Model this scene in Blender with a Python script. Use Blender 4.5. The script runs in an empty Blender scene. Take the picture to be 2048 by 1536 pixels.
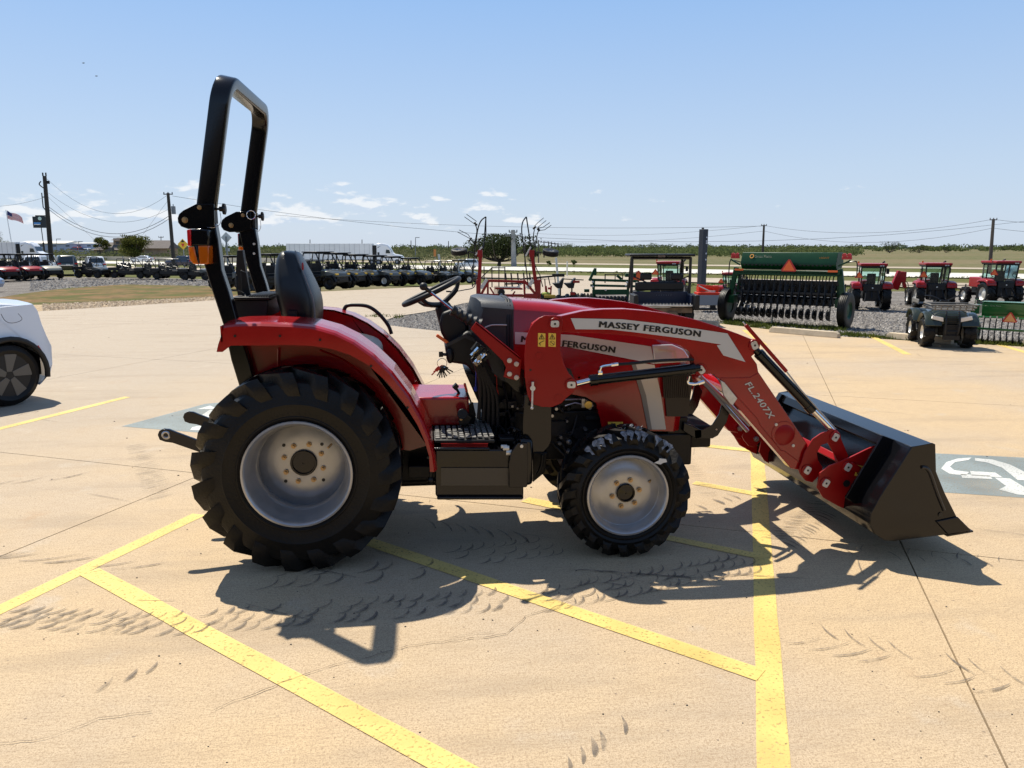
import bpy, bmesh, math, random
import numpy as np
from mathutils import Vector, Matrix
R = math.radians
random.seed(7)
scene = bpy.context.scene
COL = scene.collection
# ---------------------------------------------------------------- camera
F = 1535.0; CAMH = 1.7; PITCH = math.atan(273 / F); YAW = R(6.47)
cam = bpy.data.cameras.new('camera'); camo = bpy.data.objects.new('camera', cam); COL.objects.link(camo)
cam.sensor_width = 36; cam.lens = 36 * F / 2048; cam.clip_end = 6000; cam.clip_start = 0.05
camo.location = (0, 0, CAMH); camo.rotation_euler = (R(90) - PITCH, 0, -YAW)
scene.camera = camo
# ---------------------------------------------------------------- world
SUNV = Vector((-0.31, 0.505, 1.0)).normalized()
SUN_EL = math.asin(SUNV.z); SUN_ROT = math.atan2(SUNV.x, SUNV.y)
w = bpy.data.worlds.new('World'); scene.world = w; w.use_nodes = True
nt = w.node_tree; nt.nodes.clear()
def N(t, ty, **k):
    n = t.nodes.new(ty)
    for a, b in k.items(): setattr(n, a, b)
    return n
def mth(t, op, a, b=None, c=None, clamp=False):
    n = t.nodes.new('ShaderNodeMath'); n.operation = op; n.use_clamp = clamp
    for i, x in enumerate((a, b, c)):
        if x is None: continue
        if isinstance(x, (int, float)): n.inputs[i].default_value = x
        else: t.links.new(x, n.inputs[i])
    return n.outputs[0]
def smooth(t, x, a, b):
    n = t.nodes.new('ShaderNodeMapRange'); n.interpolation_type = 'SMOOTHSTEP'
    t.links.new(x, n.inputs[0]); n.inputs[1].default_value = a; n.inputs[2].default_value = b
    return n.outputs[0]
sky = N(nt, 'ShaderNodeTexSky', sky_type='NISHITA', sun_disc=False, sun_elevation=SUN_EL, sun_rotation=SUN_ROT,
        altitude=0, air_density=1.0, dust_density=0.6, ozone_density=1.6)
tc = N(nt, 'ShaderNodeTexCoord'); sx = N(nt, 'ShaderNodeSeparateXYZ'); nt.links.new(tc.outputs['Generated'], sx.inputs[0])
az = mth(nt, 'ARCTAN2', sx.outputs[0], sx.outputs[1]); el = mth(nt, 'ARCSINE', sx.outputs[2])
cm = N(nt, 'ShaderNodeCombineXYZ'); nt.links.new(mth(nt, 'MULTIPLY', az, 9.0), cm.inputs[0])
nt.links.new(mth(nt, 'MULTIPLY', el, 26.0), cm.inputs[1])
n1 = N(nt, 'ShaderNodeTexNoise', noise_dimensions='3D'); n1.inputs['Scale'].default_value = 1.8; n1.inputs['Detail'].default_value = 9
n1.inputs['Roughness'].default_value = 0.55; nt.links.new(cm.outputs[0], n1.inputs['Vector'])
band = mth(nt, 'MULTIPLY', smooth(nt, el, 0.0, 0.035), mth(nt, 'SUBTRACT', 1.0, smooth(nt, el, 0.045, 0.11)))
side = mth(nt, 'SUBTRACT', 1.0, mth(nt, 'MULTIPLY', smooth(nt, az, -0.1, 0.55), 0.8))
thr = mth(nt, 'SUBTRACT', 0.73, mth(nt, 'MULTIPLY', mth(nt, 'MULTIPLY', band, side), 0.27))
msk = smooth(nt, mth(nt, 'SUBTRACT', n1.outputs['Fac'], thr), 0.0, 0.10)
msk = mth(nt, 'MULTIPLY', msk, mth(nt, 'MULTIPLY', smooth(nt, el, 0.0, 0.02), 0.70))
# shading of the clouds: brighter above, greyer at the base
cm2 = N(nt, 'ShaderNodeCombineXYZ'); nt.links.new(mth(nt, 'MULTIPLY', az, 9.0), cm2.inputs[0])
nt.links.new(mth(nt, 'MULTIPLY', mth(nt, 'ADD', el, 0.006), 26.0), cm2.inputs[1])
n2 = N(nt, 'ShaderNodeTexNoise'); n2.inputs['Scale'].default_value = 1.8; n2.inputs['Detail'].default_value = 9; n2.inputs['Roughness'].default_value = 0.55
nt.links.new(cm2.outputs[0], n2.inputs['Vector'])
lit = smooth(nt, mth(nt, 'SUBTRACT', n1.outputs['Fac'], n2.outputs['Fac']), -0.05, 0.05)
cc = N(nt, 'ShaderNodeMix', data_type='RGBA'); nt.links.new(lit, cc.inputs[0])
cc.inputs[6].default_value = (5.2, 6.1, 7.3, 1); cc.inputs[7].default_value = (8.2, 8.3, 8.4, 1)
# sky colours by elevation, pale at the horizon, muted overhead to neutralise shadow fill
hc = N(nt, 'ShaderNodeValToRGB'); nt.links.new(mth(nt, 'DIVIDE', el, 1.5708), hc.inputs[0])
e_ = hc.color_ramp.elements; e_[0].position = 0.0; e_[0].color = (.52, .61, .74, 1); e_[1].position = 1.0; e_[1].color = (.15, .22, .40, 1)
for p_, c_ in ((.06, (.46, .58, .75, 1)), (.19, (.27, .455, .765, 1)), (.5, (.19, .29, .50, 1))): q_ = e_.new(p_); q_.color = c_
hs = N(nt, 'ShaderNodeMix', data_type='RGBA', blend_type='MULTIPLY'); hs.inputs[0].default_value = 1.0; nt.links.new(hc.outputs[0], hs.inputs[6]); hs.inputs[7].default_value = (10, 10, 10, 1)
hz = N(nt, 'ShaderNodeMix', data_type='RGBA')
hz.inputs[0].default_value = 0.85
nt.links.new(sky.outputs[0], hz.inputs[6]); nt.links.new(hs.outputs[2], hz.inputs[7])
mx = N(nt, 'ShaderNodeMix', data_type='RGBA'); nt.links.new(msk, mx.inputs[0])
nt.links.new(hz.outputs[2], mx.inputs[6]); nt.links.new(cc.outputs[2], mx.inputs[7])
bg = N(nt, 'ShaderNodeBackground'); bg.inputs[1].default_value = 0.078
wo = N(nt, 'ShaderNodeOutputWorld'); nt.links.new(mx.outputs[2], bg.inputs[0]); nt.links.new(bg.outputs[0], wo.inputs[0])
sun = bpy.data.lights.new('sun', 'SUN'); sun.energy = 4.8; sun.angle = R(0.53); sun.color = (1.0, 0.93, 0.80)
suno = bpy.data.objects.new('sun', sun); COL.objects.link(suno)
suno.rotation_euler = (-SUNV).to_track_quat('-Z', 'Y').to_euler(); suno.location = (-10, 20, 40)
vs = scene.view_settings
vs.view_transform = 'Standard'; vs.look = 'None'; vs.gamma = 1; vs.use_curve_mapping = False; vs.exposure = 0.60
scene.render.engine = 'CYCLES'
scene.cycles.max_bounces = 8; scene.cycles.transparent_max_bounces = 16
# ---------------------------------------------------------------- pixels of the photograph to points
_c = camo.rotation_euler.to_matrix(); RT, UP, FW = _c.col[0], _c.col[1], -_c.col[2]
CP = Vector((0, 0, CAMH))
def ray(x, y): return FW + RT * ((x - 1024) / F) + UP * ((768 - y) / F)
def G(x, y, z=0.0):
    d = ray(x, y); t = (z - CAMH) / d.z; return Vector((d.x * t, d.y * t, z))
def A(x, y, Y):
    d = ray(x, y); t = Y / d.y; return Vector((d.x * t, Y, CAMH + d.z * t))
def depth(p): return (Vector(p) - CP).dot(FW)
# ---------------------------------------------------------------- materials
MATS = {}
def pbr(name, col, rough=0.5, metal=0.0, coat=0.0, var=0.0, vscale=8.0, bump=0.0, bscale=60.0, spec=0.5, tr=0.0, emit=None, alpha=None, col2=None, cscale=None, stretch=None):
    if name in MATS: return MATS[name]
    m = bpy.data.materials.new(name); m.use_nodes = True; t = m.node_tree; b = t.nodes['Principled BSDF']
    b.inputs['Base Color'].default_value = (*col, 1); b.inputs['Roughness'].default_value = rough
    b.inputs['Metallic'].default_value = metal; b.inputs['Coat Weight'].default_value = coat; b.inputs['Coat Roughness'].default_value = 0.06
    b.inputs['Specular IOR Level'].default_value = spec
    if tr: b.inputs['Transmission Weight'].default_value = tr
    if emit: b.inputs['Emission Color'].default_value = (*emit[0], 1); b.inputs['Emission Strength'].default_value = emit[1]
    g = N(t, 'ShaderNodeNewGeometry'); vec = g.outputs['Position']
    if stretch:
        mp = N(t, 'ShaderNodeMapping'); mp.inputs['Scale'].default_value = stretch; t.links.new(vec, mp.inputs[0]); vec = mp.outputs[0]
    if var or col2:
        n = N(t, 'ShaderNodeTexNoise'); n.inputs['Scale'].default_value = cscale or vscale; n.inputs['Detail'].default_value = 6; t.links.new(vec, n.inputs['Vector'])
        mxx = N(t, 'ShaderNodeMix', data_type='RGBA'); t.links.new(smooth(t, n.outputs['Fac'], 0.32, 0.68), mxx.inputs[0])
        c2 = col2 or tuple(min(1, c * (1 + var)) for c in col); c1 = col if col2 else tuple(c * (1 - var) for c in col)
        mxx.inputs[6].default_value = (*c1, 1); mxx.inputs[7].default_value = (*c2, 1); t.links.new(mxx.outputs[2], b.inputs['Base Color'])
        rr = N(t, 'ShaderNodeMapRange'); t.links.new(n.outputs['Fac'], rr.inputs[0]); rr.inputs[3].default_value = max(0.02, rough - 0.06); rr.inputs[4].default_value = min(1, rough + 0.08)
        t.links.new(rr.outputs[0], b.inputs['Roughness'])
    if bump:
        n = N(t, 'ShaderNodeTexNoise'); n.inputs['Scale'].default_value = bscale; n.inputs['Detail'].default_value = 5; t.links.new(vec, n.inputs['Vector'])
        bp = N(t, 'ShaderNodeBump'); bp.inputs['Strength'].default_value = bump; bp.inputs['Distance'].default_value = 0.01
        t.links.new(n.outputs['Fac'], bp.inputs['Height']); t.links.new(bp.outputs[0], b.inputs['Normal'])
    MATS[name] = m; return m
def leafmat(name, c1, c2, scale=0.6):
    m = bpy.data.materials.new(name); m.use_nodes = True; t = m.node_tree; t.nodes.clear()
    o = N(t, 'ShaderNodeOutputMaterial'); d = N(t, 'ShaderNodeBsdfDiffuse'); tl = N(t, 'ShaderNodeBsdfTranslucent'); ms = N(t, 'ShaderNodeMixShader'); ms.inputs[0].default_value = 0.35
    g = N(t, 'ShaderNodeNewGeometry'); n = N(t, 'ShaderNodeTexNoise'); n.inputs['Scale'].default_value = scale; n.inputs['Detail'].default_value = 4
    t.links.new(g.outputs['Position'], n.inputs['Vector'])
    f = mth(t, 'ADD', mth(t, 'MULTIPLY', smooth(t, n.outputs['Fac'], 0.3, 0.7), 0.6), mth(t, 'MULTIPLY', g.outputs['Random Per Island'], 0.4))
    mx = N(t, 'ShaderNodeMix', data_type='RGBA'); t.links.new(f, mx.inputs[0]); mx.inputs[6].default_value = (*c1, 1); mx.inputs[7].default_value = (*c2, 1)
    for s in (d, tl): t.links.new(mx.outputs[2], s.inputs[0])
    t.links.new(d.outputs[0], ms.inputs[1]); t.links.new(tl.outputs[0], ms.inputs[2]); t.links.new(ms.outputs[0], o.inputs[0])
    MATS[name] = m; return m
RED = pbr('red_paint', (0.30, 0.003, 0.005), 0.22, coat=0.5, spec=0.35, var=0.10, vscale=5, bump=0.02, bscale=300)
REDM = pbr('red_plate_paint', (0.27, 0.0035, 0.004), 0.36, coat=0.08, spec=0.3, var=0.05, vscale=4, bump=0.03, bscale=400)
BLK = pbr('gloss_black_paint', (0.004, 0.004, 0.005), 0.13, spec=0.38, bump=0.03, bscale=180)
BLKM = pbr('matt_black_plastic', (0.007, 0.007, 0.008), 0.5, spec=0.35, bump=0.06, bscale=500)
COWL = pbr('cowl_plastic', (0.014, 0.018, 0.026), 0.45, bump=0.12, bscale=900)
RUB = pbr('tyre_rubber', (0.006, 0.0052, 0.0045), 0.45, spec=0.26, var=0.35, vscale=5, bump=0.25, bscale=70)
RUBD = pbr('dusty_rubber', (0.045, 0.040, 0.035), 0.85, var=0.5, vscale=6)
GRY = pbr('grey_wheel_paint', (0.40, 0.405, 0.42), 0.32, metal=0.65, var=0.06, vscale=14, bump=0.05, bscale=200)
CHR = pbr('chrome', (0.75, 0.76, 0.78), 0.10, metal=1.0)
ZNC = pbr('zinc_plate', (0.62, 0.60, 0.55), 0.35, metal=0.35, var=0.1, vscale=40)
BRS = pbr('gold_zinc_bolt', (0.45, 0.30, 0.15), 0.40, metal=0.7)
STL = pbr('steel', (0.42, 0.42, 0.44), 0.30, metal=0.9)
SLV = pbr('silver_decal', (0.55, 0.54, 0.52), 0.45, metal=0.15)
VIN = pbr('black_vinyl', (0.007, 0.008, 0.010), 0.36, spec=0.4, bump=0.10, bscale=420)
PIP = pbr('grey_piping', (0.20, 0.20, 0.20), 0.6)
YEL = pbr('yellow_decal', (0.75, 0.48, 0.06), 0.5)
INK = pbr('black_print', (0.008, 0.008, 0.008), 0.5)
AMB = pbr('amber_lens', (1.0, 0.22, 0.01), 0.15, tr=0.6)
RLN = pbr('red_lens', (0.75, 0.01, 0.015), 0.15, tr=0.35)
ENG = pbr('engine_dark_metal', (0.008, 0.008, 0.010), 0.45, metal=0.2, var=0.3, vscale=20, bump=0.2, bscale=40)
CAST = pbr('black_casting', (0.006, 0.006, 0.007), 0.42, spec=0.35, var=0.2, vscale=10, bump=0.15, bscale=90)
LNS = pbr('headlight_lens', (0.62, 0.60, 0.58), 0.08, metal=0.2, coat=1.0)
GLD = pbr('brass', (0.7, 0.5, 0.15), 0.3, metal=0.9)
BLU = pbr('blue_plastic', (0.02, 0.05, 0.40), 0.4)
REDP = pbr('red_plastic', (0.55, 0.02, 0.01), 0.4)
ORG = pbr('orange_plastic', (0.75, 0.13, 0.02), 0.4)
# ---------------------------------------------------------------- geometry helpers
OFF = Vector((0, 0, 0))
class MB:
    def __init__(s): s.v = []; s.f = []
    def add(s, vs, fs):
        k = len(s.v); s.v += [tuple(v) for v in vs]; s.f += [tuple(i + k for i in f) for f in fs]; return s
    def box(s, c, d, rz=0, M=None):
        hx, hy, hz = d[0] / 2, d[1] / 2, d[2] / 2; Q = M or Matrix.Rotation(rz, 3, 'Z'); c = Vector(c)
        vs = [c + Q @ Vector((x, y, z)) for z in (-hz, hz) for y in (-hy, hy) for x in (-hx, hx)]
        return s.add(vs, [(0, 2, 3, 1), (4, 5, 7, 6), (0, 1, 5, 4), (2, 6, 7, 3), (0, 4, 6, 2), (1, 3, 7, 5)])
    def bar(s, p, q, a, b, up=(0, 1, 0)):
        p, q = Vector(p), Vector(q); d = (q - p); L = d.length; d.normalize(); u = Vector(up); u = (u - d * u.dot(d))
        if u.length < 1e-4: u = d.orthogonal()
        u.normalize(); v = d.cross(u)
        return s.box((p + q) / 2, (L, a, b), M=Matrix((d, u, v)).transposed())
    def loft(s, rings, caps=True, close=False):
        n = len(rings[0]); vs = [v for r in rings for v in r]; fs = []; m = len(rings)
        for i in range(m if close else m - 1):
            j = (i + 1) % m
            for k in range(n): fs.append((i * n + k, i * n + (k + 1) % n, j * n + (k + 1) % n, j * n + k))
        if caps and not close: fs.append(tuple(range(n))[::-1]); fs.append(tuple(range((m - 1) * n, m * n)))
        return s.add(vs, fs)
    def tube(s, pts, r, n=8, close=False, flat=None):
        pts = [Vector(p) for p in pts]; m = len(pts); rings = []; pu = None
        for i, p in enumerate(pts):
            a = pts[(i - 1) % m] if (i or close) else p; b = pts[(i + 1) % m] if (i < m - 1 or close) else p
            d = (b - a).normalized(); u = (pu - d * pu.dot(d)) if pu is not None else d.orthogonal()
            u.normalize(); pu = u; v = d.cross(u); rr = r[i] if isinstance(r, (list, tuple)) else r
            rings.append([p + (u * math.cos(2 * math.pi * k / n) + v * math.sin(2 * math.pi * k / n)) * rr for k in range(n)])
        return s.loft(rings, close=close)
    def cyl(s, p, q, r, r2=None, n=16): return s.tube([p, q], [r, r if r2 is None else r2], n)
    def prism(s, a, b):
        n = len(a); fs = [tuple(range(n)), tuple(range(2 * n - 1, n - 1, -1))] + [(i, (i + 1) % n, n + (i + 1) % n, n + i) for i in range(n)]
        return s.add(list(a) + list(b), fs)
    def lathe(s, prof, c, ax=(0, 1, 0), n=32, close=False):
        c = Vector(c); ax = Vector(ax).normalized(); u = ax.orthogonal().normalized(); v = ax.cross(u)
        if abs(ax.y) > 0.99: u = Vector((1, 0, 0)); v = Vector((0, 0, 1))
        if abs(ax.z) > 0.99: u = Vector((1, 0, 0)); v = Vector((0, 1, 0))
        rings = [[c + ax * t + (u * math.cos(2 * math.pi * k / n) + v * math.sin(2 * math.pi * k / n)) * r for k in range(n)] for r, t in prof]
        return s.loft(rings, caps=not close, close=close)
    def ball(s, c, r, n=12, m=7, sc=(1, 1, 1)):
        c = Vector(c); rings = []
        for i in range(1, m):
            t = math.pi * i / m
            rings.append([c + Vector((r * sc[0] * math.sin(t) * math.cos(2 * math.pi * k / n), r * sc[1] * math.sin(t) * math.sin(2 * math.pi * k / n), r * sc[2] * math.cos(t))) for k in range(n)])
        return s.loft(rings)
    def build(s, name, mat, parent=None, bevel=0, seg=2, ang=35, off=None, recalc=True, tri=False):
        o_ = OFF if off is None else Vector(off); me = bpy.data.meshes.new(name)
        me.from_pydata([(v[0] - o_.x, v[1] - o_.y, v[2] - o_.z) for v in s.v], [], s.f)
        if recalc:
            bm = bmesh.new(); bm.from_mesh(me); bmesh.ops.recalc_face_normals(bm, faces=bm.faces); bm.to_mesh(me); bm.free()
        me.shade_smooth(); me.set_sharp_from_angle(angle=R(ang))
        ob = bpy.data.objects.new(name, me); COL.objects.link(ob)
        if mat is not None: me.materials.append(mat)
        if parent is not None: ob.parent = parent
        if bevel:
            b = ob.modifiers.new('bevel', 'BEVEL'); b.width = bevel; b.segments = seg; b.limit_method = 'ANGLE'; b.angle_limit = R(28); b.harden_normals = False
        return ob
def tag(o, label=None, cat=None, group=None, kind=None):
    if label: o['label'] = label
    if cat: o['category'] = cat
    if group: o['group'] = group
    if kind: o['kind'] = kind
    return o
def thing(name, label, cat, loc=(0, 0, 0), rz=0, sc=1, group=None):
    o = bpy.data.objects.new(name, None); COL.objects.link(o); o.location = loc; o.rotation_euler = (0, 0, rz); o.scale = (sc,) * 3
    o.empty_display_size = 0.2; return tag(o, label, cat, group)
KIDS = {}
def copy_tree(o, parent=None):
    c = o.copy(); COL.objects.link(c)
    if parent is not None: c.parent = parent
    for ch in list(o.children): copy_tree(ch, c)
    return c
def textmesh(body, size, off=0.0, sx=1.0, sp=1.0, ex=0.002, shear=0.0, align='LEFT'):
    cu = bpy.data.curves.new('t', 'FONT'); cu.body = body; cu.size = size; cu.offset = off; cu.space_character = sp; cu.extrude = ex; cu.resolution_u = 3; cu.shear = shear; cu.align_x = align
    ob = bpy.data.objects.new('t', cu); COL.objects.link(ob); dg = bpy.context.evaluated_depsgraph_get()
    me = bpy.data.meshes.new_from_object(ob.evaluated_get(dg)); vs = [(v.co.x * sx, v.co.y, v.co.z) for v in me.vertices]; fs = [tuple(p.vertices) for p in me.polygons]
    bpy.data.objects.remove(ob); bpy.data.curves.remove(cu); bpy.data.meshes.remove(me); return vs, fs
def rrect(w, h, r, n=4):
    out = []
    for cx, cy, a0 in ((w / 2 - r, h / 2 - r, 0), (-w / 2 + r, h / 2 - r, 90), (-w / 2 + r, -h / 2 + r, 180), (w / 2 - r, -h / 2 + r, 270)):
        for i in range(n + 1):
            a = R(a0 + 90 * i / n); out.append((cx + r * math.cos(a), cy + r * math.sin(a)))
    return out
def cr(pts, k=6, close=False):   # Catmull-Rom through points
    P = [Vector(p) for p in pts]; n = len(P); out = []
    for i in range(n if close else n - 1):
        p0 = P[(i - 1) % n] if (i or close) else P[0]; p1 = P[i]; p2 = P[(i + 1) % n]; p3 = P[(i + 2) % n] if (i < n - 2 or close) else P[-1]
        for j in range(k):
            t = j / k; out.append(0.5 * ((2 * p1) + (p2 - p0) * t + (2 * p0 - 5 * p1 + 4 * p2 - p3) * t * t + (3 * p1 - p0 - 3 * p2 + p3) * t ** 3))
    if not close: out.append(P[-1])
    return out
# ================================================================ ground
def sheet(name, pts, z, mat, parent=None, kind='structure', off=None):
    vs = [(p[0], p[1], z) for p in pts]; me = bpy.data.meshes.new(name)
    bm = bmesh.new(); bm.faces.new([bm.verts.new(v) for v in vs]); bmesh.ops.triangulate(bm, faces=bm.faces); bmesh.ops.recalc_face_normals(bm, faces=bm.faces)
    for f in bm.faces:
        if f.normal.z < 0: f.normal_flip()
    bm.to_mesh(me); bm.free(); me.materials.append(mat); o = bpy.data.objects.new(name, me); COL.objects.link(o)
    if parent is not None: o.parent = parent
    if kind: o['kind'] = kind
    return o
def concrete():
    m = bpy.data.materials.new('concrete'); m.use_nodes = True; t = m.node_tree; b = t.nodes['Principled BSDF']
    g = N(t, 'ShaderNodeNewGeometry'); P = g.outputs['Position']
    def noise(sc, det=6, rough=0.55, vec=P):
        n = N(t, 'ShaderNodeTexNoise'); n.inputs['Scale'].default_value = sc; n.inputs['Detail'].default_value = det; n.inputs['Roughness'].default_value = rough
        t.links.new(vec, n.inputs['Vector']); return n.outputs['Fac']
    def mixc(f, a, c):
        x = N(t, 'ShaderNodeMix', data_type='RGBA'); t.links.new(f, x.inputs[0])
        for i, q in ((6, a), (7, c)):
            if isinstance(q, tuple): x.inputs[i].default_value = (*q, 1)
            else: t.links.new(q, x.inputs[i])
        return x.outputs[2]
    base = mixc(smooth(t, noise(0.45, 5), 0.35, 0.68), (0.53, 0.395, 0.235), (0.46, 0.37, 0.265))
    # paler, greyer slabs towards the back left of the lot
    sxyz = N(t, 'ShaderNodeSeparateXYZ'); t.links.new(P, sxyz.inputs[0])
    dd = mth(t, 'ADD', mth(t, 'MULTIPLY', sxyz.outputs[0], -0.55), mth(t, 'MULTIPLY', sxyz.outputs[1], 0.55))
    dd = mth(t, 'ADD', dd, mth(t, 'MULTIPLY', noise(0.3, 4), 4.0))
    base = mixc(smooth(t, dd, 5.5, 10.5), base, (0.385, 0.335, 0.268))
    # grey scuffs drawn out along the driving direction
    mp = N(t, 'ShaderNodeMapping'); mp.inputs['Rotation'].default_value = (0, 0, R(24)); mp.inputs['Scale'].default_value = (0.55, 3.2, 1); t.links.new(P, mp.inputs[0])
    base = mixc(mth(t, 'MULTIPLY', smooth(t, noise(0.9, 9, 0.62, mp.outputs[0]), 0.49, 0.68), 0.30), base, (0.20, 0.165, 0.13))
    # rusty blotches, pale patches
    base = mixc(mth(t, 'MULTIPLY', smooth(t, noise(1.7, 7, 0.6), 0.62, 0.76), 0.4), base, (0.37, 0.21, 0.10))
    base = mixc(mth(t, 'MULTIPLY', smooth(t, noise(2.3, 6), 0.60, 0.72), 0.5), base, (0.48, 0.42, 0.34))
    # fine broom finish and pits
    mp2 = N(t, 'ShaderNodeMapping'); mp2.inputs['Rotation'].default_value = (0, 0, R(-66)); mp2.inputs['Scale'].default_value = (9, 210, 1); t.links.new(P, mp2.inputs[0])
    br = noise(1.0, 5, 0.65, mp2.outputs[0]); fine = noise(85, 3, 0.6); fin2 = noise(190, 2, 0.6)
    base = mixc(mth(t, 'MULTIPLY', smooth(t, br, 0.40, 0.72), 0.42), base, (0.24, 0.17, 0.11))
    base = mixc(mth(t, 'MULTIPLY', smooth(t, fine, 0.46, 0.70), 0.62), base, (0.26, 0.18, 0.105))
    base = mixc(mth(t, 'MULTIPLY', smooth(t, fin2, 0.46, 0.68), 0.72), base, (0.23, 0.16, 0.10))
    base = mixc(mth(t, 'MULTIPLY', smooth(t, noise(7, 6, 0.65), 0.50, 0.72), 0.30), base, (0.33, 0.24, 0.15))
    vo = N(t, 'ShaderNodeTexVoronoi'); vo.inputs['Scale'].default_value = 14; t.links.new(P, vo.inputs['Vector'])
    pits = mth(t, 'SUBTRACT', 1.0, smooth(t, vo.outputs['Distance'], 0.045, 0.10)); pits = mth(t, 'MULTIPLY', pits, smooth(t, noise(3, 3), 0.45, 0.6))
    base = mixc(mth(t, 'MULTIPLY', pits, 0.65), base, (0.12, 0.09, 0.07))
    t.links.new(base, b.inputs['Base Color']); b.inputs['Roughness'].default_value = 0.80; b.inputs['Specular IOR Level'].default_value = 0.3
    h = mth(t, 'ADD', mth(t, 'MULTIPLY', br, 0.5), mth(t, 'SUBTRACT', mth(t, 'ADD', fine, mth(t, 'MULTIPLY', fin2, .6)), mth(t, 'MULTIPLY', pits, 0.8)))
    bp = N(t, 'ShaderNodeBump'); bp.inputs['Strength'].default_value = 0.6; bp.inputs['Distance'].default_value = 0.003; t.links.new(h, bp.inputs['Height']); t.links.new(bp.outputs[0], b.inputs['Normal'])
    return m
CONC = concrete()
def paint(name, col, wear=0.5, fade=0.0):
    m = bpy.data.materials.new(name); m.use_nodes = True; t = m.node_tree; b = t.nodes['Principled BSDF']; g = N(t, 'ShaderNodeNewGeometry')
    b.inputs['Roughness'].default_value = 0.7
    def noise(sc, det=6):
        n = N(t, 'ShaderNodeTexNoise'); n.inputs['Scale'].default_value = sc; n.inputs['Detail'].default_value = det; t.links.new(g.outputs['Position'], n.inputs['Vector']); return n.outputs['Fac']
    x = N(t, 'ShaderNodeMix', data_type='RGBA'); t.links.new(smooth(t, noise(2.5), 0.35, 0.7), x.inputs[0]); x.inputs[6].default_value = (*col, 1); x.inputs[7].default_value = (*[c * 0.78 for c in col], 1)
    t.links.new(x.outputs[2], b.inputs['Base Color'])
    a = mth(t, 'SUBTRACT', 1.0, mth(t, 'MULTIPLY', smooth(t, noise(70, 5), 0.62 - 0.1 * wear, 0.70), 0.55))
    a = mth(t, 'MULTIPLY', a, mth(t, 'SUBTRACT', 1.0 - fade, mth(t, 'MULTIPLY', smooth(t, noise(1.4), 0.5, 0.8), 0.35)))
    t.links.new(a, b.inputs['Alpha'])
    bp = N(t, 'ShaderNodeBump'); bp.inputs['Strength'].default_value = 0.4; bp.inputs['Distance'].default_value = 0.004; t.links.new(noise(95, 5), bp.inputs['Height']); t.links.new(bp.outputs[0], b.inputs['Normal'])
    return m
YPAINT = paint('yellow_line_paint', (0.72, 0.52, 0.15), 0.8, 0.10)
BPAINT = paint('blue_bay_paint', (0.22, 0.27, 0.275), 0.9, 0.22)
WPAINT = paint('white_symbol_paint', (0.66, 0.66, 0.62), 0.9, 0.18)
def groundmat(name, c1, c2, c3, s1, s2, bump=0.5, dist=0.03):
    m = bpy.data.materials.new(name); m.use_nodes = True; t = m.node_tree; b = t.nodes['Principled BSDF']; g = N(t, 'ShaderNodeNewGeometry'); b.inputs['Roughness'].default_value = 0.95; b.inputs['Specular IOR Level'].default_value = 0.1
    def noise(sc, det=8):
        n = N(t, 'ShaderNodeTexNoise'); n.inputs['Scale'].default_value = sc; n.inputs['Detail'].default_value = det; n.inputs['Roughness'].default_value = 0.6; t.links.new(g.outputs['Position'], n.inputs['Vector']); return n.outputs['Fac']
    x = N(t, 'ShaderNodeMix', data_type='RGBA'); t.links.new(smooth(t, noise(s1), 0.38, 0.62), x.inputs[0]); x.inputs[6].default_value = (*c1, 1); x.inputs[7].default_value = (*c2, 1)
    y = N(t, 'ShaderNodeMix', data_type='RGBA'); t.links.new(smooth(t, noise(s2), 0.42, 0.70), y.inputs[0]); t.links.new(x.outputs[2], y.inputs[6]); y.inputs[7].default_value = (*c3, 1)
    t.links.new(y.outputs[2], b.inputs['Base Color'])
    bp = N(t, 'ShaderNodeBump'); bp.inputs['Strength'].default_value = bump; bp.inputs['Distance'].default_value = dist; t.links.new(noise(s2), bp.inputs['Height']); t.links.new(bp.outputs[0], b.inputs['Normal'])
    return m
FIELD = groundmat('dry_field', (0.135, 0.112, 0.058), (0.085, 0.092, 0.035), (0.17, 0.14, 0.08), 0.035, 0.9)
GRASS = groundmat('mown_grass', (0.085, 0.10, 0.024), (0.12, 0.105, 0.04), (0.055, 0.065, 0.018), 0.5, 9)
GRASSB = groundmat('dry_brown_grass', (0.075, 0.085, 0.022), (0.19, 0.115, 0.055), (0.09, 0.07, 0.03), 0.6, 3)
GRAV = groundmat('grey_gravel', (0.17, 0.155, 0.14), (0.24, 0.22, 0.20), (0.07, 0.065, 0.06), 0.8, 22, 1.0, 0.05)
GRAVT = groundmat('tan_gravel', (0.42, 0.31, 0.19), (0.48, 0.38, 0.26), (0.22, 0.16, 0.10), 0.9, 16, 1.0, 0.05)
HWY = groundmat('pale_highway_concrete', (0.50, 0.48, 0.43), (0.56, 0.54, 0.49), (0.42, 0.40, 0.36), 0.1, 2, 0.1)
FRT = groundmat('frontage_road_asphalt', (0.33, 0.28, 0.22), (0.40, 0.34, 0.27), (0.28, 0.24, 0.19), 0.1, 2, 0.1)
JNT = pbr('joint_dirt', (0.09, 0.07, 0.05), 0.95, var=0.4, vscale=6)
Rf = 2600
sheet('ground', [(Rf * math.cos(a), 300 + Rf * math.sin(a)) for a in [2 * math.pi * i / 64 for i in range(64)]], -0.20, FIELD)
def road(name, ytop, ybot, z, mat, ext=500):
    a, b = G(250, 521), G(2048, 545); u = (b - a).normalized(); n = Vector((u.y, -u.x, 0)); n = -n if n.dot(Vector((0, -1, 0))) < 0 else n
    o0 = (G(1240, ytop) - a).dot(n); o1 = (G(1240, ybot) - a).dot(n)
    return sheet(name, [a + n * o0 - u * ext, b + n * o0 + u * ext, b + n * o1 + u * ext, a + n * o1 - u * ext], z, mat)
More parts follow.
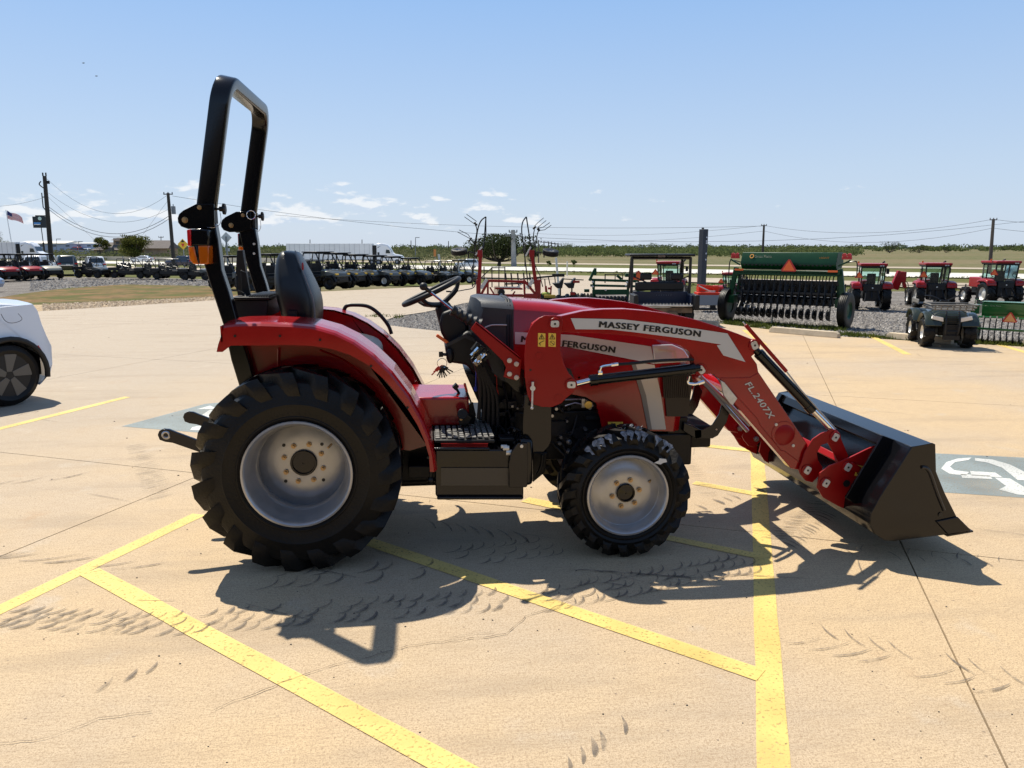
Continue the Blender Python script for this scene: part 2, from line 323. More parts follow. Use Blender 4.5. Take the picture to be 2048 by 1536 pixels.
road('grass_verge', 527.5, 577, -0.15, GRASS)
road('highway', 534.2, 541.6, -0.09, HWY)
road('frontage_road', 549.5, 557.5, -0.09, FRT)
road('road_shoulder', 525.2, 527.6, -0.12, FRT)
gv = [(-500, 590), (-200, 566), (60, 552), (300, 554), (480, 558), (640, 562), (640, 586), (430, 592), (250, 600), (85, 605), (-300, 640)]
sheet('gravel_drive', [G(*p) for p in gv], -0.050, GRAV)
gs = [(-120, 612), (40, 586), (140, 573), (250, 567), (430, 570), (640, 575), (640, 584), (430, 593), (300, 600), (180, 604), (85, 607)]
sheet('grass_strip', [G(*p) for p in gs], -0.040, GRASSB)
gt = [(-300, 655), (60, 608), (180, 604), (300, 600), (430, 592), (560, 586), (560, 592), (430, 602), (250, 614), (85, 624), (-300, 690)]
sheet('tan_gravel_strip', [G(*p) for p in gt], -0.030, GRAVT)
yard = [(768, 641), (795, 632), (850, 624), (930, 606), (1000, 598), (1100, 592), (1240, 588), (1450, 584), (2200, 579), (3200, 577), (3200, 760), (2300, 714), (2048, 693), (1850, 683), (1680, 673), (1538, 659), (1437, 647), (1300, 652), (1100, 668), (960, 668), (880, 662), (820, 656), (775, 650)]
sheet('gravel_yard', [G(*p) for p in yard], -0.022, GRAV)
sheet('weedy_edge', [G(*p) for p in [(1437, 641), (1538, 650), (1680, 664), (1850, 675), (2048, 684), (2300, 700), (2300, 715), (2048, 693), (1850, 683), (1680, 673), (1538, 659), (1437, 647)]], -0.016, GRASS)
# ---- the concrete lot: slabs on a 4.83 m grid with open joints
lot = [G(-2500, 1000), G(-700, 690), G(-60, 634), G(85, 622), G(250, 612), G(430, 600.5), G(520, 592), G(620, 584), G(800, 576), G(950, 569), G(1010, 560), G(1240, 556), G(1330, 562), G(1240, 588), G(1100, 592), G(1000, 598), G(930, 606), G(850, 624), G(795, 632), G(768, 641), G(775, 650), G(820, 656), G(880, 662), G(960, 668), G(1100, 668), G(1300, 652), G(1437, 647), G(1538, 659), G(1680, 673), G(1850, 683), G(2048, 693), G(2300, 714), G(3200, 790), Vector((16, -2, 0)), Vector((-12, -2, 0))]
lotroot = thing('parking_lot', None, None); lotroot['kind'] = 'structure'
UA = Vector((0.912, -0.41)); VA = Vector((0.41, 0.912))
def clip(poly, n, d):       # keep n.p <= d
    out = []
    for i, p in enumerate(poly):
        q = poly[(i + 1) % len(poly)]; a = n.dot(p) - d; b = n.dot(q) - d
        if a <= 0: out.append(p)
        if (a < 0 < b) or (b < 0 < a): out.append(p.lerp(q, a / (a - b)))
    return out
lot2 = [Vector((p.x, p.y)) for p in lot]
bedo = sheet('joint_bed', lot2, -0.012, JNT, lotroot, None)
S = 4.83; gap = 0.004; proto_count = 0
for i in range(-9, 10):
    for j in range(-5, 12):
        u0 = 0.87 + S * i; v0 = 4.66 + S * j
        c = clip(clip(clip(clip(lot2, UA, u0 + S - gap), -UA, -(u0 + gap)), VA, v0 + S - gap), -VA, -(v0 + gap))
        if len(c) < 3: continue
        ar = abs(sum(c[k].x * c[(k + 1) % len(c)].y - c[(k + 1) % len(c)].x * c[k].y for k in range(len(c)))) / 2
        if ar < 0.05: continue
        m = MB(); n = len(c)
        try:
            bm = bmesh.new(); f = bm.faces.new([bm.verts.new((p.x, p.y, 0)) for p in c])
            ex = bmesh.ops.extrude_face_region(bm, geom=[f])
            for e in ex['geom']:
                if isinstance(e, bmesh.types.BMVert): e.co.z = -0.1
            bmesh.ops.recalc_face_normals(bm, faces=bm.faces); bmesh.ops.triangulate(bm, faces=bm.faces)
            me = bpy.data.meshes.new('slab'); bm.to_mesh(me); bm.free(); me.materials.append(CONC)
            o = bpy.data.objects.new('slab', me); COL.objects.link(o); o.parent = lotroot
        except ValueError: pass
# ---- painted markings
def mark(name, pts, mat=None, z=0.002): return sheet(name, [G(*p) for p in pts], z, mat or YPAINT)
def band(name, a, b, wd, z=0.002, mat=None):
    a, b = Vector(a), Vector(b); d = (b - a).normalized(); n = Vector((-d.y, d.x, 0)) * wd / 2; k = max(2, int((b - a).length / 0.25)); L = []; Rr = []
    for i in range(k + 1):
        p = a.lerp(b, i / k); L.append(p + n * (1 + random.uniform(-.05, .05))); Rr.append(p - n * (1 + random.uniform(-.05, .05)))
    return sheet(name, L + Rr[::-1], z, mat or YPAINT)
band('parking_line', G(-420, 1420), G(398, 1029), 0.10)
band('parking_line', G(178, 1144), G(1200, 1695), 0.105, 0.004)
band('parking_line', G(735, 1083), G(1522, 1352), 0.10, 0.004)
band('parking_line', G(1551, 1600), G(1514, 905), 0.105)
band('parking_line', G(1300, 880), G(1515, 903), 0.10, 0.004)
band('parking_line', G(1388, 966), G(1520, 990), 0.085, 0.004)
band('parking_line', G(1050, 1000), G(1130, 1016), 0.11, 0.004)
band('parking_line', G(1330, 1075), G(1525, 1115), 0.08, 0.004)
band('parking_line', G(-300, 932), G(255, 794), 0.10)
band('parking_line', G(1742, 672), G(1815, 709), 0.12)
band('parking_line', G(1980, 684), G(2080, 713), 0.12)
band('parking_line', G(1488, 660), G(1530, 690), 0.10)
mark('blue_bay', [(1790, 910), (1870, 907), (2060, 916), (2300, 935), (2300, 1020), (2048, 996), (1870, 984), (1790, 975)], BPAINT)
mark('blue_bay', [(243, 853), (410, 808), (600, 790), (600, 880), (430, 868)], BPAINT)
iz = 0.004
for pts in ([(1882, 938), (1893, 925), (1915, 918), (1943, 916), (1937, 921), (1910, 925), (1900, 934), (1908, 941), (1938, 945), (1932, 952), (1900, 949)],
            [(1950, 917), (1985, 920), (2020, 930), (2060, 950), (2060, 962), (2035, 961), (2022, 950), (2004, 936), (1975, 926), (1950, 922)],
            [(1940, 943), (1990, 946), (2006, 956), (1943, 952)], [(1921, 949), (1980, 952), (1985, 959), (1925, 957)],
            [(1989, 956), (2020, 958), (2060, 982), (2060, 992), (2035, 990), (1998, 980), (2012, 973)],
            [(394, 819), (420, 812), (440, 819)], [(396, 836), (420, 820), (440, 822), (430, 838)], [(396, 841), (420, 839), (425, 843)], [(380, 861), (385, 855), (400, 852), (440, 852), (440, 862)]):
    sheet('wheelchair_symbol', [G(*p) for p in pts], iz, WPAINT)
# ---- tyre marks, cracks and grit on the lot
MARKM = bpy.data.materials.new('tyre_mark_rubber'); MARKM.use_nodes = True
t = MARKM.node_tree; b = t.nodes['Principled BSDF']; b.inputs['Base Color'].default_value = (0.085, 0.075, 0.07, 1); b.inputs['Roughness'].default_value = 0.9
g = N(t, 'ShaderNodeNewGeometry'); n = N(t, 'ShaderNodeTexNoise'); n.inputs['Scale'].default_value = 9; n.inputs['Detail'].default_value = 8; n.inputs['Roughness'].default_value = 0.7; t.links.new(g.outputs['Position'], n.inputs['Vector'])
t.links.new(mth(t, 'MULTIPLY', smooth(t, n.outputs['Fac'], 0.30, 0.60), 0.60), b.inputs['Alpha'])
def crescent(mb, p, ang, L, wd, z=0.006, hook=0.35):
    u = Vector((math.cos(ang), math.sin(ang), 0)); v = Vector((-u.y, u.x, 0)); k = 7; out = []; inn = []
    for i in range(k + 1):
        s = i / k; x = (s - 0.5) * L; y = hook * L * (s ** 2); wv = wd * math.sin(math.pi * (0.08 + 0.9 * s)) ** 0.8
        c = Vector(p) + u * x + v * y; out.append(c + v * wv / 2); inn.append(c - v * wv / 2)
    for q in out + inn: q.z = z
    mb.add(out + inn, [(i, i + 1, k + 2 + i, k + 1 + i) for i in range(k)])
tm = MB()
def track(a, b, sp, L, wd, skew, two=True, jit=0.15, hook=0.35):
    a, b = G(*a), G(*b); d = (b - a); D = d.length; d.normalize(); n = Vector((-d.y, d.x, 0)); an = math.atan2(d.y, d.x); k = int(D / sp)
    for i in range(k):
        p = a + d * (i + random.uniform(-jit, jit)) * sp
        if random.random() < 0.08: continue
        crescent(tm, p - n * L * 0.36, an + skew, L * random.uniform(.7, 1.1), wd * random.uniform(.6, 1.2), hook=hook)
        if two: crescent(tm, p + n * L * 0.36 + d * sp / 2, an - skew + math.pi, L * random.uniform(.6, 1.0), wd * random.uniform(.5, 1.0), hook=-hook)
def moon(p, a, r, th, span=62):
    k = 8; o_, i_ = [], []; p = Vector(p)
    for j in range(k + 1):
        q = R(-span + 2 * span * j / k); w_ = th * math.cos(q * 90 / span) ** .7 if abs(q) < R(span) - .01 else 0
        d = Vector((math.cos(a + q), math.sin(a + q), 0)); jt = random.uniform(-.08, .08) * th; o_.append(p + d * r); i_.append(p + d * (r - w_ + jt))
    for v in o_ + i_: v.z = .006
    tm.add(o_ + i_, [(j, j + 1, k + 2 + j, k + 1 + j) for j in range(k)])
def prints(a, b, sp, r, th, rows, turn=0.0, miss=.1):
    a, b = G(*a), G(*b); d = b - a; D = d.length; d.normalize(); n = Vector((-d.y, d.x, 0)); an = math.atan2(d.y, d.x)
    for i in range(int(D / sp)):
        for j, o in enumerate(rows):
            if random.random() < miss: continue
            moon(a + d * (i + .5 * (j % 2) + random.uniform(-.08, .08)) * sp + n * (o + random.uniform(-.006, .006)), an + turn + random.uniform(-.1, .1), r * random.uniform(.85, 1.1), th * random.uniform(.5, 1.15))
prints((15, 1228), (330, 1246), .062, .062, .026, (-.07, .0, .07), R(-38)); prints((330, 1246), (1010, 1196), .075, .066, .022, (-.07, .01, .09), R(-38), .2)
prints((430, 1165), (900, 1140), .11, .10, .016, (-.02, .12), R(-35), .3); prints((1075, 1192), (1490, 1118), .062, .085, .016, (-.09, .0, .09), R(-60), .15)
prints((900, 1110), (1130, 1085), .07, .08, .012, (-.1, 0, .1), R(-50), .3)
track((1180, 1130), (1480, 1150), 0.12, 0.18, 0.02, R(160), False); track((1570, 1262), (2060, 1385), 0.10, 0.20, 0.014, R(30))
track((1360, 880), (1440, 1000), 0.05, 0.16, 0.007, R(80), False); track((290, 890), (350, 1000), 0.055, 0.2, 0.012, R(85), False)
track((210, 1365), (390, 1300), 0.09, 0.10, 0.03, R(20), False); track((1130, 1520), (1260, 1430), 0.06, 0.10, 0.022, R(25), False)
track((1660, 1010), (1560, 1090), 0.05, 0.15, 0.018, R(100)); track((1700, 1100), (2060, 1130), 0.12, 0.12, 0.010, R(90))
track((880, 1040), (1120, 1075), 0.10, 0.2, 0.02, R(120), False); track((1400, 1010), (1560, 960), 0.12, 0.13, 0.03, R(60), False, 0.4)
track((20, 960), (230, 940), 0.2, 0.3, 0.02, R(10), False, 0.4); track((30, 1100), (380, 1130), 0.16, 0.3, 0.02, R(12), False, 0.5)
track((1270, 900), (1330, 960), 0.3, 0.2, 0.02, R(70), False)
for k in range(34):
    p = G(random.uniform(-100, 2100), random.uniform(690, 1250)); crescent(tm, p, random.choice([R(-24), R(-20), R(64), R(150)]) + random.uniform(-.2, .2), random.uniform(.15, .5), random.uniform(.004, .010), hook=random.uniform(-.12, .12))
tag(tm.build('tyre_marks', MARKM, recalc=False), kind='structure')
ck = MB()
def crack(pts, wd=0.004):
    P = []
    for i in range(len(pts) - 1):
        a, b_ = G(*pts[i]), G(*pts[i + 1]); n_ = max(2, int((b_ - a).length / 0.035))
        for j in range(n_): P.append(a.lerp(b_, j / n_) + Vector((random.uniform(-1, 1), random.uniform(-1, 1), 0)) * 0.008)
    L = []; 
    for i in range(len(P) - 1):
        d = (P[i + 1] - P[i]).normalized(); nn = Vector((-d.y, d.x, 0)) * wd * random.uniform(.15, .5); a, b_ = P[i], P[i + 1]
        q = [a + nn, b_ + nn, b_ - nn, a - nn]
        for v in q: v.z = 0.0065
        ck.add(q, [(0, 1, 2, 3)])
crack([(430, 1420), (545, 1375), (640, 1340), (760, 1310), (800, 1296), (1010, 1270), (1050, 1235), (1110, 1215), (1165, 1196)], 0.004)
crack([(985, 1268), (930, 1272), (880, 1282)], 0.003); crack([(0, 1490), (90, 1480), (200, 1440), (330, 1420)], 0.003)
tag(ck.build('pavement_cracks', JNT, recalc=False), kind='structure')
gr = MB(); rnd = random.Random(3)
for k in range(170):
    x, y = rnd.uniform(-50, 2100), 640 + 890 * rnd.random() ** 1.2
    p = G(x, y); s = rnd.uniform(.0015, .0045) * (1 if y > 1000 else 1.8)
    if y < 700 and (770 < x < 2100): continue
    gr.ball((p.x, p.y, s * .4), s, 5, 3, (1.3, .9, .6))
tag(gr.build('loose_grit', RUBD, recalc=False), kind='stuff')
# ================================================================ the tractor
YC = 4.58
MC = YC
TR = thing('tractor', 'red compact tractor with front loader and black folding rollbar on the yellow-striped concrete', 'tractor', (0.2, YC, 0))
OFF = Vector((0.2, YC, 0))
def mir(vs): return [(v[0], 2 * MC - v[1], v[2]) for v in vs]
def plate(mb, px, Y, th, far=False):
    a = [A(x, y, Y) for x, y in px]; b = [Vector((p.x, Y + th, p.z)) for p in a]
    if far: a = [Vector(v) for v in mir(a)]; b = [Vector(v) for v in mir(b)]
    return mb.prism(a, b)
def both(name, fn, mat, parent=TR, **k):
    """near and far copy of a part: fn(mb, m) where m maps near points to this side"""
    out = []
    for far in (False, True):
        mb = MB(); fn(mb); 
        if far: mb.v = mir(mb.v)
        out.append(mb.build(name, mat, parent, **k))
    return out
# ---- wheels
def tyre(cx, cz, Y0, W, RO, RI, nl, s, lugd, seed=0):
    mb = MB(); y = lambda t_: Y0 + s * t_
    Rb = RO - lugd
    prof = [(RI, .030), (RI + .012, .012), (RI + .026, .006), (RI + .030, .001), (RI + .036, .001), (RI + .040, .005), (RI + (Rb - RI) * .42, -.004), (RI + (Rb - RI) * .46, -.008), (RI + (Rb - RI) * .50, -.004), (Rb - .045, .004), (Rb - .015, .022), (Rb, .05), (Rb + .004, W / 2)]
    prof = prof + [(r, W - t_) for r, t_ in prof[::-1][1:]] + [(RI - .01, W - .04), (RI - .01, .04)]
    mb.lathe([(r, t_ * s) for r, t_ in prof], (cx, Y0, cz), n=72, close=True)
    rg = random.Random(seed)
    def P(r, a, t_): return Vector((cx + r * math.cos(a), y(t_), cz + r * math.sin(a)))
    dA = 2 * math.pi / nl
    for side in (0, 1):
        for k in range(nl):
            a0 = (k + (0.5 if side else 0)) * dA + rg.uniform(-.004, .004); hw = dA * .235
            st = [(0.006, RI + (Rb - RI) * .62, RI + (Rb - RI) * .70, -.10, 0.95), (0.002, Rb - .05, Rb - .012, -.07, 0.95), (0.016, Rb - .015, RO - .004, -.02, .98), (W * .26, Rb, RO, .22 * dA * 2.2, .85), (W * .54, Rb, RO, .52 * dA * 1.5, .72), (W * .57, Rb, RO - .003, .54 * dA * 1.5, .6)]
            rings = []
            for t_, rb, rt, sk, wf in st:
                tt = t_ if side == 0 else W - t_
                a = a0 + sk * s; h = hw * wf
                rings.append([P(rb - .004, a - h * 1.15, tt), P(rt, a - h * .85, tt), P(rt, a + h * .85, tt), P(rb - .004, a + h * 1.15, tt)])
            # first two stations stand proud of the sidewall
            for q in (0, 1):
                for w_ in (1, 2): rings[q][w_].y -= s * (1 if side == 0 else -1) * .012
            mb.loft(rings)
    nt_ = 72
    for k in range(nt_):
        a = 2 * math.pi * k / nt_
        if rg.random() < .25: continue
        c = P(RI + .058, a, .0045); mb.bar(P(RI + .048, a, .0035), P(RI + .064 + rg.uniform(0, .008), a, .0035), .004, .005, up=(0, 1, 0))
    return mb
def wheel(name, cx, cz, Y0, W, RO, RI, nl, s, dd, rdisc, hubr, nb, br, phase, far, lugd):
    root = tyre(cx, cz, Y0, W, RO, RI, nl, s, lugd).build(name, RUB, TR, ang=30)
    L = lambda pr: [(r, t_ * s) for r, t_ in pr]
    rm = MB(); rm.lathe(L([(RI - .004, .030), (RI + .006, .018), (RI + .014, .006), (RI + .012, -.002), (RI + .002, -.004), (RI - .006, .004), (RI - .012, .022), (RI - .014, .045), (RI - .020, .055), (RI - .022, W * .30), (RI - .038, W * .36), (RI - .040, W * .62), (RI - .022, W * .70), (RI - .014, W - .03), (RI + .010, W - .006), (RI + .010, W - .012), (RI - .010, W - .05), (RI - .002, W * .5), (RI - .004, .05)]), (cx, Y0, cz), n=64, close=True)
    rim = rm.build('rim', GRY, root, ang=40)
    dm = MB(); c0 = dd
    dm.lathe(L([(hubr * .8, c0 + .004), (rdisc * .55, c0), (rdisc * .93, c0 + .002), (rdisc, c0 + .008), (RI - .010, c0 + .02), (RI - .010, c0 + .04), (rdisc * .98, c0 + .02), (hubr * .8, c0 + .016)]), (cx, Y0, cz), n=56, close=True)
    dm.build('wheel_disc', GRY, root)
    hm = MB(); hm.lathe(L([(hubr * 1.0, c0 + .01), (hubr, c0 - .010), (hubr * .95, c0 - .016), (hubr * .84, c0 - .016), (hubr * .80, c0 - .004), (hubr * .10, c0 - .006), (hubr * .09, c0 - .001), (.001, c0 - .001)]), (cx, Y0, cz), n=32)
    hm.build('hub', BLK, root)
    for k in range(nb):
        a = phase + 2 * math.pi * k / nb; px, pz = cx + br * math.cos(a), cz + br * math.sin(a); q = MB()
        q.cyl((px, Y0 + s * (c0 + .004), pz), (px, Y0 + s * (c0 - .012), pz), .0145, n=6); q.cyl((px, Y0 + s * (c0 - .01), pz), (px, Y0 + s * (c0 - .026), pz), .0075, n=8); q.build('wheel_bolt', BRS, root)
    if name == 'rear_wheel':
        for k in range(4):
            a = phase + R(18) + math.pi / 2 * k; q = MB(); q.cyl((cx + rdisc * .70 * math.cos(a), Y0 + s * (c0 - .002), cz + rdisc * .70 * math.sin(a)), (cx + rdisc * .70 * math.cos(a), Y0 + s * (c0 + .004), cz + rdisc * .70 * math.sin(a)), .0095, n=12); q.build('disc_hole', INK, root)
    vm = MB(); a = phase + R(12); vm.cyl((cx + (RI - .05) * math.cos(a), Y0 + s * .08, cz + (RI - .05) * math.sin(a)), (cx + (RI - .07) * math.cos(a), Y0 + s * .05, cz + (RI - .07) * math.sin(a)), .006, n=8); vm.build('valve_stem', BRS, root)
    return root
RX, RZ = -0.675, 0.540
FX, FZ = 1.085, 0.362
wheel('rear_wheel', RX, RZ, 3.93, .34, .540, .272, 19, 1, .235, .205, .072, 8, .108, R(27), False, .046)
wheel('rear_wheel', RX, RZ, 2 * YC - 3.93, .34, .540, .272, 19, -1, .235, .205, .072, 8, .108, R(27), True, .046)
fw_ = wheel('front_wheel', FX, FZ, 3.93, .235, .363, .216, 20, 1, .055, .150, .052, 6, .078, R(12), False, .030)
wheel('front_wheel', FX, FZ, 2 * YC - 3.93, .235, .363, .216, 20, -1, .055, .150, .052, 6, .078, R(12), True, .030)
# torn white wrapping and a sticker left on the near front tyre
wm = MB(); wm2 = MB(); rg = random.Random(5)
for k in range(13):
    a = R(50 + k * 6.6) + rg.uniform(-.02, .02); r1 = .345; r2 = .367
    pts = []
    for (r, da, yy) in ((.316, -.02, 3.919), (.338, -.030, 3.917), (.362, -.050, 3.922), (.3665, -.02, 3.945), (.367, .04, 3.945), (.362, .066, 3.922), (.350, .052, 3.917), (.343, .012, 3.917), (.325, .022, 3.918)):
        rr = r + rg.uniform(-.006, .003); aa = a + da + rg.uniform(-.010, .010)
        pts.append(Vector((FX + rr * math.cos(aa), yy - rg.uniform(.001, .006), FZ + rr * math.sin(aa))))
    if k in (3, 8): continue
    wq = MB(); wq.prism(pts, [p + Vector((0, .003, 0)) for p in pts]); wq.build('wrapping_scrap', pbr('white_wrapping', (0.17, 0.175, 0.19), 0.5, var=.55, vscale=45, bump=.4, bscale=90), fw_)
for k in range(26):
    a = R(78 + rg.uniform(0, 18)); r = .368 + rg.uniform(0, .016); p = Vector((FX + r * math.cos(a), 3.95 + rg.uniform(0, .08), FZ + r * math.sin(a)))
    wm.add([p, p + Vector((rg.uniform(-.015, .02), rg.uniform(-.01, .01), rg.uniform(-.008, .01))), p + Vector((rg.uniform(-.01, .02), .004, rg.uniform(.0, .012)))], [(0, 1, 2)])
wm.build('torn_shreds', pbr('white_wrapping', (0.17, 0.175, 0.19), 0.5, var=.55, vscale=45, bump=.4, bscale=90), fw_)['kind'] = 'stuff'
st = MB(); plate(st, [(1308, 926), (1318, 921), (1319, 917), (1332, 918), (1331, 915), (1334, 924), (1326, 926), (1321, 929)], 3.916, .002); st.build('sticker', pbr('paper_white', (.6, .6, .58), .7), fw_)
# ---- axles, gearbox, engine
m = MB(); m.lathe([(.0, 0), (.075, 0), (.09, .08), (.14, .16), (.16, .25), (.16, .53), (.14, .62), (.09, .70), (.075, .78), (0, .78)], (RX, YC - .39, RZ), n=20); m.box((RX, YC, RZ + .02), (.42, .36, .36)); m.build('rear_axle', CAST, TR, bevel=.015)
m = MB(); m.box((-.28, YC, .50), (.62, .30, .36)); m.box((.20, YC, .48), (.60, .28, .30)); m.box((.05, YC, .32), (.5, .2, .08)); m.build('gearbox', CAST, TR, bevel=.02)
m = MB(); m.bar((FX, YC - .46, .36), (FX, YC + .46, .36), .11, .13, up=(1, 0, 0)); m.box((FX, YC, .40), (.30, .28, .2)); m.cyl((FX, 4.10, .30), (FX, 4.17, .30), .10, n=20); m.cyl((FX, 2 * YC - 4.17, .30), (FX, 2 * YC - 4.10, .30), .10, n=20)
m.cyl((FX, 4.18, .36), (FX, 4.18, .56), .06, n=14); m.cyl((FX - .12, 4.35, .38), (FX - .12, 4.9, .38), .022, n=10); m.ball((1.50, 4.42, .39), .06); m.build('front_axle', CAST, TR, bevel=.008)
m = MB(); m.box((1.18, YC, .56), (1.10, .34, .14)); m.box((.78, YC, .60), (.55, .40, .30)); m.box((1.47, 4.50, .50), (.24, .3, .20)); m.build('front_frame', CAST, TR, bevel=.012)
rg = random.Random(11); m = MB(); m.box((.80, YC, .85), (.60, .36, .42))
for k in range(46):
    cx, cz = rg.uniform(.42, 1.0), rg.uniform(.50, .96); yy = 4.42 + rg.uniform(-.03, .03)
    if rg.random() < .5: m.box((cx, yy, cz), (rg.uniform(.03, .13), .08, rg.uniform(.02, .10)))
    else: m.cyl((cx, yy - .05, cz), (cx, yy + .04, cz), rg.uniform(.01, .04), n=12)
for k in range(12):
    a = Vector((rg.uniform(.4, .8), 4.38, rg.uniform(.55, .85))); m.tube(cr([a, a + Vector((rg.uniform(-.1, .15), -.02, rg.uniform(-.15, .15))), a + Vector((rg.uniform(0, .15), .0, rg.uniform(-.1, .06)))], 4), .008, 6)
en = m.build('engine', ENG, TR, bevel=.004)
m = MB(); 
for k in range(22):
    cx, cz = rg.uniform(.46, .98), rg.uniform(.55, 1.0); m.cyl((cx, 4.33, cz), (cx, 4.37, cz), rg.uniform(.005, .011), n=8)
m.tube([A(1130, 800, 4.34), A(1165, 798, 4.34), A(1185, 806, 4.34)], .006, 6); m.tube([A(1130, 812, 4.34), A(1150, 806, 4.34), A(1176, 812, 4.34)], .005, 6); m.box(A(1166, 806, 4.34), (.02, .02, .05)); m.build('fuel_lines', STL, en)
m = MB(); p = A(1175, 808, 4.34); m.cyl(p, p + Vector((0, -.03, 0)), .022, n=18); m.build('fuel_pump_cap', GLD, en)
for q in ((1137, 882), (1137, 902)):
    m = MB(); p = A(*q, 4.28); m.cyl(p, p - Vector((0, .03, 0)), .016, n=6); m.cyl(p - Vector((0, .03, 0)), p - Vector((0, .045, 0)), .009, n=10); m.build('frame_bolt', STL, TR)
# ---- hood
HY = 4.33; HW = 2 * (YC - HY)
hood = [(1027, 606), (1100, 611), (1180, 622), (1270, 641), (1340, 664), (1378, 690), (1392, 712), (1395, 735), (1388, 780), (1378, 862), (1205, 860), (1200, 836), (1192, 806), (1172, 794), (1110, 782), (1060, 760), (1027, 745)]
a = [A(x, y, HY) for x, y in hood]; rings = []
# cross-section loft along Y with rounded shoulders
def hoodring(t_):
    s_ = abs(t_) ; k = 1 - 0.030 * (max(0, s_ - .75) / .25) ** 2; z0 = .95
    out = []
    for p in a:
        dz = 0; 
        if p.z > 1.0: dz = -.055 * (max(0, s_ - .62) / .38) ** 2.2 + .012
        dx = -.10 * (max(0, s_ - .55) / .45) ** 2 if p.x > 1.38 else 0
        out.append(Vector((p.x + dx, YC + t_ * HW / 2, p.z + dz)))
    return out
m = MB(); m.loft([hoodring(t_) for t_ in (-1, -.97, -.9, -.8, -.6, -.3, 0, .3, .6, .8, .9, .97, 1)]); hd = m.build('hood', RED, TR, ang=40)
m = MB(); plate(m, [(1122, 733), (1141, 738), (1150, 760), (1143, 764), (1124, 760)], HY - .004, .01); m.build('hood_vent', INK, hd)
m = MB(); plate(m, [(1030, 664), (1145, 670), (1302, 693), (1309, 728), (1285, 723), (1130, 693), (1030, 688)], HY - .005, .004); m.build('hood_decal', SLV, hd)
m = MB(); plate(m, [(1270, 724), (1309, 730), (1322, 790), (1332, 859), (1304, 859), (1292, 790)], HY - .005, .004); m.build('hood_side_stripe', pbr('cream_stripe', (.62, .56, .45), .4), hd)
m = MB(); plate(m, [(1262, 724), (1270, 724), (1292, 790), (1304, 859), (1296, 859), (1282, 790)], HY - .005, .004); m.build('stripe_grey_band', pbr('stripe_grey', (.22, .20, .17), .5), hd)  # grey band along the rear edge of the cream stripe
m = MB(); plate(m, [(1305, 690), (1345, 689), (1368, 699), (1378, 714), (1375, 724), (1309, 728)], HY - .012, .03); hl = m.build('headlight', LNS, hd, bevel=.006)
m = MB(); plate(m, [(1316, 697), (1352, 700), (1354, 724), (1350, 724), (1348, 704), (1316, 701)], HY - .014, .004); m.build('headlight_frame', pbr('lamp_cream', (.5, .42, .33), .3), hl)
m = MB(); plate(m, [(1322, 732), (1376, 728), (1386, 760), (1380, 800), (1376, 833), (1334, 833), (1330, 790)], HY - .010, .02)
for k in range(14):
    x0 = 1326 + k * 3.8; plate(m, [(x0, 750), (x0 + 1.6, 750), (x0 + 3.6, 796), (x0 + 2, 796)], HY - .018, .01)
m.build('front_grille', pbr('grille_dark', (.03, .026, .024), .35, metal=.5), hd)
m = MB(); plate(m, [(1216, 844), (1246, 844), (1246, 857), (1216, 857)], HY - .006, .003); wd = m.build('warning_label', YEL, hd)
def tri_icon(mb, cx, cy, r, Y, th=.0025):
    for i in range(3):
        a0, a1 = R(90 + 120 * i), R(210 + 120 * i); p = (cx + r * math.cos(a0), cy - r * math.sin(a0)); q = (cx + r * math.cos(a1), cy - r * math.sin(a1))
        P, Q = A(*p, Y), A(*q, Y); mb.bar(P, Q, th, .0025, up=(0, 1, 0))
m = MB(); tri_icon(m, 1224, 851.5, 6, HY - .007); plate(m, [(1222, 850), (1227, 852), (1227, 854), (1222, 853)], HY - .0085, .002)
plate(m, [(1234, 850), (1239, 850), (1239, 852), (1234, 852)], HY - .0085, .002); plate(m, [(1242, 847), (1244, 850), (1243, 850), (1243, 855), (1241.5, 855), (1241.5, 850), (1240, 850)], HY - .0085, .002); m.build('label_print', INK, wd)
def textline(body, p0, p1, hpx, Y, mat, parent, name='lettering', off=.018, curve=0.0, ex=.0012, proud=.001, shear=0):
    P0, P1 = A(*p0, Y), A(*p1, Y); d = (P1 - P0); L = d.length; d.normalize(); up = Vector((-d.z, 0, d.x)); 
    if up.z < 0 and abs(d.x) > .3: up = -up
    vs, fs = textmesh(body, 1.0, 0.0, 1.0, 1.12, 0.0, shear); nb_ = len(vs); vs = vs + [(v[0] + off, v[1], v[2] - .3) for v in vs] + [(v[0] - off, v[1], v[2] + .3) for v in vs] + [(v[0], v[1] + off * .5, v[2] + .5) for v in vs] + [(v[0] + off * .5, v[1], v[2] - .15) for v in vs] + [(v[0] - off * .5, v[1], v[2] + .15) for v in vs] + [(v[0] + off, v[1] + off * .5, v[2] - .4) for v in vs] + [(v[0] - off, v[1] + off * .5, v[2] + .4) for v in vs]; fs = [tuple(i + k_ * nb_ for i in f) for k_ in range(8) for f in fs]; x0 = min(v[0] for v in vs); x1 = max(v[0] for v in vs); h = max(v[1] for v in vs)
    H = abs(A(p0[0], p0[1] - hpx, Y).z - P0.z); out = []
    for x, y, z in vs:
        u = (x - x0) / (x1 - x0); q = P0 + d * L * u + up * (y / h * H + curve * 4 * u * (1 - u)); out.append((q.x, Y - proud - z * .002, q.z))
    mb = MB(); n = len(out); mb.add(out, fs); return mb.build(name, mat, parent, recalc=False)
textline('MASSEY FERGUSON', (1041, 684), (1230, 706), 12.5, HY - .006, INK, hd, off=.055, curve=.003)
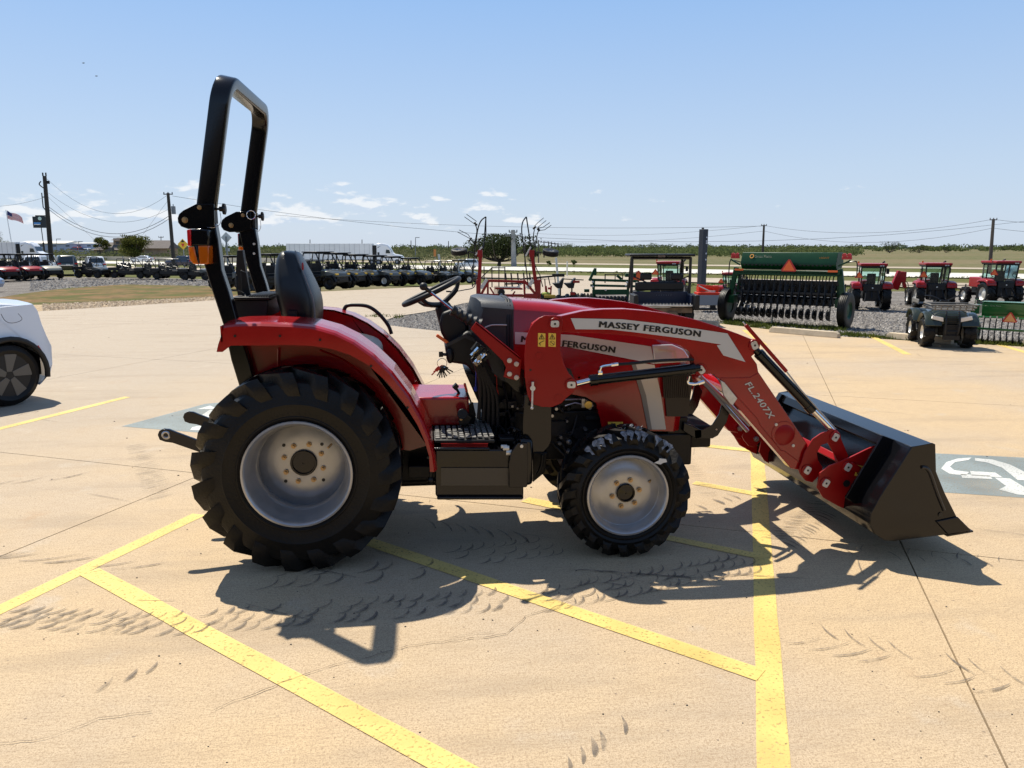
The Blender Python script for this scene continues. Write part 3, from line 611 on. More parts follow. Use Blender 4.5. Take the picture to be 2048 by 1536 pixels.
# cowl behind the hood
cw = [(946, 603), (962, 601), (1027, 606), (1027, 770), (1003, 760), (985, 745), (950, 700), (936, 664), (938, 634)]
a = [A(x, y, HY) for x, y in cw]
def cring(t_):
    s_ = abs(t_); return [Vector((p.x + (.06 * s_ ** 2 if p.x < .30 else 0), YC + t_ * (HW / 2 + .005), p.z + (-.05 * (max(0, s_ - .62) / .38) ** 2.2 + .014 if p.z > 1.25 else 0))) for p in a]
m = MB(); m.loft([cring(t_) for t_ in (-1, -.96, -.85, -.6, -.3, 0, .3, .6, .85, .96, 1)]); co = m.build('cowl', COWL, TR, ang=40)
for x in (1016, 1021):
    m = MB(); P = [A(x, 760, HY - .010), A(x, 640, HY - .010)]; zt = A(x, 606, HY).z + .016
    P += [Vector((P[0].x, HY + .02, zt - .035)), Vector((P[0].x, HY + .07, zt - .004)), Vector((P[0].x, YC, zt + .002)), Vector((P[0].x, 2 * YC - HY - .06, zt - .004)), Vector((P[0].x, 2 * YC - HY, zt - .04)), Vector((P[0].x, 2 * YC - HY, 1.0))]
    m.tube(P, .008, 8); m.build('rubber_seal', BLKM, co)
m = MB(); m.tube(cr([A(970, 655, HY - .008), A(985, 650, HY - .01), A(1015, 650, HY - .01)], 4), .004, 6); m.build('cowl_edge_trim', SLV, co)
# ---- dashboard column, steering wheel
m = MB(); P = [A(x, y, YC - .10) for x, y in [(879, 648), (884, 626), (905, 618), (935, 650), (935, 690), (895, 690), (882, 666)]]; m.prism(P, [Vector((p.x, YC + .14, p.z)) for p in P])
P = [A(x, y, YC - .16) for x, y in [(890, 692), (935, 662), (1010, 690), (1010, 780), (960, 760), (932, 730), (895, 725)]]; m.prism(P, [Vector((p.x, YC + .18, p.z)) for p in P]); ds = m.build('dashboard', BLKM, TR, bevel=.014)
m = MB(); plate(m, [(892, 688), (930, 668), (1000, 700), (1000, 706), (930, 676), (894, 694)], YC - .165, .01); m.build('dashboard_trim', COWL, ds)
m = MB(); p = A(900, 712, YC - .18); m.ball(p, .045, 14, 8, (.5, .5, 1)); m.cyl(p + Vector((-.02, -.01, .01)), p + Vector((-.045, -.01, .012)), .009, n=8); m.box(p + Vector((-.052, -.01, .012)), (.024, .012, .03)); ig = m.build('ignition_switch', BLKM, ds)
m = MB(); k0 = A(884, 716, YC - .19); m.tube([k0 + Vector((.028 * math.cos(q), 0, -.03 + .028 * math.sin(q))) for q in [2 * math.pi * i / 14 for i in range(14)]], .0018, 5, close=True); m.build('key_ring', CHR, ig)
rg = random.Random(2)
for k in range(9):
    m = MB(); a_ = R(-150 + k * 15); c = k0 + Vector((-.005 + rg.uniform(-.012, .012), rg.uniform(-.02, .02), -.05)); d = Vector((math.cos(a_), 0, math.sin(a_)))
    m.bar(c, c + d * .03, .004, .020); m.bar(c + d * .03, c + d * .065, .002, .007); m.build('key', REDP if k in (0, 1) else BLKM, ig)
m = MB(); m.bar(A(873, 670, YC - .15), A(896, 686, YC - .15), .02, .018); m.build('shuttle_lever', ORG, ds, bevel=.004)
SC = A(863, 583, YC); ta = R(25); tx = Vector((math.cos(ta), 0, math.sin(ta))); ty = Vector((0, 1, 0)); tz = tx.cross(ty); tz = tz if tz.z > 0 else -tz
rS = .178; m = MB(); m.tube([SC + tx * rS * math.cos(q) + ty * rS * math.sin(q) for q in [2 * math.pi * i / 48 for i in range(48)]], .0155, 12, close=True); sw = m.build('steering_wheel', BLKM, TR)
hb = SC - tz * .095 + tx * .02
m = MB(); m.cyl(hb + tz * .02, hb - tz * .05, .034, .05, 20)
for q in (0, 120, 240):
    e = SC + tx * rS * math.cos(R(q + 8)) + ty * rS * math.sin(R(q + 8)); mid = hb.lerp(e, .72) - tz * .028; m.tube(cr([hb, mid, e], 5), [.016] * 6 + [.013] * 5, 8)
m.build('steering_spokes', BLKM, sw)
m = MB(); m.cyl(hb, A(905, 655, YC), .045, .075, 16); m.box(A(905, 633, YC), (.13, .12, .07), M=Matrix.Rotation(R(-25), 3, 'Y')); m.build('steering_column', BLKM, TR, bevel=.01)
# ---- seat
def ring3(c, w_, h_, r_, ax=(1, 0, 0)): return [Vector((c[0] + u_, c[1] + v_, c[2])) for u_, v_ in rrect(w_, h_, r_, 4)]
SY = YC
prof = [((596, 660), (641, 657), .40), ((577, 655), (643, 640), .44), ((566, 620), (644, 615), .47), ((558, 590), (641, 592), .475), ((555, 565), (633, 572), .46), ((554, 545), (622, 548), .40), ((555, 525), (611, 528), .33), ((560, 508), (603, 512), .28), ((568, 500), (597, 502), .22)]
rings = []
for (x0, y0), (x1, y1), wd_ in prof:
    p, q = A(x0, y0, SY), A(x1, y1, SY); n_ = 24; rg_ = []
    for i in range(n_):
        an = 2 * math.pi * i / n_; cx_ = math.copysign(abs(math.cos(an)) ** .62, math.cos(an)); sy_ = math.copysign(abs(math.sin(an)) ** .62, math.sin(an)); c_ = (p + q) / 2
        rg_.append(Vector((c_.x, SY, c_.z)) + (q - p) * .5 * cx_ + Vector((0, wd_ / 2 * sy_, 0)))
    rings.append(rg_)
m = MB(); m.loft(rings); sb = m.build('seat_backrest', VIN, TR, ang=60); md = sb.modifiers.new('sub', 'SUBSURF'); md.levels = 1; md.render_levels = 1
m = MB(); sd = [(rings[i][18 + 3] * 1.0) for i in range(len(rings))]; m.tube(cr([p + Vector((.006, -.007, 0)) for p in sd], 4), .0042, 6); m.build('seat_piping', PIP, sb)
m = MB(); sd = [(rings[i][18 - 4] * 1.0) for i in range(3, len(rings))]
p = A(607, 533, SY - .15); m.tube([p + Vector((-.004, 0, 0)) + Vector((0, .014 * math.cos(q), .020 * math.sin(q))) for q in [2 * math.pi * i / 10 for i in range(10)]], .004, 5, close=True); m.build('seat_emblem', pbr('dark_red_stitch', (.30, .02, .02), .6), sb)
P0 = A(650, 676, YC); P1 = A(765, 690, YC); rings = []
for t_, zt, zb, wd_ in ((0, .0, -.07, .36), (.06, .025, -.10, .44), (.35, .020, -.12, .50), (.7, -.002, -.13, .50), (.92, -.025, -.14, .46), (1.0, -.075, -.13, .36)):
    c_ = P0.lerp(P1, t_); c_.z = P0.z; zc = c_.z + (zt + zb) / 2; hh = zt - zb; rings.append([Vector((c_.x, YC + u_, zc + v_)) for u_, v_ in rrect(wd_, hh, min(.04, hh * .45), 4)])
m = MB(); m.loft(rings); cu = m.build('seat_cushion', COWL, TR, ang=60); md = cu.modifiers.new('sub', 'SUBSURF'); md.levels = 1; md.render_levels = 1
m = MB(); m.box((P0.x + .10, YC, P0.z - .20), (.42, .36, .12)); m.build('seat_base', BLKM, TR, bevel=.02)
m = MB(); m.box(A(585, 640, YC - .24), (.05, .02, .10)); m.cyl(A(580, 646, YC - .245), A(580, 646, YC - .26), .010, n=8); m.build('seat_hinge', BLKM, TR)
# ---- fenders
FYo = 3.965; FYi = 4.28
arc = [(447, 656), (470, 653), (520, 652), (580, 654), (625, 658), (668, 670), (705, 688), (742, 714), (780, 750), (815, 796), (842, 846), (856, 880), (864, 912), (868, 944)]
arcl = [(860, 944), (858, 912), (850, 884), (836, 852), (808, 806), (774, 764), (736, 730), (700, 710), (664, 698), (625, 692), (580, 690), (520, 691), (462, 691), (445, 704), (433, 704), (436, 690)]
def fend(mb):
    plate(mb, arc + arcl, FYo, .006)
    up = [A(x, y, FYo) for x, y in arc]; n_ = len(up); th = .006
    prof = [(0, -.0), (.012, .010), (.04, .018), (.12, .022), (FYi - FYo, .024)]
    for j in range(len(prof) - 1):
        (y0, z0), (y1, z1) = prof[j], prof[j + 1]
        for i in range(n_ - 1):
            p, q = up[i], up[i + 1]; d = (q - p).normalized(); nn = Vector((-d.z, 0, d.x)); nn = nn if nn.z > 0 or nn.x > 0 else -nn
            d0 = (up[i + 1] - up[max(0, i - 1)]).normalized(); n0 = Vector((-d0.z, 0, d0.x)); n0 = n0 if (n0.z > 0) else -n0
            d1 = (up[min(n_ - 1, i + 2)] - up[i]).normalized(); n1_ = Vector((-d1.z, 0, d1.x)); n1_ = n1_ if (n1_.z > 0) else -n1_
            mb.add([p + n0 * z0 + Vector((0, y0, 0)), q + n1_ * z0 + Vector((0, y0, 0)), q + n1_ * z1 + Vector((0, y1, 0)), p + n0 * z1 + Vector((0, y1, 0))], [(0, 1, 2, 3)])
            mb.add([p + n0 * (z0 - th) + Vector((0, y0, 0)), q + n1_ * (z0 - th) + Vector((0, y0, 0)), q + n1_ * (z1 - th) + Vector((0, y1, 0)), p + n0 * (z1 - th) + Vector((0, y1, 0))], [(0, 3, 2, 1)])
    inner = [Vector((A(x, y, FYo).x, FYi, A(x, y, FYo).z + .012)) for x, y in arc[1:]]
    low = [Vector((.045, FYi, .60)), Vector((-.10, FYi, .56)), Vector((-.35, FYi, .60)), Vector((-.75, FYi, .62)), Vector((-.92, FYi, .80)), Vector((-1.0, FYi, 1.16))]
    P = inner + low; mb.prism(P, [Vector((p.x, FYi + .005, p.z)) for p in P])
    r_ = A(447, 656, FYo); mb.box((r_.x - .012, (FYo + FYi) / 2, r_.z - .03), (.008, FYi - FYo, .08))
fn = both('fender', fend, RED, ang=50)
m = MB(); m.tube(cr([A(556, 697, 4.25), A(556, 740, 4.27)], 3), .006, 6); m.tube(cr([A(640, 700, 4.28), A(700, 728, 4.28), A(760, 790, 4.28), A(800, 880, 4.29)], 5), .006, 6); m.build('fender_rib', RED, fn[0])
m = MB(); P = [A(x, y, 4.36) for x, y in [(820, 795), (938, 795), (938, 852), (820, 852)]]; m.prism(P, [Vector((p.x, 2 * YC - 4.36, p.z)) for p in P]); m.build('centre_tunnel', RED, TR, bevel=.012)
m = MB(); P = [A(x, y, 4.33) for x, y in [(640, 672), (742, 705), (800, 770), (830, 850), (640, 850)]]; m.prism(P, [Vector((p.x, 2 * YC - 4.33, p.z)) for p in P]); m.build('seat_platform', RED, TR, bevel=.01)
m = MB(); m.tube(cr([A(686, 630, 5.08), A(692, 613, 5.08), A(710, 610, 5.08), A(736, 613, 5.08), A(757, 627, 5.08), A(776, 650, 5.08), A(783, 668, 5.08)], 6), .0125, 10); m.build('grab_handle', BLKM, TR)
m = MB(); m.bar(A(684, 680, 4.36), A(705, 668, 4.36), .05, .05); m.bar(A(704, 690, 4.36), A(726, 684, 4.36), .05, .035); m.build('hydraulic_lever', BLKM, TR, bevel=.006)
for far_ in (False, True):
    for q in ((470, 672), (560, 672), (640, 680), (742, 732), (815, 815), (856, 915)):
        m = MB(); p = A(*q, FYo - .001); m.cyl(p, p - Vector((0, .005, 0)), .0065, n=8)
        if far_: m.v = mir(m.v)
        m.build('fender_bolt', CAST, fn[1 if far_ else 0])
# ---- rollbar
MC = 4.73; PY_ = 4.21; pw = .055
lo = [(386, 438), (430, 448), (436, 480), (443, 540), (458, 585), (473, 640), (484, 680), (500, 730), (512, 775), (482, 785), (462, 720), (448, 655), (425, 585), (405, 520), (395, 480)]
rb = both('rollbar_post', lambda mb: plate(mb, lo, PY_, .07), BLK, bevel=.006)
B1 = A(411, 436, PY_ + .035); T1 = A(446, 156, PY_ + .035); B2, T2 = [Vector(v) for v in mir([B1, T1])]
Ld = (T1 - B1).normalized(); Yd = Vector((0, 1, 0)); Nd = Ld.cross(Yd)
path = [B1]; rc = .13; c1 = T1 - Ld * rc
for i in range(9):
    a_ = R(90 * i / 8); path.append(T1 - Ld * rc + Yd * rc + (-Yd * math.cos(a_) + Ld * math.sin(a_)) * rc)
for i in range(9):
    a_ = R(90 * i / 8); path.append(T2 - Ld * rc - Yd * rc + (Yd * math.sin(a_) + Ld * math.cos(a_)) * rc)
path.append(B2); rings = []
for i, p in enumerate(path):
    d = (path[min(i + 1, len(path) - 1)] - path[max(i - 1, 0)]).normalized(); s_ = d.cross(Nd).normalized()
    rings.append([p + Nd * u_ + s_ * v_ for u_, v_ in rrect(.094, .066, .012, 3)])
m = MB(); m.loft(rings); rbt = m.build('rollbar_top', BLK, TR, ang=50)

br_ = [(355, 436), (358, 428), (366, 421), (392, 408), (428, 408), (429, 452), (404, 457), (376, 458), (362, 453), (356, 445)]
rbp = both('hinge_bracket', lambda mb: (plate(mb, br_, PY_ - .014, .010), plate(mb, br_, PY_ + .076, .010)), BLK, bevel=.002)
for k, far in enumerate((False, True)):
    for q, r_ in (((399, 415), .0085), ((370, 440), .0115)):
        m = MB(); p = A(*q, PY_ - .014); s_ = -1
        m.cyl(p, p + Vector((0, -.004, 0)), r_ * 1.35, n=16); m.cyl(p + Vector((0, -.004, 0)), p + Vector((0, -.014, 0)), r_ * 1.0, n=6); m.cyl(p + Vector((0, -.014, 0)), p + Vector((0, -.020, 0)), r_ * .5, n=10); m.cyl(p + Vector((0, .1, 0)), p + Vector((0, .122, 0)), r_, n=6)
        if far: m.v = [(v[0], v[1] + (2 * MC - 2 * PY_ - .072), v[2]) for v in m.v]
        m.build('hinge_bolt', BRS, rbp[k])
    m = MB(); p = A(430, 418, PY_ + .035); m.box(p + Vector((-.004, 0, -.02)), (.016, .06, .11)); m.cyl(p, p + Vector((.04, 0, 0)), .006, n=10); m.cyl(p + Vector((.022, 0, 0)), p + Vector((.036, 0, 0)), .013, n=10)
    for i in range(6):
        a_ = 2 * math.pi * i / 6; m.ball(p + Vector((.046, .020 * math.cos(a_), .022 * math.sin(a_))), .011, 8, 5, (.7, 1, 1))
    m.cyl(p + Vector((.038, 0, 0)), p + Vector((.054, 0, 0)), .022, n=14)
    if far: m.v = mir(m.v)
    m.build('locking_knob', BLKM, TR)
    m = MB(); m.tube(cr([A(440, 425, PY_ + .02), A(442, 440, PY_ + .02), A(438, 450, PY_ + .01), A(428, 455, PY_ - .01), A(414, 455, PY_ - .02)], 5), .0016, 5)
    if far: m.v = mir(m.v)
    m.build('retaining_cable', STL, TR)
m = MB(); p = A(503, 430, 5.15); m.tube([p + Vector((.027 * math.cos(q), -.012, .027 * math.sin(q))) for q in [2 * math.pi * i / 20 for i in range(20)]], .002, 5, close=True); m.build('pin_ring', CHR, TR)
for y_ in (488, 507):
    m = MB(); p = A(508.5, y_, 5.18); m.cyl(p + Vector((0, .005, 0)), p - Vector((0, .01, 0)), .008, n=8); m.build('rollbar_screw', ZNC, TR)
# tail lights
for far in (False, True):
    def fix(mb):
        if far: mb.v = mir(mb.v)
        return mb
    m = MB(); plate(m, [(376, 459), (400, 457), (417, 459), (418, 492), (376, 492)], 4.13, .13); plate(m, [(386, 490), (395, 490), (399, 528), (391, 526)], 4.125, .12); tl = fix(m).build('tail_light', BLK, TR, bevel=.008)
    m = MB(); plate(m, [(373, 460), (381, 458), (382, 492), (375, 492)], 4.120, .135); fix(m).build('red_lens', RLN, tl, bevel=.004)
    m = MB(); plate(m, [(375, 493), (388, 493), (396, 529), (386, 528), (379, 520)], 4.120, .135); fix(m).build('amber_lens', AMB, tl, bevel=.006)
    m = MB(); plate(m, [(395, 491), (417, 491), (417, 528), (399, 529)], 4.125, .12); fix(m).build('amber_lens', AMB, tl, bevel=.006)
    m = MB(); m.box(A(420, 475, 4.24), (.04, .06, .03)); fix(m).build('light_bracket', BLK, tl)
MC = YC
# document box with ribbed lid
P = [A(x, y, 4.40) for x, y in [(466, 600), (536, 600), (534, 636), (474, 636)]]; m = MB(); m.prism(P, [Vector((p.x, 4.78, p.z)) for p in P]); bx = m.build('document_box', BLKM, TR, bevel=.006)
p0 = A(461, 597, 4.39); p1 = A(540, 597, 4.39); m = MB(); m.box(((p0.x + p1.x) / 2, 4.59, p0.z), (p1.x - p0.x, .42, .014)); 
for i in range(9): m.box((p0.x + .1 + i * .013, 4.59, p0.z + .010), (.006, .40, .014))
m.build('box_lid', BLKM, bx, bevel=.003)
m = MB(); plate(m, [(474, 500), (485, 500), (498, 590), (476, 594), (470, 560)], 4.62, .05); plate(m, [(481, 540), (492, 545), (500, 590), (484, 592)], 4.52, .01); m.tube([A(473, 550, 4.5), A(474, 580, 4.5), A(490, 588, 4.5), A(492, 597, 4.45)], .006, 6); m.build('folded_sign_mast', BLKM, TR, bevel=.004)
m = MB(); m.bar(A(510, 640, 4.6), A(540, 632, 4.6), .10, .03); m.bar(A(500, 655, 4.5), A(560, 640, 4.5), .03, .012); m.box(A(510, 655, 4.62), (.05, .2, .10)); m.build('seat_bracket', BLKM, TR, bevel=.004)
# ---- lower links
def link(mb):
    plate(mb, [(326, 858), (318, 862), (315, 870), (319, 880), (330, 884), (345, 886), (420, 912), (470, 930), (470, 905), (420, 890), (350, 864), (338, 859)], 4.34, .022)
ll = both('lower_link', link, BLK, bevel=.003)
for k, far in enumerate((0, 1)):
    m = MB(); p = A(331, 871, 4.33); m.tube([p + Vector((.018 * math.cos(q), .012, .018 * math.sin(q))) for q in [2 * math.pi * i / 18 for i in range(18)]], .008, 8, close=True)
    if far: m.v = mir(m.v)
    m.build('link_eye', STL, ll[k])
    m = MB(); m.cyl(p + Vector((0, .004, 0)), p + Vector((0, .0035, 0)), .011, n=14); m.v = [(v[0], v[1] + .003, v[2]) for v in m.v]
# ---- floor step and box
m = MB(); P = [A(x, y, 4.06) for x, y in [(868, 880), (990, 880), (990, 887), (868, 887)]]; m.prism(P, [Vector((p.x, 5.1, p.z)) for p in P]); fl = m.build('foot_platform', BLKM, TR, bevel=.006)
x0, x1, zt = P[0].x, P[1].x, P[0].z
FLM = pbr('worn_floor_mat', (.13, .125, .115), .75, var=.35, vscale=30, bump=.2)
m = MB()
for i in range(10):
    for j in range(11):
        m.box((x0 + .02 + i * .033, 4.09 + j * .048 + (.012 if i % 2 else 0), zt + .004), (.022, .034, .007))
m.build('floor_tread', FLM, fl)
m = MB(); plate(m, [(882, 887), (976, 887), (974, 898), (884, 898)], 4.05, .02); m.build('platform_reflector_bar', REDM, fl)
m = MB(); P = [A(x, y, 4.02) for x, y in [(871, 900), (1047, 900), (1047, 999), (878, 999), (871, 990)]]; m.prism(P, [Vector((p.x, 4.36, p.z)) for p in P])
plate(m, [(868, 896), (980, 896), (980, 901), (868, 901)], 4.0, .03); plate(m, [(874, 994), (1046, 994), (1046, 1000), (874, 1000)], 3.995, .03); tb = m.build('battery_box', BLK, TR, bevel=.006)
m = MB(); plate(m, [(882, 936), (1018, 936), (1018, 971), (882, 971)], 4.012, .01); m.build('box_panel', pbr('satin_black', (.03, .027, .024), .30), tb)
m = MB(); plate(m, [(816, 932), (862, 932), (862, 957), (816, 957)], 4.25, .3); m.build('axle_bracket', CAST, TR, bevel=.006)
m = MB(); m.ball(A(862, 960, 4.05), .022); m.cyl(A(862, 940, 4.05), A(862, 960, 4.05), .010, n=8); m.build('fender_stay', CAST, TR)
m = MB(); plate(m, [(1022, 905), (1036, 886), (1055, 886), (1055, 972), (1052, 975), (1018, 975), (1018, 930)], 3.985, .02); cg = m.build('canister_guard', BLK, TR, bevel=.003)
m = MB(); P = [A(x, y, 4.0) for x, y in [(1040, 878), (1063, 878), (1066, 884), (1066, 970), (1050, 973), (1040, 960)]]; m.prism(P, [Vector((p.x, 4.20, p.z)) for p in P]); m.build('canister', BLK, TR, bevel=.02, seg=3)
m = MB(); p = A(1043, 892, 3.98); m.cyl(p, p - Vector((0, .008, 0)), .009, n=10); m.build('guard_bolt', ZNC, cg)
m = MB(); 
for q in ((1012, 896, .014), (1018, 905, .016), (1008, 893, .01)): m.cyl(A(q[0] - 6, q[1], 4.02), A(q[0] + 6, q[1], 4.02), q[2], n=12)
m.build('fuel_filter', ZNC, TR)
m = MB(); plate(m, [(1000, 876), (1030, 876), (1030, 884), (1000, 884)], 4.1, .1); m.build('step_bracket', CAST, TR, bevel=.005)
m = MB(); plate(m, [(1066, 905), (1095, 905), (1090, 945), (1066, 965)], 4.3, .1); m.tube(cr([A(1085, 908, 4.2), A(1083, 930, 4.2), A(1074, 950, 4.2)], 4), .012, 8); m.build('side_bracket', CAST, TR, bevel=.005)
# pedals, levers
m = MB(); plate(m, [(916, 866), (924, 850), (934, 842), (940, 846), (928, 858), (918, 878)], 4.30, .012); plate(m, [(918, 840), (933, 826), (944, 836), (934, 852), (918, 850)], 4.28, .05); m.cyl(A(925, 828, 4.25), A(925, 828, 4.36), .03, n=16); m.build('brake_pedal', CAST, TR, bevel=.003)
m = MB(); 
for q in ((922, 838), (926, 832)): p = A(*q, 4.27); m.cyl(p, p - Vector((0, .012, 0)), .008, n=8)
m.build('pedal_bolt', BRS, TR)
m = MB(); m.bar(A(914, 776, 4.5), A(908, 770, 4.5), .05, .03); m.bar(A(911, 774, 4.5), A(920, 790, 4.5), .02, .015); m.build('clutch_pedal', CAST, TR)
m = MB(); m.bar(A(929, 766, 4.4), A(934, 784, 4.4), .014, .014); m.build('parking_lever_grip', REDP, TR, bevel=.005)
m = MB(); m.bar(A(934, 784, 4.4), A(944, 810, 4.4), .010, .010); plate(m, [(930, 815), (946, 804), (952, 830), (948, 848), (940, 850)], 4.4, .01); m.build('parking_lever', CAST, TR)
m = MB(); plate(m, [(930, 745), (1045, 770), (1045, 880), (995, 880), (975, 850), (960, 812)], 4.46, .4)
for k in range(14):
    a_ = A(rg.uniform(955, 1030), rg.uniform(745, 860), 4.42); m.tube(cr([a_, a_ + Vector((rg.uniform(-.03, .03), -.03, -.10)), a_ + Vector((rg.uniform(-.05, .05), 0, -.22))], 4), .008, 6)
m.build('firewall', CAST, TR, bevel=.004)
m = MB(); m.tube(cr([A(951, 722, 4.38), A(952, 750, 4.38), A(951, 776, 4.38)], 4), .0035, 6); m.cyl(A(951, 774, 4.38), A(951, 782, 4.38), .010, n=10); m.build('dust_plug', BLU, TR)
m = MB(); m.cyl(A(993, 744, 4.38), A(993, 752, 4.38), .012, n=10); m.tube([A(993, 750, 4.38), A(994, 780, 4.38)], .003, 5); m.cyl(A(994, 780, 4.38), A(994, 788, 4.38), .009, n=10); m.build('dust_plug', REDP, TR)
# ---- loader
AY = 4.08; AT = .075
mast = [(1049, 790), (1103, 790), (1103, 881), (1097, 894), (1087, 904), (1066, 904), (1064, 884), (1045, 880), (1046, 840)]
both('mast_lower_plate', lambda mb: plate(mb, mast, AY - .012, .02), BLK, bevel=.003)
red = [(1068, 645), (1080, 635), (1090, 631), (1122, 632), (1126, 640), (1122, 668), (1121, 700), (1128, 728), (1138, 747), (1151, 760), (1153, 774), (1146, 786), (1134, 795), (1122, 807), (1105, 814), (1085, 814), (1063, 808), (1055, 790), (1050, 755), (1049, 711), (1052, 677), (1060, 656)]
rp = both('mast_side_plate', lambda mb: (plate(mb, red, AY - .035, .010), plate(mb, red, AY + .085, .010)), REDM, bevel=.0025)
both('mast_web', lambda mb: plate(mb, [(1068, 650), (1084, 638), (1088, 650), (1066, 690), (1064, 800), (1058, 780), (1055, 700)], AY - .024, .11), REDM)
def discs(lst, Y, mat, name, parent, th=.004):
    for x, y, r_ in lst:
        m = MB(); p = A(x, y, Y); m.lathe([(.0, 0), (r_ * .80, 0), (r_ * .80, -th * .3), (r_, -th * .3), (r_, th), (0, th)], p, n=28); m.build(name, mat, parent)
discs([(1078, 713, .022), (1117, 796, .022)], AY - .0365, REDM, 'plug_weld', rp[0])
def pinhead(x, y, Y, ang, parent):
    m = MB(); c = A(x, y, Y); Q = Matrix.Rotation(R(ang), 3, 'Y'); pr = [Q @ Vector((u_, 0, v_)) for u_, v_ in rrect(.026 * 1.35, .026 * 1.75, .010, 3)]
    m.prism([c + v for v in pr], [c + v + Vector((0, .010, 0)) for v in pr]); o = m.build('pin_retainer', ZNC, parent)
    m = MB(); m.cyl(c - Vector((0, .001, 0)), c + Vector((0, .002, 0)), .0062, n=12); m.build('grease_hole', INK, o)
    m = MB(); m.lathe([(.0, 0), (.032, 0), (.034, .004), (.034, .02), (0, .02)], c + Vector((0, .006, 0)), n=24); m.build('pin_boss', REDM, parent)
pinhead(1110, 648, AY - .05, 90, TR); pinhead(1143, 770, AY - .05, 90, TR)
m = MB(); p = A(1065, 776, AY - .05); m.cyl(p, p - Vector((0, .012, 0)), .014, n=20); m.cyl(p + Vector((0, -.008, .02)), p + Vector((-.004, -.014, -.105)), .0055, n=10); m.ball(p + Vector((-.004, -.014, -.108)), .009, 10, 6); m.cyl(p + Vector((0, -.008, .01)), p + Vector((0, -.008, .035)), .007, n=8); m.build('mast_pin_handle', ZNC, TR)
discs([(1065, 774, .030)], AY - .038, REDM, 'pin_boss', rp[0], .006)
m = MB(); plate(m, [(1059, 738), (1063, 738), (1063, 742), (1059, 742)], AY - .0365, .002); m.build('square_hole', INK, rp[0])
for x in (1083.5, 1104.5):
    m = MB(); plate(m, [(x - 7.5, 666), (x + 7.5, 667), (x + 7, 694), (x - 7.5, 693)], AY - .0375, .002); lb = m.build('warning_label', YEL, rp[0])
    m = MB(); tri_icon(m, x, 675, 6.2, AY - .0385, .0018); plate(m, [(x - 1, 672), (x + 1, 672), (x + .6, 677), (x - .6, 677)], AY - .0395, .001)
    if x > 1090: m.tube([A(x, 686.5, AY - .0385) + Vector((.0125 * math.cos(q), 0, .0125 * math.sin(q))) for q in [2 * math.pi * i / 16 for i in range(16)]], .0009, 4, close=True); m.bar(A(x - 4, 683, AY - .0385), A(x + 4, 690, AY - .0385), .001, .0025)
    else: m.bar(A(x - 6, 688, AY - .0385), A(x - 1, 684, AY - .0385), .001, .003); m.bar(A(x - 1, 684, AY - .0385), A(x + 5, 681.5, AY - .0385), .001, .0025); m.bar(A(x - 4, 686, AY - .0385), A(x - 3, 691, AY - .0385), .001, .003)
    m.build('label_print', INK, lb)
armU = [(1096, 640), (1122, 632), (1166, 622), (1207, 618.5), (1250, 618), (1293, 621.5), (1342, 628), (1391, 639), (1439, 654), (1475, 667), (1500, 677), (1512, 682), (1519, 690), (1520, 700), (1503, 713), (1514, 728), (1517, 744), (1616, 890), (1612, 908), (1603, 941), (1582, 937), (1470, 808), (1445, 764), (1438, 757), (1427, 748), (1403, 748), (1394, 742), (1388, 730), (1386, 715), (1377, 702), (1361, 691), (1330, 682), (1270, 673), (1200, 667), (1124, 665), (1098, 662)]
arm = both('loader_arm', lambda mb: plate(mb, armU, AY, AT), RED, bevel=.004)
# pressed edge lines on the arm and its lower chord
m = MB(); m.tube([A(x, y, AY - .001) for x, y in [(1440, 756), (1470, 756), (1500, 755), (1516, 746)]], .002, 5); m.tube([A(x, y, AY - .001) for x, y in [(1458, 776), (1515, 838), (1520, 850), (1562, 901), (1568, 902), (1600, 925)]], .0025, 5); m.build('arm_crease', REDM, arm[0])
m = MB(); c = A(1569, 870, AY); m.lathe([(.0, -.004), (.054, -.004), (.060, 0), (.060, .004), (0, .004)], c, n=40); m.build('arm_cover_disc', REDM, arm[0])
m = MB(); m.tube([c + Vector((-.008 + .070 * math.cos(q), -.001, .010 + .070 * math.sin(q))) for q in [2 * math.pi * i / 40 for i in range(40)]], .0016, 5, close=True); m.build('arm_ring', REDM, arm[0])
for q in ((1552, 849), (1586, 891)):
    m = MB(); p = A(*q, AY); m.cyl(p, p - Vector((0, .006, 0)), .0085, n=12); m.build('cover_screw', ZNC, arm[0])
dec = [(1141.6, 636.5), (1244, 638.6), (1342, 650), (1455, 667), (1491, 724), (1447, 711), (1434, 691), (1443, 689), (1366, 677), (1269, 664.5), (1220, 659), (1151, 658.5)]
m = MB(); plate(m, dec, AY - .003, .002); dc = m.build('arm_decal', SLV, arm[0])
textline('MASSEY FERGUSON', (1197, 654.5), (1401, 674), 12.3, AY - .0035, INK, dc, off=.055, curve=.004)
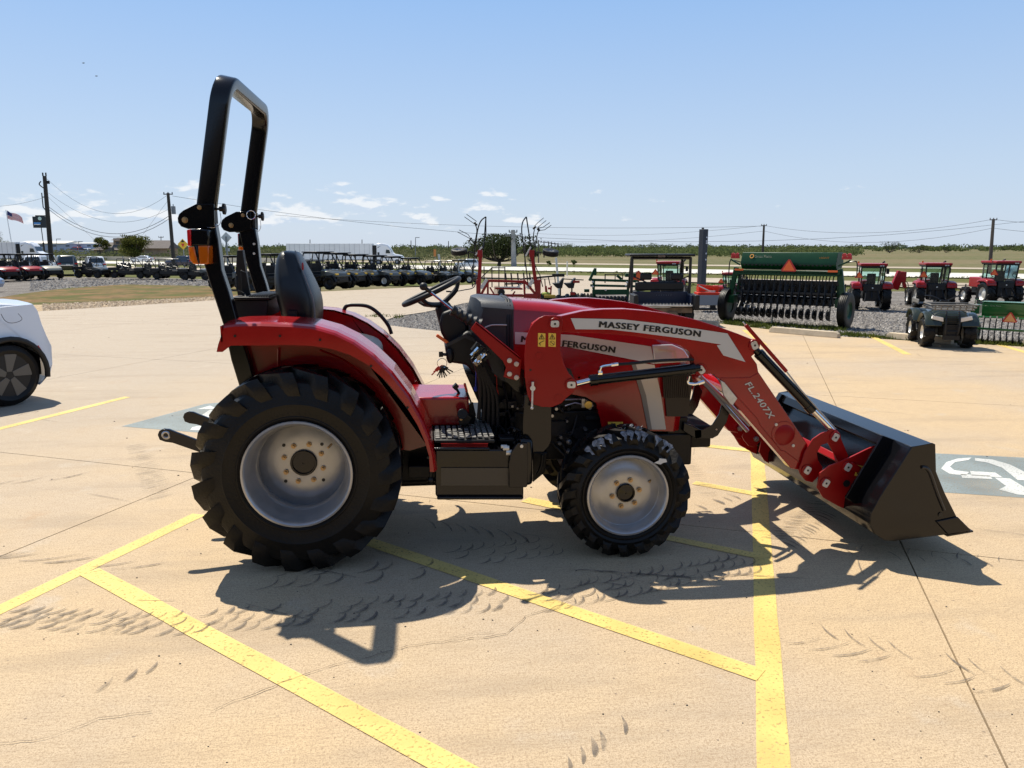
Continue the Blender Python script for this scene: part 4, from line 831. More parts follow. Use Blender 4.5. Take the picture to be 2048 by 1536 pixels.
def tl2(body, p0, p1, hpx, Y, mat, parent, off, proud, shear=.25):
    P0, P1 = A(*p0, Y), A(*p1, Y); d = P1 - P0; L = d.length; d.normalize(); up = Vector((-d.z, 0, d.x)); H = hpx * (P1 - P0).length / math.dist(p0, p1)
    vs, fs = textmesh(body, 1.0, 0.0, 1.0, 1.12, 0, shear); nb_ = len(vs); o_ = off * .7; V0 = vs; F0 = fs; vs = []; fs = []
    for i_, (dx_, dy_) in enumerate(((0, 0), (o_, 0), (-o_, 0), (0, o_), (0, -o_))): vs = vs + [(v[0] + dx_, v[1] + dy_, i_ * .0002) for v in V0]; fs = fs + [tuple(k + i_ * nb_ for k in f) for f in F0]
    pass; x0 = min(v[0] for v in vs); x1 = max(v[0] for v in vs); h = max(v[1] for v in vs); mb = MB()
    mb.add([tuple((P0 + d * L * (v[0] - x0) / (x1 - x0) + up * v[1] / h * H) + Vector((0, -proud - v[2], 0))) for v in vs], fs); return mb.build('lettering', mat, parent, recalc=False)
tl2('FL.2407X', (1489, 768), (1540, 840), 11.5, AY, INK, arm[0], .05, .0015); tl2('FL.2407X', (1489, 768), (1540, 840), 11.5, AY, SLV, arm[0], .022, .003)
pinhead(1403, 740, AY - .014, -35, TR); pinhead(1510, 691, AY - .014, -25, TR)
m = MB(); P = A(1440, 770, YC); m.cyl(Vector((P.x, AY + .05, P.z)), Vector((P.x, 2 * YC - AY - .05, P.z)), .045, n=20); m.build('loader_cross_tube', RED, TR)
m = MB(); m.tube([A(1400, 752, 4.28), A(1440, 790, 4.28), A(1500, 850, 4.30)], .012, 8); m.tube([A(1405, 762, 4.32), A(1440, 800, 4.32), A(1495, 862, 4.32)], .012, 8); m.build('arm_oil_pipe', STL, TR)
gv = [(1442, 761), (1449, 765), (1475, 797), (1466, 810), (1462, 809), (1448, 790)]
both('guard_bracket', lambda mb: plate(mb, gv, AY - .02, .018), ZNC, bevel=.002)
# guard hoops in front of the grille
hp = [(1390, 877), (1425, 877), (1436, 871), (1453, 845), (1463, 812), (1449, 790), (1446, 800), (1439, 828), (1425, 850), (1406, 859), (1389, 860)]
gh = both('grille_guard', lambda mb: plate(mb, hp, 4.33, .012), BLK, bevel=.0015)
for q in ((1433, 859),): m = MB(); p = A(*q, 4.329); m.cyl(p, p + Vector((0, -.001, 0)), .006, n=12); m.build('guard_hole', pbr('painted_daylight', (.5, .4, .3), .8), gh[0])  # pale disc painted as the daylight seen through the guard's hole
m = MB(); P = [A(x, y, 4.33) for x, y in [(1368, 845), (1404, 860), (1404, 876), (1392, 878), (1366, 862)]]; m.prism(P, [Vector((p.x, 2 * YC - 4.33, p.z)) for p in P]); m.build('front_bumper', BLK, TR, bevel=.004)
m = MB(); P = [A(x, y, 4.36) for x, y in [(1336, 833), (1377, 833), (1372, 905), (1350, 912), (1330, 905)]]; m.prism(P, [Vector((p.x, 2 * YC - 4.36, p.z)) for p in P]); m.build('front_support', CAST, TR, bevel=.01)
# cylinders
def cylinder(p0, p1, p2, Yc_, r_, rr, name, lb):
    for far in (0, 1):
        a_, b_, c_ = A(*p0, Yc_), A(*p1, Yc_), A(*p2, Yc_); q = MB(); d = (c_ - b_).normalized()
        q.cyl(b_, c_, r_, n=24); q.cyl(b_ - d * .0, b_ + d * .045, r_ * 1.12, n=24); q.cyl(c_ - d * .03, c_, r_ * 1.06, n=24); q.cyl(c_, c_ + d * .03, r_ * .7, n=16)
        e = MB(); e.cyl(a_, b_, rr, n=18)
        if far: q.v = mir(q.v); e.v = mir(e.v)
        o = q.build(name, BLK, TR, bevel=.002); e.build('piston_rod', CHR, o)
cylinder((1143, 770), (1179, 761), (1389, 737), AY - .005 + .0, .0285, .0165, 'lift_cylinder', 0)
for far in (0, 1):
    m = MB(); m.tube(cr([A(1200, 748, AY - .03), A(1200, 737, AY - .03), A(1206, 732, AY - .03), A(1225, 729, AY - .03)], 4), .0085, 8); m.cyl(A(1196, 746, AY - .03), A(1204, 746, AY - .03), .012, n=6); m.cyl(A(1222, 730, AY - .03), A(1236, 728, AY - .03), .010, n=6)
    if far: m.v = mir(m.v)
    m.build('hose_fitting', CHR, TR)
    m = MB(); m.tube(cr([A(1225, 729, AY - .03), A(1260, 727, AY - .03), A(1310, 722, AY - .03), A(1350, 720, AY - .03), A(1380, 719, AY - .02), A(1388, 721, AY + .03)], 6), .0085, 8)
    if far: m.v = mir(m.v)
    m.build('hydraulic_hose', BLKM, TR)
    m = MB(); m.tube(cr([A(1378, 752, AY - .02), A(1376, 766, AY - .02), A(1390, 768, AY - .02), A(1408, 764, AY - .01)], 4), .008, 8); m.cyl(A(1396, 767, AY - .02), A(1408, 763, AY - .02), .011, n=6)
    if far: m.v = mir(m.v)
    m.build('hose_fitting', CHR, TR)
cylinder((1664, 860), (1625, 820), (1517, 706), AY + .005, .0290, .0165, 'dump_cylinder', 0)
m = MB(); m.cyl(A(1664, 862, AY + .005), A(1671, 874, AY + .005), .02, n=12); m.build('rod_end', BLKM, TR)
m = MB(); m.bar(A(1491, 650, AY - .02), A(1573, 743, AY - .02), .012, .020); m.build('level_indicator_tube', REDM, TR, bevel=.002)
m = MB(); m.tube([A(1573, 743, AY - .02), A(1600, 778, AY - .02), A(1671, 858, AY - .02)], .0045, 8); m.tube([A(1486, 644, AY - .02), A(1492, 652, AY - .02)], .004, 6); m.build('level_indicator_rod', STL, TR)
# knuckle links and the bucket carrier
kn = [(1602, 950), (1597, 940), (1603, 925), (1609, 905), (1618, 890), (1626, 878), (1642, 867), (1656, 862), (1664, 858), (1675, 861), (1681, 874), (1697, 912), (1692, 922), (1680, 930), (1676, 922), (1656, 886), (1643, 890), (1634, 906), (1636, 920), (1646, 936), (1640, 950), (1625, 965), (1612, 962)]
kl = both('tilt_link', lambda mb: (plate(mb, kn, AY - .020, .010), plate(mb, kn, AY + .085, .010)), REDM, bevel=.002)
cp = [(1637, 962), (1640, 946), (1658, 932), (1700, 915), (1735, 898), (1757, 889), (1752, 900), (1722, 960), (1690, 1018), (1676, 1012), (1646, 995), (1634, 975)]
ca = both('bucket_carrier', lambda mb: (plate(mb, cp, AY - .098, .012), plate(mb, cp, AY + .09, .012)), REDM, bevel=.002)
for x, y, an in ((1616, 941, 30), (1672, 875, 30)): pinhead(x, y, AY - .034, an, TR)
for x, y, an in ((1697, 935, 30), (1653, 967, 30)): pinhead(x, y, AY - .112, an, TR)
m = MB(); p = A(1693, 967, AY - .099); m.cyl(p, p - Vector((0, .002, 0)), .021, n=24); m.build('carrier_hole', INK, ca[0])
m = MB(); plate(m, [(1716, 930), (1729, 933), (1724, 955), (1709, 951)], AY - .100, .002); lb = m.build('warning_label', YEL, ca[0]); m = MB(); tri_icon(m, 1719, 938, 4.5, AY - .101, .002); plate(m, [(1714, 946), (1722, 948), (1721, 950), (1714, 948)], AY - .1025, .001); m.build('label_print', INK, lb)
m = MB(); 
for (x, y, wz) in ((1740, 898, .05), (1690, 925, .04)):
    P = A(x, y, AY); m.box((P.x, YC - .06, P.z), (.07, 1.1, wz), M=Matrix.Rotation(R(30), 3, 'Y'))
m.build('carrier_crossbar', REDM, TR, bevel=.004)
for yy in (4.32, 4.80):
    m = MB(); p = A(1690, 905, 4.32); p = Vector((p.x + .05, yy, p.z)); m.ball(p + Vector((0, 0, .02)), .03, 12, 8, (1.2, 1, .8)); m.bar(p + Vector((-.07, 0, .03)), p, .02, .016); m.bar(p, p + Vector((.06, 0, -.09)), .045, .012); m.build('coupler_handle', pbr('cast_silver', (.62, .64, .66), .4, metal=.6), TR, bevel=.003)
# bolts on the far arm
for q in ((1479, 856), (1511, 877)):
    m = MB(); p = A(*q, 4.99); m.cyl(p, p - Vector((0, .02, 0)), .020, n=6); m.cyl(p - Vector((0, .02, 0)), p - Vector((0, .03, 0)), .011, n=12); m.build('arm_bolt', STL, TR)
# bucket
BY0, BY1 = 3.72, 5.28
bs = [(1869, 888), (1822, 893), (1757, 996), (1742, 1026), (1739, 1048), (1747, 1066), (1766, 1079), (1790, 1081), (1896, 1068), (1941, 1061)]
pts = [A(x, y, BY0) for x, y in bs]; inn = []
cen = A(1830, 1000, BY0)
for p in pts: inn.append(p + (cen - p).normalized() * .010)
inn[0] = pts[0] + Vector((0, 0, -.01)); inn[-1] = pts[-1] + Vector((-.005, 0, .012))
P = pts + inn[::-1]; m = MB(); m.prism(P, [Vector((p.x, BY1, p.z)) for p in P]); bk = m.build('bucket', BLK, TR, bevel=.0015)
side = [(1823, 893), (1864, 885.5), (1869.5, 888), (1871, 943), (1888, 985), (1912, 1033), (1934, 1058), (1896, 1068), (1785, 1081.5), (1768, 1080), (1749, 1068), (1739.5, 1050), (1741, 1026), (1757, 996)]
for yy, s_ in ((BY0 - .006, .010), (BY1, .010)):
    P = [A(x, y, BY0) for x, y in side]; m = MB(); m.prism([Vector((p.x, yy, p.z)) for p in P], [Vector((p.x, yy + s_, p.z)) for p in P]); m.build('bucket_side', BLK, bk, bevel=.002)
m = MB(); m.tube(cr([A(x, y, BY0 - .007) for x, y in [(1843, 934), (1853, 936), (1861, 948), (1874, 985), (1888, 1020)]], 4), .010, 8); m.build('side_rib', pbr('rib_black', (.006, .006, .009), .3), bk)
m = MB(); p = A(1881, 1029, BY0 - .008); m.cyl(p, p - Vector((0, .003, 0)), .013, n=16); m.build('side_hole', INK, bk)
m = MB(); plate(m, [(1873, 1043), (1916, 1034), (1943, 1061), (1896, 1069)], BY0 - .016, .011); m.build('side_cutter', BLK, bk, bevel=.003)
P = [A(x, y, BY0) for x, y in [(1890, 1069), (1944, 1060), (1944, 1063), (1892, 1072)]]; m = MB(); m.prism([Vector((p.x, BY0 - .01, p.z)) for p in P], [Vector((p.x, BY1 + .01, p.z)) for p in P]); m.build('cutting_edge', BLK, bk)
for yy in (3.875, 5.10):
    m = MB(); q = [A(x, y, BY0) for x, y in [(1822, 893), (1742, 1026), (1722, 1014), (1800, 885)]]; m.prism([Vector((p.x, yy, p.z)) for p in q], [Vector((p.x, yy + .014, p.z)) for p in q]); m.build('bucket_back_rib', BLK, bk, bevel=.002)
q = [A(x, y, BY0) for x, y in [(1822, 893), (1812, 909), (1796, 906), (1806, 888)]]; m = MB(); m.prism([Vector((p.x, BY0 + .19, p.z)) for p in q], [Vector((p.x, BY1 - .17, p.z)) for p in q]); m.build('bucket_top_beam', BLK, bk, bevel=.003)
# valve bracket, joystick
vb = [(941, 658), (952, 644), (1042, 716), (1043, 722), (1040, 756), (1033, 761), (1007, 754), (1012, 735), (1006, 722)]
m = MB(); plate(m, vb, 4.16, .008); P = [A(x, y, 4.16) for x, y in [(952, 644), (1042, 716), (1041, 720), (951, 648)]]; m.prism(P, [Vector((p.x, 4.30, p.z)) for p in P]); vbo = m.build('valve_bracket', REDM, TR, bevel=.002)
for q in ((1019, 721), (1033, 728), (1019, 748), (1033, 755)):
    m = MB(); p = A(*q, 4.158); m.cyl(p, p - Vector((0, .010, 0)), .0115, n=6); m.cyl(p, p - Vector((0, .003, 0)), .014, n=16); m.build('bracket_bolt', ZNC, vbo)
m = MB(); plate(m, [(1006, 720), (1048, 740), (1048, 792), (1030, 780), (1010, 760)], 4.20, .03); m.build('bracket_arm', BLK, TR)
d0, d1 = A(958, 650, 4.22), A(908, 622, 4.22); m = MB(); dd = (d1 - d0)
rr_ = [.040, .030, .038, .028, .035, .026, .032, .024, .030, .022, .028]
m.tube([d0 + dd * (i / 10) for i in range(11)], rr_, 18); m.cyl(d1, d1 + dd * .08, .03, n=16); m.build('joystick_bellows', BLKM, TR, ang=20)
m = MB(); m.cyl(d1, A(858, 582, 4.22), .0065, n=10); jl = m.build('joystick_lever', CHR, TR)
m = MB(); kn_ = A(847, 573, 4.22); m.ball(kn_, .022, 14, 9); m.cyl(kn_, A(862, 585, 4.22), .013, .009, 12); m.build('joystick_knob', BLKM, jl)
m = MB(); vx, vz = (A(1020, 720, 4.22) - A(960, 672, 4.22)).normalized().xz; e = Vector((vx, 0, vz)); nrm = Vector((-vz, 0, vx)); o0 = A(948, 692, 4.22)
for i in range(4):
    c_ = o0 + e * (i * .026); m.box(c_ + e * .01, (.024, .07, .055), M=Matrix((e, Vector((0, 1, 0)), nrm)).transposed())
vo_ = m.build('hydraulic_valve', CAST, TR, bevel=.003)
rv = random.Random(6)
for i in range(9):
    m = MB(); c_ = o0 + e * (rv.uniform(-.01, .095)) + Vector((0, -.038, 0)) + nrm * rv.uniform(-.03, .02); r_ = rv.uniform(.007, .012); dn = (nrm * -1 + e * rv.uniform(-.3, .3)).normalized()
    m.cyl(c_, c_ + dn * .028, r_, n=6); m.cyl(c_ + dn * .024, c_ + dn * rv.uniform(.04, .075), r_ * .72, n=10); m.cyl(c_ + dn * .045, c_ + dn * .056, r_ * 1.05, n=6); m.build('valve_fitting', CHR if i % 3 else BRS, vo_)
m = MB()
for i in range(5):
    s0 = o0 + e * (.03 + i * .02) - nrm * .06; m.tube(cr([s0, s0 + Vector((.03, .02, -.06)), s0 + Vector((.05 + i * .008, .04, -.18)), s0 + Vector((.04 + i * .012, .05, -.36))], 5), .0105, 8)
m.build('hydraulic_hoses', BLKM, TR)
OFF = Vector((0, 0, 0))
# ================================================================ vegetation
def leafmesh(blobs, n, size, seed=0, squash=0.9, shell=0.55):
    rs = np.random.RandomState(seed); V = []; 
    for (x, y, z, rx, ry, rz_) in blobs:
        d = rs.normal(size=(n, 3)); d /= np.linalg.norm(d, axis=1)[:, None]; r = rs.uniform(shell, 1.0, (n, 1)) ** 0.7 * (1 + 0.12 * rs.normal(size=(n, 1)))
        c = d * r * np.array([rx, ry, rz_]) + np.array([x, y, z]); a = rs.normal(size=(n, 3)); a /= np.linalg.norm(a, axis=1)[:, None]
        b = np.cross(a, rs.normal(size=(n, 3))); b /= np.linalg.norm(b, axis=1)[:, None]; s = size * rs.uniform(.6, 1.4, (n, 1))
        q = np.stack([c - a * s, c - b * s * .6, c + a * s, c + b * s * .6], 1); V.append(q.reshape(-1, 3))
    return np.concatenate(V)
def quads(name, V, mat, parent=None, kind=None):
    me = bpy.data.meshes.new(name); n = len(V) // 4; me.vertices.add(n * 4); me.vertices.foreach_set('co', V.astype(np.float32).ravel()); me.loops.add(n * 4); me.loops.foreach_set('vertex_index', np.arange(n * 4, dtype=np.int32))
    me.polygons.add(n); me.polygons.foreach_set('loop_start', np.arange(0, n * 4, 4, dtype=np.int32)); me.update(calc_edges=True); me.materials.append(mat)
    o = bpy.data.objects.new(name, me); COL.objects.link(o)
    if parent is not None: o.parent = parent
    if kind: o['kind'] = kind
    return o
L_OLV = leafmat('olive_scrub_leaves', (0.070, 0.085, 0.035), (0.155, 0.165, 0.085), 0.12)
L_GRN = leafmat('green_scrub_leaves', (0.060, 0.085, 0.028), (0.15, 0.175, 0.075), 0.15)
L_DRK = leafmat('oak_leaves', (0.022, 0.032, 0.014), (0.060, 0.072, 0.032), 0.8)
L_MES = leafmat('mesquite_leaves', (0.050, 0.060, 0.014), (0.12, 0.125, 0.035), 0.8)
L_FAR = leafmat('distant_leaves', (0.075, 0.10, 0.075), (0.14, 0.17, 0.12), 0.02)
BRK = pbr('bark', (0.07, 0.055, 0.045), 0.9, var=.3, vscale=4)
rs = random.Random(21)
def scrub(name, cnt, xr, yf, hgt, mat, n, sz, seed, rnd_y=1.0):
    B = []; r_ = random.Random(seed); S_ = []
    for k in range(cnt):
        x = r_.uniform(*xr); y0 = yf(x); y = 496.2 + (y0 - 496.2) * r_.random() ** rnd_y; p = G(x, y); h = hgt * r_.uniform(.5, 1.25)
        if p.length > 1500: continue
        B.append((p.x, p.y, h * .45, h * r_.uniform(.8, 1.9), h * r_.uniform(.6, 1.2), h * .55))
    V = []
    for i, b in enumerate(B):
        d = math.hypot(b[0], b[1]); V.append(leafmesh([b], n, max(sz, d * .0011), seed + i))
    return quads(name, np.concatenate(V), mat, kind='stuff')
def ylim(x): return 521 if x < 900 else 514 if x < 1000 else 512.5 if x < 1650 else 508 if x < 1760 else 502
scrub('roadside_scrub', 900, (-300, 965), lambda x: 521, 1.2, L_OLV, 60, .07, 100, .75)
scrub('scrub_belt', 900, (960, 1720), lambda x: 512.5 if x > 1100 else 509, 1.35, L_GRN, 50, .08, 900, .6)
scrub('far_scrub', 900, (-400, 2500), lambda x: 502.5, 2.5, L_GRN, 46, .13, 2000, .7)
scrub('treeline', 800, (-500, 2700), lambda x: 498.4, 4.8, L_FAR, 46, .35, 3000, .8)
def tree(name, px, py, wpx, hpx, label, mat, trunk=.22, seed=1, n=900, blobs=9, lift=.35, group='trees beyond the highway', sz=None, sep=.62):
    p = G(px, py); s = depth(p) / F; W = wpx * s; Hh = hpx * s; r_ = random.Random(seed); T = thing(name, label, 'tree', p, 0, 1, group)
    B = []
    for k in range(blobs):
        a = 2 * math.pi * k / blobs + r_.uniform(-.3, .3); q = r_.uniform(.2, sep); zz = Hh * (lift + (1 - lift) * r_.uniform(.2, .82))
        rr = W * r_.uniform(.15, .26); B.append((q * W / 2 * math.cos(a) * 1.25, q * W / 2 * math.sin(a), zz, rr, rr, rr * r_.uniform(.6, .85)))
    B.append((0, 0, Hh * .80, W * .25, W * .25, Hh * .19))
    V = leafmesh(B, n // len(B), sz or max(.05, W * .018), seed, shell=.35); V[:, 2] = np.minimum(V[:, 2], Hh * 1.02 + 0 * V[:, 2]); quads('crown', V, mat, T)
    m = MB(); tw = W * .028
    m.tube([(0, 0, -.1), (W * .01, 0, Hh * lift * .5), (0, 0, Hh * lift)], [tw * 1.3, tw, tw * .8], 8)
    for b in B[:-1]: m.tube(cr([Vector((0, 0, Hh * lift * .55)), Vector((b[0] * .5, b[1] * .5, Hh * lift * 1.0)), Vector((b[0], b[1], b[2]))], 4), [tw * .7, tw * .62, tw * .55, tw * .5, tw * .42, tw * .36, tw * .3, tw * .24, tw * .18], 6)
    m.build('trunk', BRK, T); return T
tree('oak_tree', 998, 530, 112, 60, 'broad dark live oak with open branches behind the grey concrete utility pole', L_DRK, seed=4, n=9000, blobs=22, lift=.22, sz=.085, sep=.95)
tree('oak_tree', 1060, 529, 34, 46, 'narrow dark oak squeezed between the round oak and the row of far poles', L_DRK, seed=9, n=1400, blobs=8, lift=.25, sz=.07)
tree('mesquite_tree', 270, 521, 62, 50, 'olive bushy mesquite tree in front of the brown house', L_MES, seed=5, n=8000, blobs=16, lift=.15, sz=.09, group='trees around the brown house')
tree('mesquite_tree', 206, 519, 34, 46, 'pale green thin tree at the left corner of the brown house', L_MES, seed=6, n=2600, blobs=10, lift=.2, sz=.08, group='trees around the brown house')
tree('mesquite_tree', 2, 505, 30, 44, 'leafy green tree cut by the left edge above the white lorry', L_MES, seed=8, n=1300, blobs=8, lift=.2, group='trees around the brown house')
tree('mesquite_tree', 437, 512, 26, 34, 'small brownish tree behind the rollbar post of the tractor', L_MES, seed=12, n=900, blobs=7, lift=.2, group='trees around the brown house')
for i, (x, y, w_, h_, lb_) in enumerate([(1138, 511, 38, 26, 'round green tree just right of the far pole row'), (1182, 511, 44, 20, 'low spreading green tree in the middle of the clump'), (1220, 511, 30, 19, 'last green tree of the clump above the planter'), (1303, 503, 28, 18, 'single green tree rising from the scrub above the red cab tractor'), (1779, 505, 44, 22, 'tallest tree on the right horizon, above the first red tractor'), (1838, 505, 40, 13, 'low pair of trees between the two red cab tractors'), (1892, 505, 24, 11, 'dark round bush tree left of the rightmost power pole'), (1700, 503, 26, 10, 'small tree at the end of the scrub belt over the seed drill'), (2030, 500, 40, 9, 'bluish low tree at the far right of the horizon')]):
    tree('field_tree', x, y, w_, h_, lb_, L_DRK if i > 3 else L_GRN, seed=30 + i, n=1000, blobs=8, lift=.12, group='trees across the field')
for i, (x, y, w_, h_) in enumerate([(1148, 532, 14, 12), (1098, 531, 12, 10), (1330, 533, 10, 6)]):
    tree('roadside_bush', x, y, w_, h_, ['round green bush on the far side of the highway above the white pipe', 'dark bush at the highway edge below the folded tedder wheel', 'tiny bush on the highway bank behind the parked utility vehicle'][i], L_GRN, seed=50 + i, n=500, blobs=5, lift=.05, group='bushes along the highway')
# ground cover: weeds and grass blades
def blades(name, polys, n, h, mat, seed, wd=.012):
    r_ = np.random.RandomState(seed); V = []
    for (x0, x1, y0, y1, k) in polys:
        for i in range(k):
            t_ = r_.rand(); p = G(x0 + (x1 - x0) * t_, y0 + (y1 - y0) * t_ + r_.uniform(-2.2, 2.2)); c = np.array([p.x, p.y, -.02]); hh = h * r_.uniform(.4, 1.3)
            for j in range(n):
                o = c + np.append(r_.normal(size=2) * h * .6, 0); a = r_.uniform(0, 6.28); u = np.array([math.cos(a), math.sin(a), 0]) * wd; le = np.append(r_.normal(size=2) * .45 * hh, hh * r_.uniform(.6, 1.1))
                V += [o - u, o + u, o + u * .6 + le * .6, o + le]
    return quads(name, np.array(V), mat, kind='stuff')
W_GR = leafmat('weed_leaves', (0.05, 0.07, 0.015), (0.12, 0.14, 0.035), 3.0)
blades('weeds', [(1437, 1538, 643, 655, 60), (1450, 1690, 640, 660, 130), (1680, 1860, 668, 682, 110), (1850, 2120, 678, 696, 170), (1960, 2100, 686, 690, 60), (690, 800, 630, 634, 18), (930, 1000, 600, 597, 20)], 12, .09, W_GR, 3)
blades('verge_grass', [(620, 2100, 537, 557, 420), (100, 640, 531, 538, 90), (1380, 2100, 570, 580, 200)], 7, .085, W_GR, 5, .02)
# gravel stones
def stones(name, regs, mat, seed):
    r_ = np.random.RandomState(seed); V = []; Fc = []; base = np.array([[1, 0, 0], [0, 1, 0], [-1, 0, 0], [0, -1, 0], [0, 0, .8], [0, 0, -.3]]); fc = [(0, 1, 4), (1, 2, 4), (2, 3, 4), (3, 0, 4)]
    for (poly, cnt, sz, z) in regs:
        pl = [(p[0], p[1]) for p in poly]; xs = [p[0] for p in pl]; ys = [p[1] for p in pl]; k = 0; tr_ = 0
        while k < cnt and tr_ < cnt * 30:
            tr_ += 1; x, y = r_.uniform(min(xs), max(xs)), r_.uniform(min(ys), max(ys)); ins = False; j = len(pl) - 1
            for i in range(len(pl)):
                if (pl[i][1] > y) != (pl[j][1] > y) and x < (pl[j][0] - pl[i][0]) * (y - pl[i][1]) / (pl[j][1] - pl[i][1]) + pl[i][0]: ins = not ins
                j = i
            if not ins: continue
            k += 1; p = G(x, y); s = sz * r_.uniform(.5, 1.5); a = r_.uniform(0, 6.28); M_ = np.array([[math.cos(a), -math.sin(a), 0], [math.sin(a), math.cos(a), 0], [0, 0, 1]]); q = (base * (1, r_.uniform(.6, 1), r_.uniform(.5, 1)) * s * r_.uniform(.8, 1.2, (6, 1))) @ M_.T + np.array([p.x, p.y, z]); n0 = len(V); V += [tuple(v) for v in q]; Fc += [tuple(i + n0 for i in f) for f in fc]
    me = bpy.data.meshes.new(name); me.from_pydata(V, [], Fc); me.materials.append(mat); o = bpy.data.objects.new(name, me); COL.objects.link(o); o['kind'] = 'stuff'
def stonemat(name, c1, c2, c3):
    m = bpy.data.materials.new(name); m.use_nodes = True; t = m.node_tree; b = t.nodes['Principled BSDF']; b.inputs['Roughness'].default_value = .9; g = N(t, 'ShaderNodeNewGeometry'); r_ = N(t, 'ShaderNodeValToRGB'); t.links.new(g.outputs['Random Per Island'], r_.inputs[0]); t.links.new(r_.outputs[0], b.inputs['Base Color'])
    e = r_.color_ramp.elements; e[0].color = (*c1, 1); e[1].color = (*c2, 1); x = e.new(.5); x.color = (*c3, 1); return m
stones('gravel_stones', [([(775, 650), (768, 641), (850, 624), (930, 606), (960, 612), (940, 666), (880, 662)], 5200, .032, -.02), ([(1400, 640), (1400, 605), (2060, 605), (2060, 692), (1680, 672), (1538, 657)], 9000, .034, -.02), ([(60, 580), (250, 567), (430, 571), (430, 558), (60, 556)], 2500, .06, -.045)], stonemat('grey_stone', (.08, .075, .07), (.32, .30, .27), (.19, .17, .155)), 1)
stones('tan_gravel_stones', [([(85, 622), (430, 600), (430, 592), (250, 600), (85, 606)], 3500, .035, -.03)], stonemat('tan_stone', (.20, .14, .09), (.52, .42, .31), (.40, .30, .19)), 2)
# ================================================================ background helpers
def unit(px, py): p = G(px, py); return p, 100 * depth(p) / F
def here(name, label, cat, px, py, rz=None, group=None, hreal=None, hpx=None):
    """a thing at the ground point seen at (px, py); one local unit is 100 photo pixels there unless real heights are given"""
    p, s = unit(px, py)
    if hreal: s = hpx / 100 * s / hreal
    return thing(name, label, cat, p, (-YAW if rz is None else rz), s, group)
def P(name, mat, par, bevel=0, **k):
    class C(MB):
        def done(s): return s.build(name, mat, par, bevel=bevel, **k)
    return C()
UBLK = pbr('vehicle_black_plastic', (0.008, 0.008, 0.009), 0.45, spec=.35); UTUB = pbr('black_tube', (0.006, 0.006, 0.007), 0.3, spec=.4)
URED = pbr('vehicle_red', (0.27, 0.005, 0.007), 0.32, coat=.15, spec=.35); UTAN = pbr('vehicle_tan', (0.36, 0.34, 0.26), 0.3, coat=.4); UOLV = pbr('vehicle_olive', (0.035, 0.035, 0.025), 0.3, coat=.4)
UGRN = pbr('implement_green', (0.002, 0.045, 0.014), 0.42, coat=0, spec=.3, var=.1, vscale=3); UWHT = pbr('vehicle_white', (0.72, 0.73, 0.75), 0.22, coat=.7)
GLS = pbr('tinted_glass', (0.02, 0.03, 0.035), 0.06, coat=.5); UGRY = pbr('machine_grey', (0.22, 0.23, 0.25), 0.5); SMVO = pbr('fluorescent_orange', (0.95, 0.16, 0.03), 0.5); SMVR = pbr('retro_red', (0.50, 0.02, 0.02), 0.4)
CGL = bpy.data.materials.new('cab_glass'); CGL.use_nodes = True; t = CGL.node_tree; t.nodes.clear(); o_ = N(t, 'ShaderNodeOutputMaterial'); a_ = N(t, 'ShaderNodeBsdfTransparent'); a_.inputs[0].default_value = (.62, .80, .78, 1); b_ = N(t, 'ShaderNodeBsdfGlossy'); b_.inputs['Roughness'].default_value = .03; f_ = N(t, 'ShaderNodeFresnel'); mm = N(t, 'ShaderNodeMixShader')
t.links.new(f_.outputs[0], mm.inputs[0]); t.links.new(a_.outputs[0], mm.inputs[1]); t.links.new(b_.outputs[0], mm.inputs[2]); t.links.new(mm.outputs[0], o_.inputs[0])
def bwheel(par, c, ax, r, w_, rim, lug=0, name='wheel', rr=.55, detail=24, chev=False):
    """wheel with separate rim; ax = unit axle direction pointing outwards"""
    c = Vector(c); ax = Vector(ax).normalized(); m = MB(); rb = r * (.955 if lug else 1)
    m.lathe([(r * rr, -w_ / 2 * .8), (r * .80, -w_ / 2), (rb * .97, -w_ * .42), (rb, -w_ * .3), (rb, w_ * .3), (rb * .97, w_ * .42), (r * .80, w_ / 2), (r * rr, w_ / 2 * .8)], c, ax, detail, close=True)
    u = ax.orthogonal().normalized(); v = ax.cross(u)
    for k in range(lug):
        for sd in (-1, 1):
            a0 = 2 * math.pi * (k + (.5 if sd > 0 else 0)) / lug; rg_ = []
            for t_, sk in ((.50, .0), (.25, .22), (0.02, .42)):
                h = math.pi / lug * .42; q = []
                for rad, aa in ((rb * .98, -h * 1.2), (r * (1 if t_ < .45 else .965), -h), (r * (1 if t_ < .45 else .965), h), (rb * .98, h * 1.2)):
                    an = a0 + aa + sk * (2.6 / lug * 3 if chev else .3); q.append(c + ax * (t_ * w_ * sd) + (u * math.cos(an) + v * math.sin(an)) * rad)
                rg_.append(q)
            m.loft(rg_)
    o = m.build(name, RUB, par); m = MB(); m.lathe([(r * rr + .002, w_ / 2 * .78), (r * rr * .93, w_ * .30), (r * rr * .75, w_ * .18), (r * .16, w_ * .26), (0.001, w_ * .28), (0.001, -w_ * .2), (r * rr, -w_ * .3)], c, ax, detail, close=True)
    m.build('rim', rim, o)
    return o
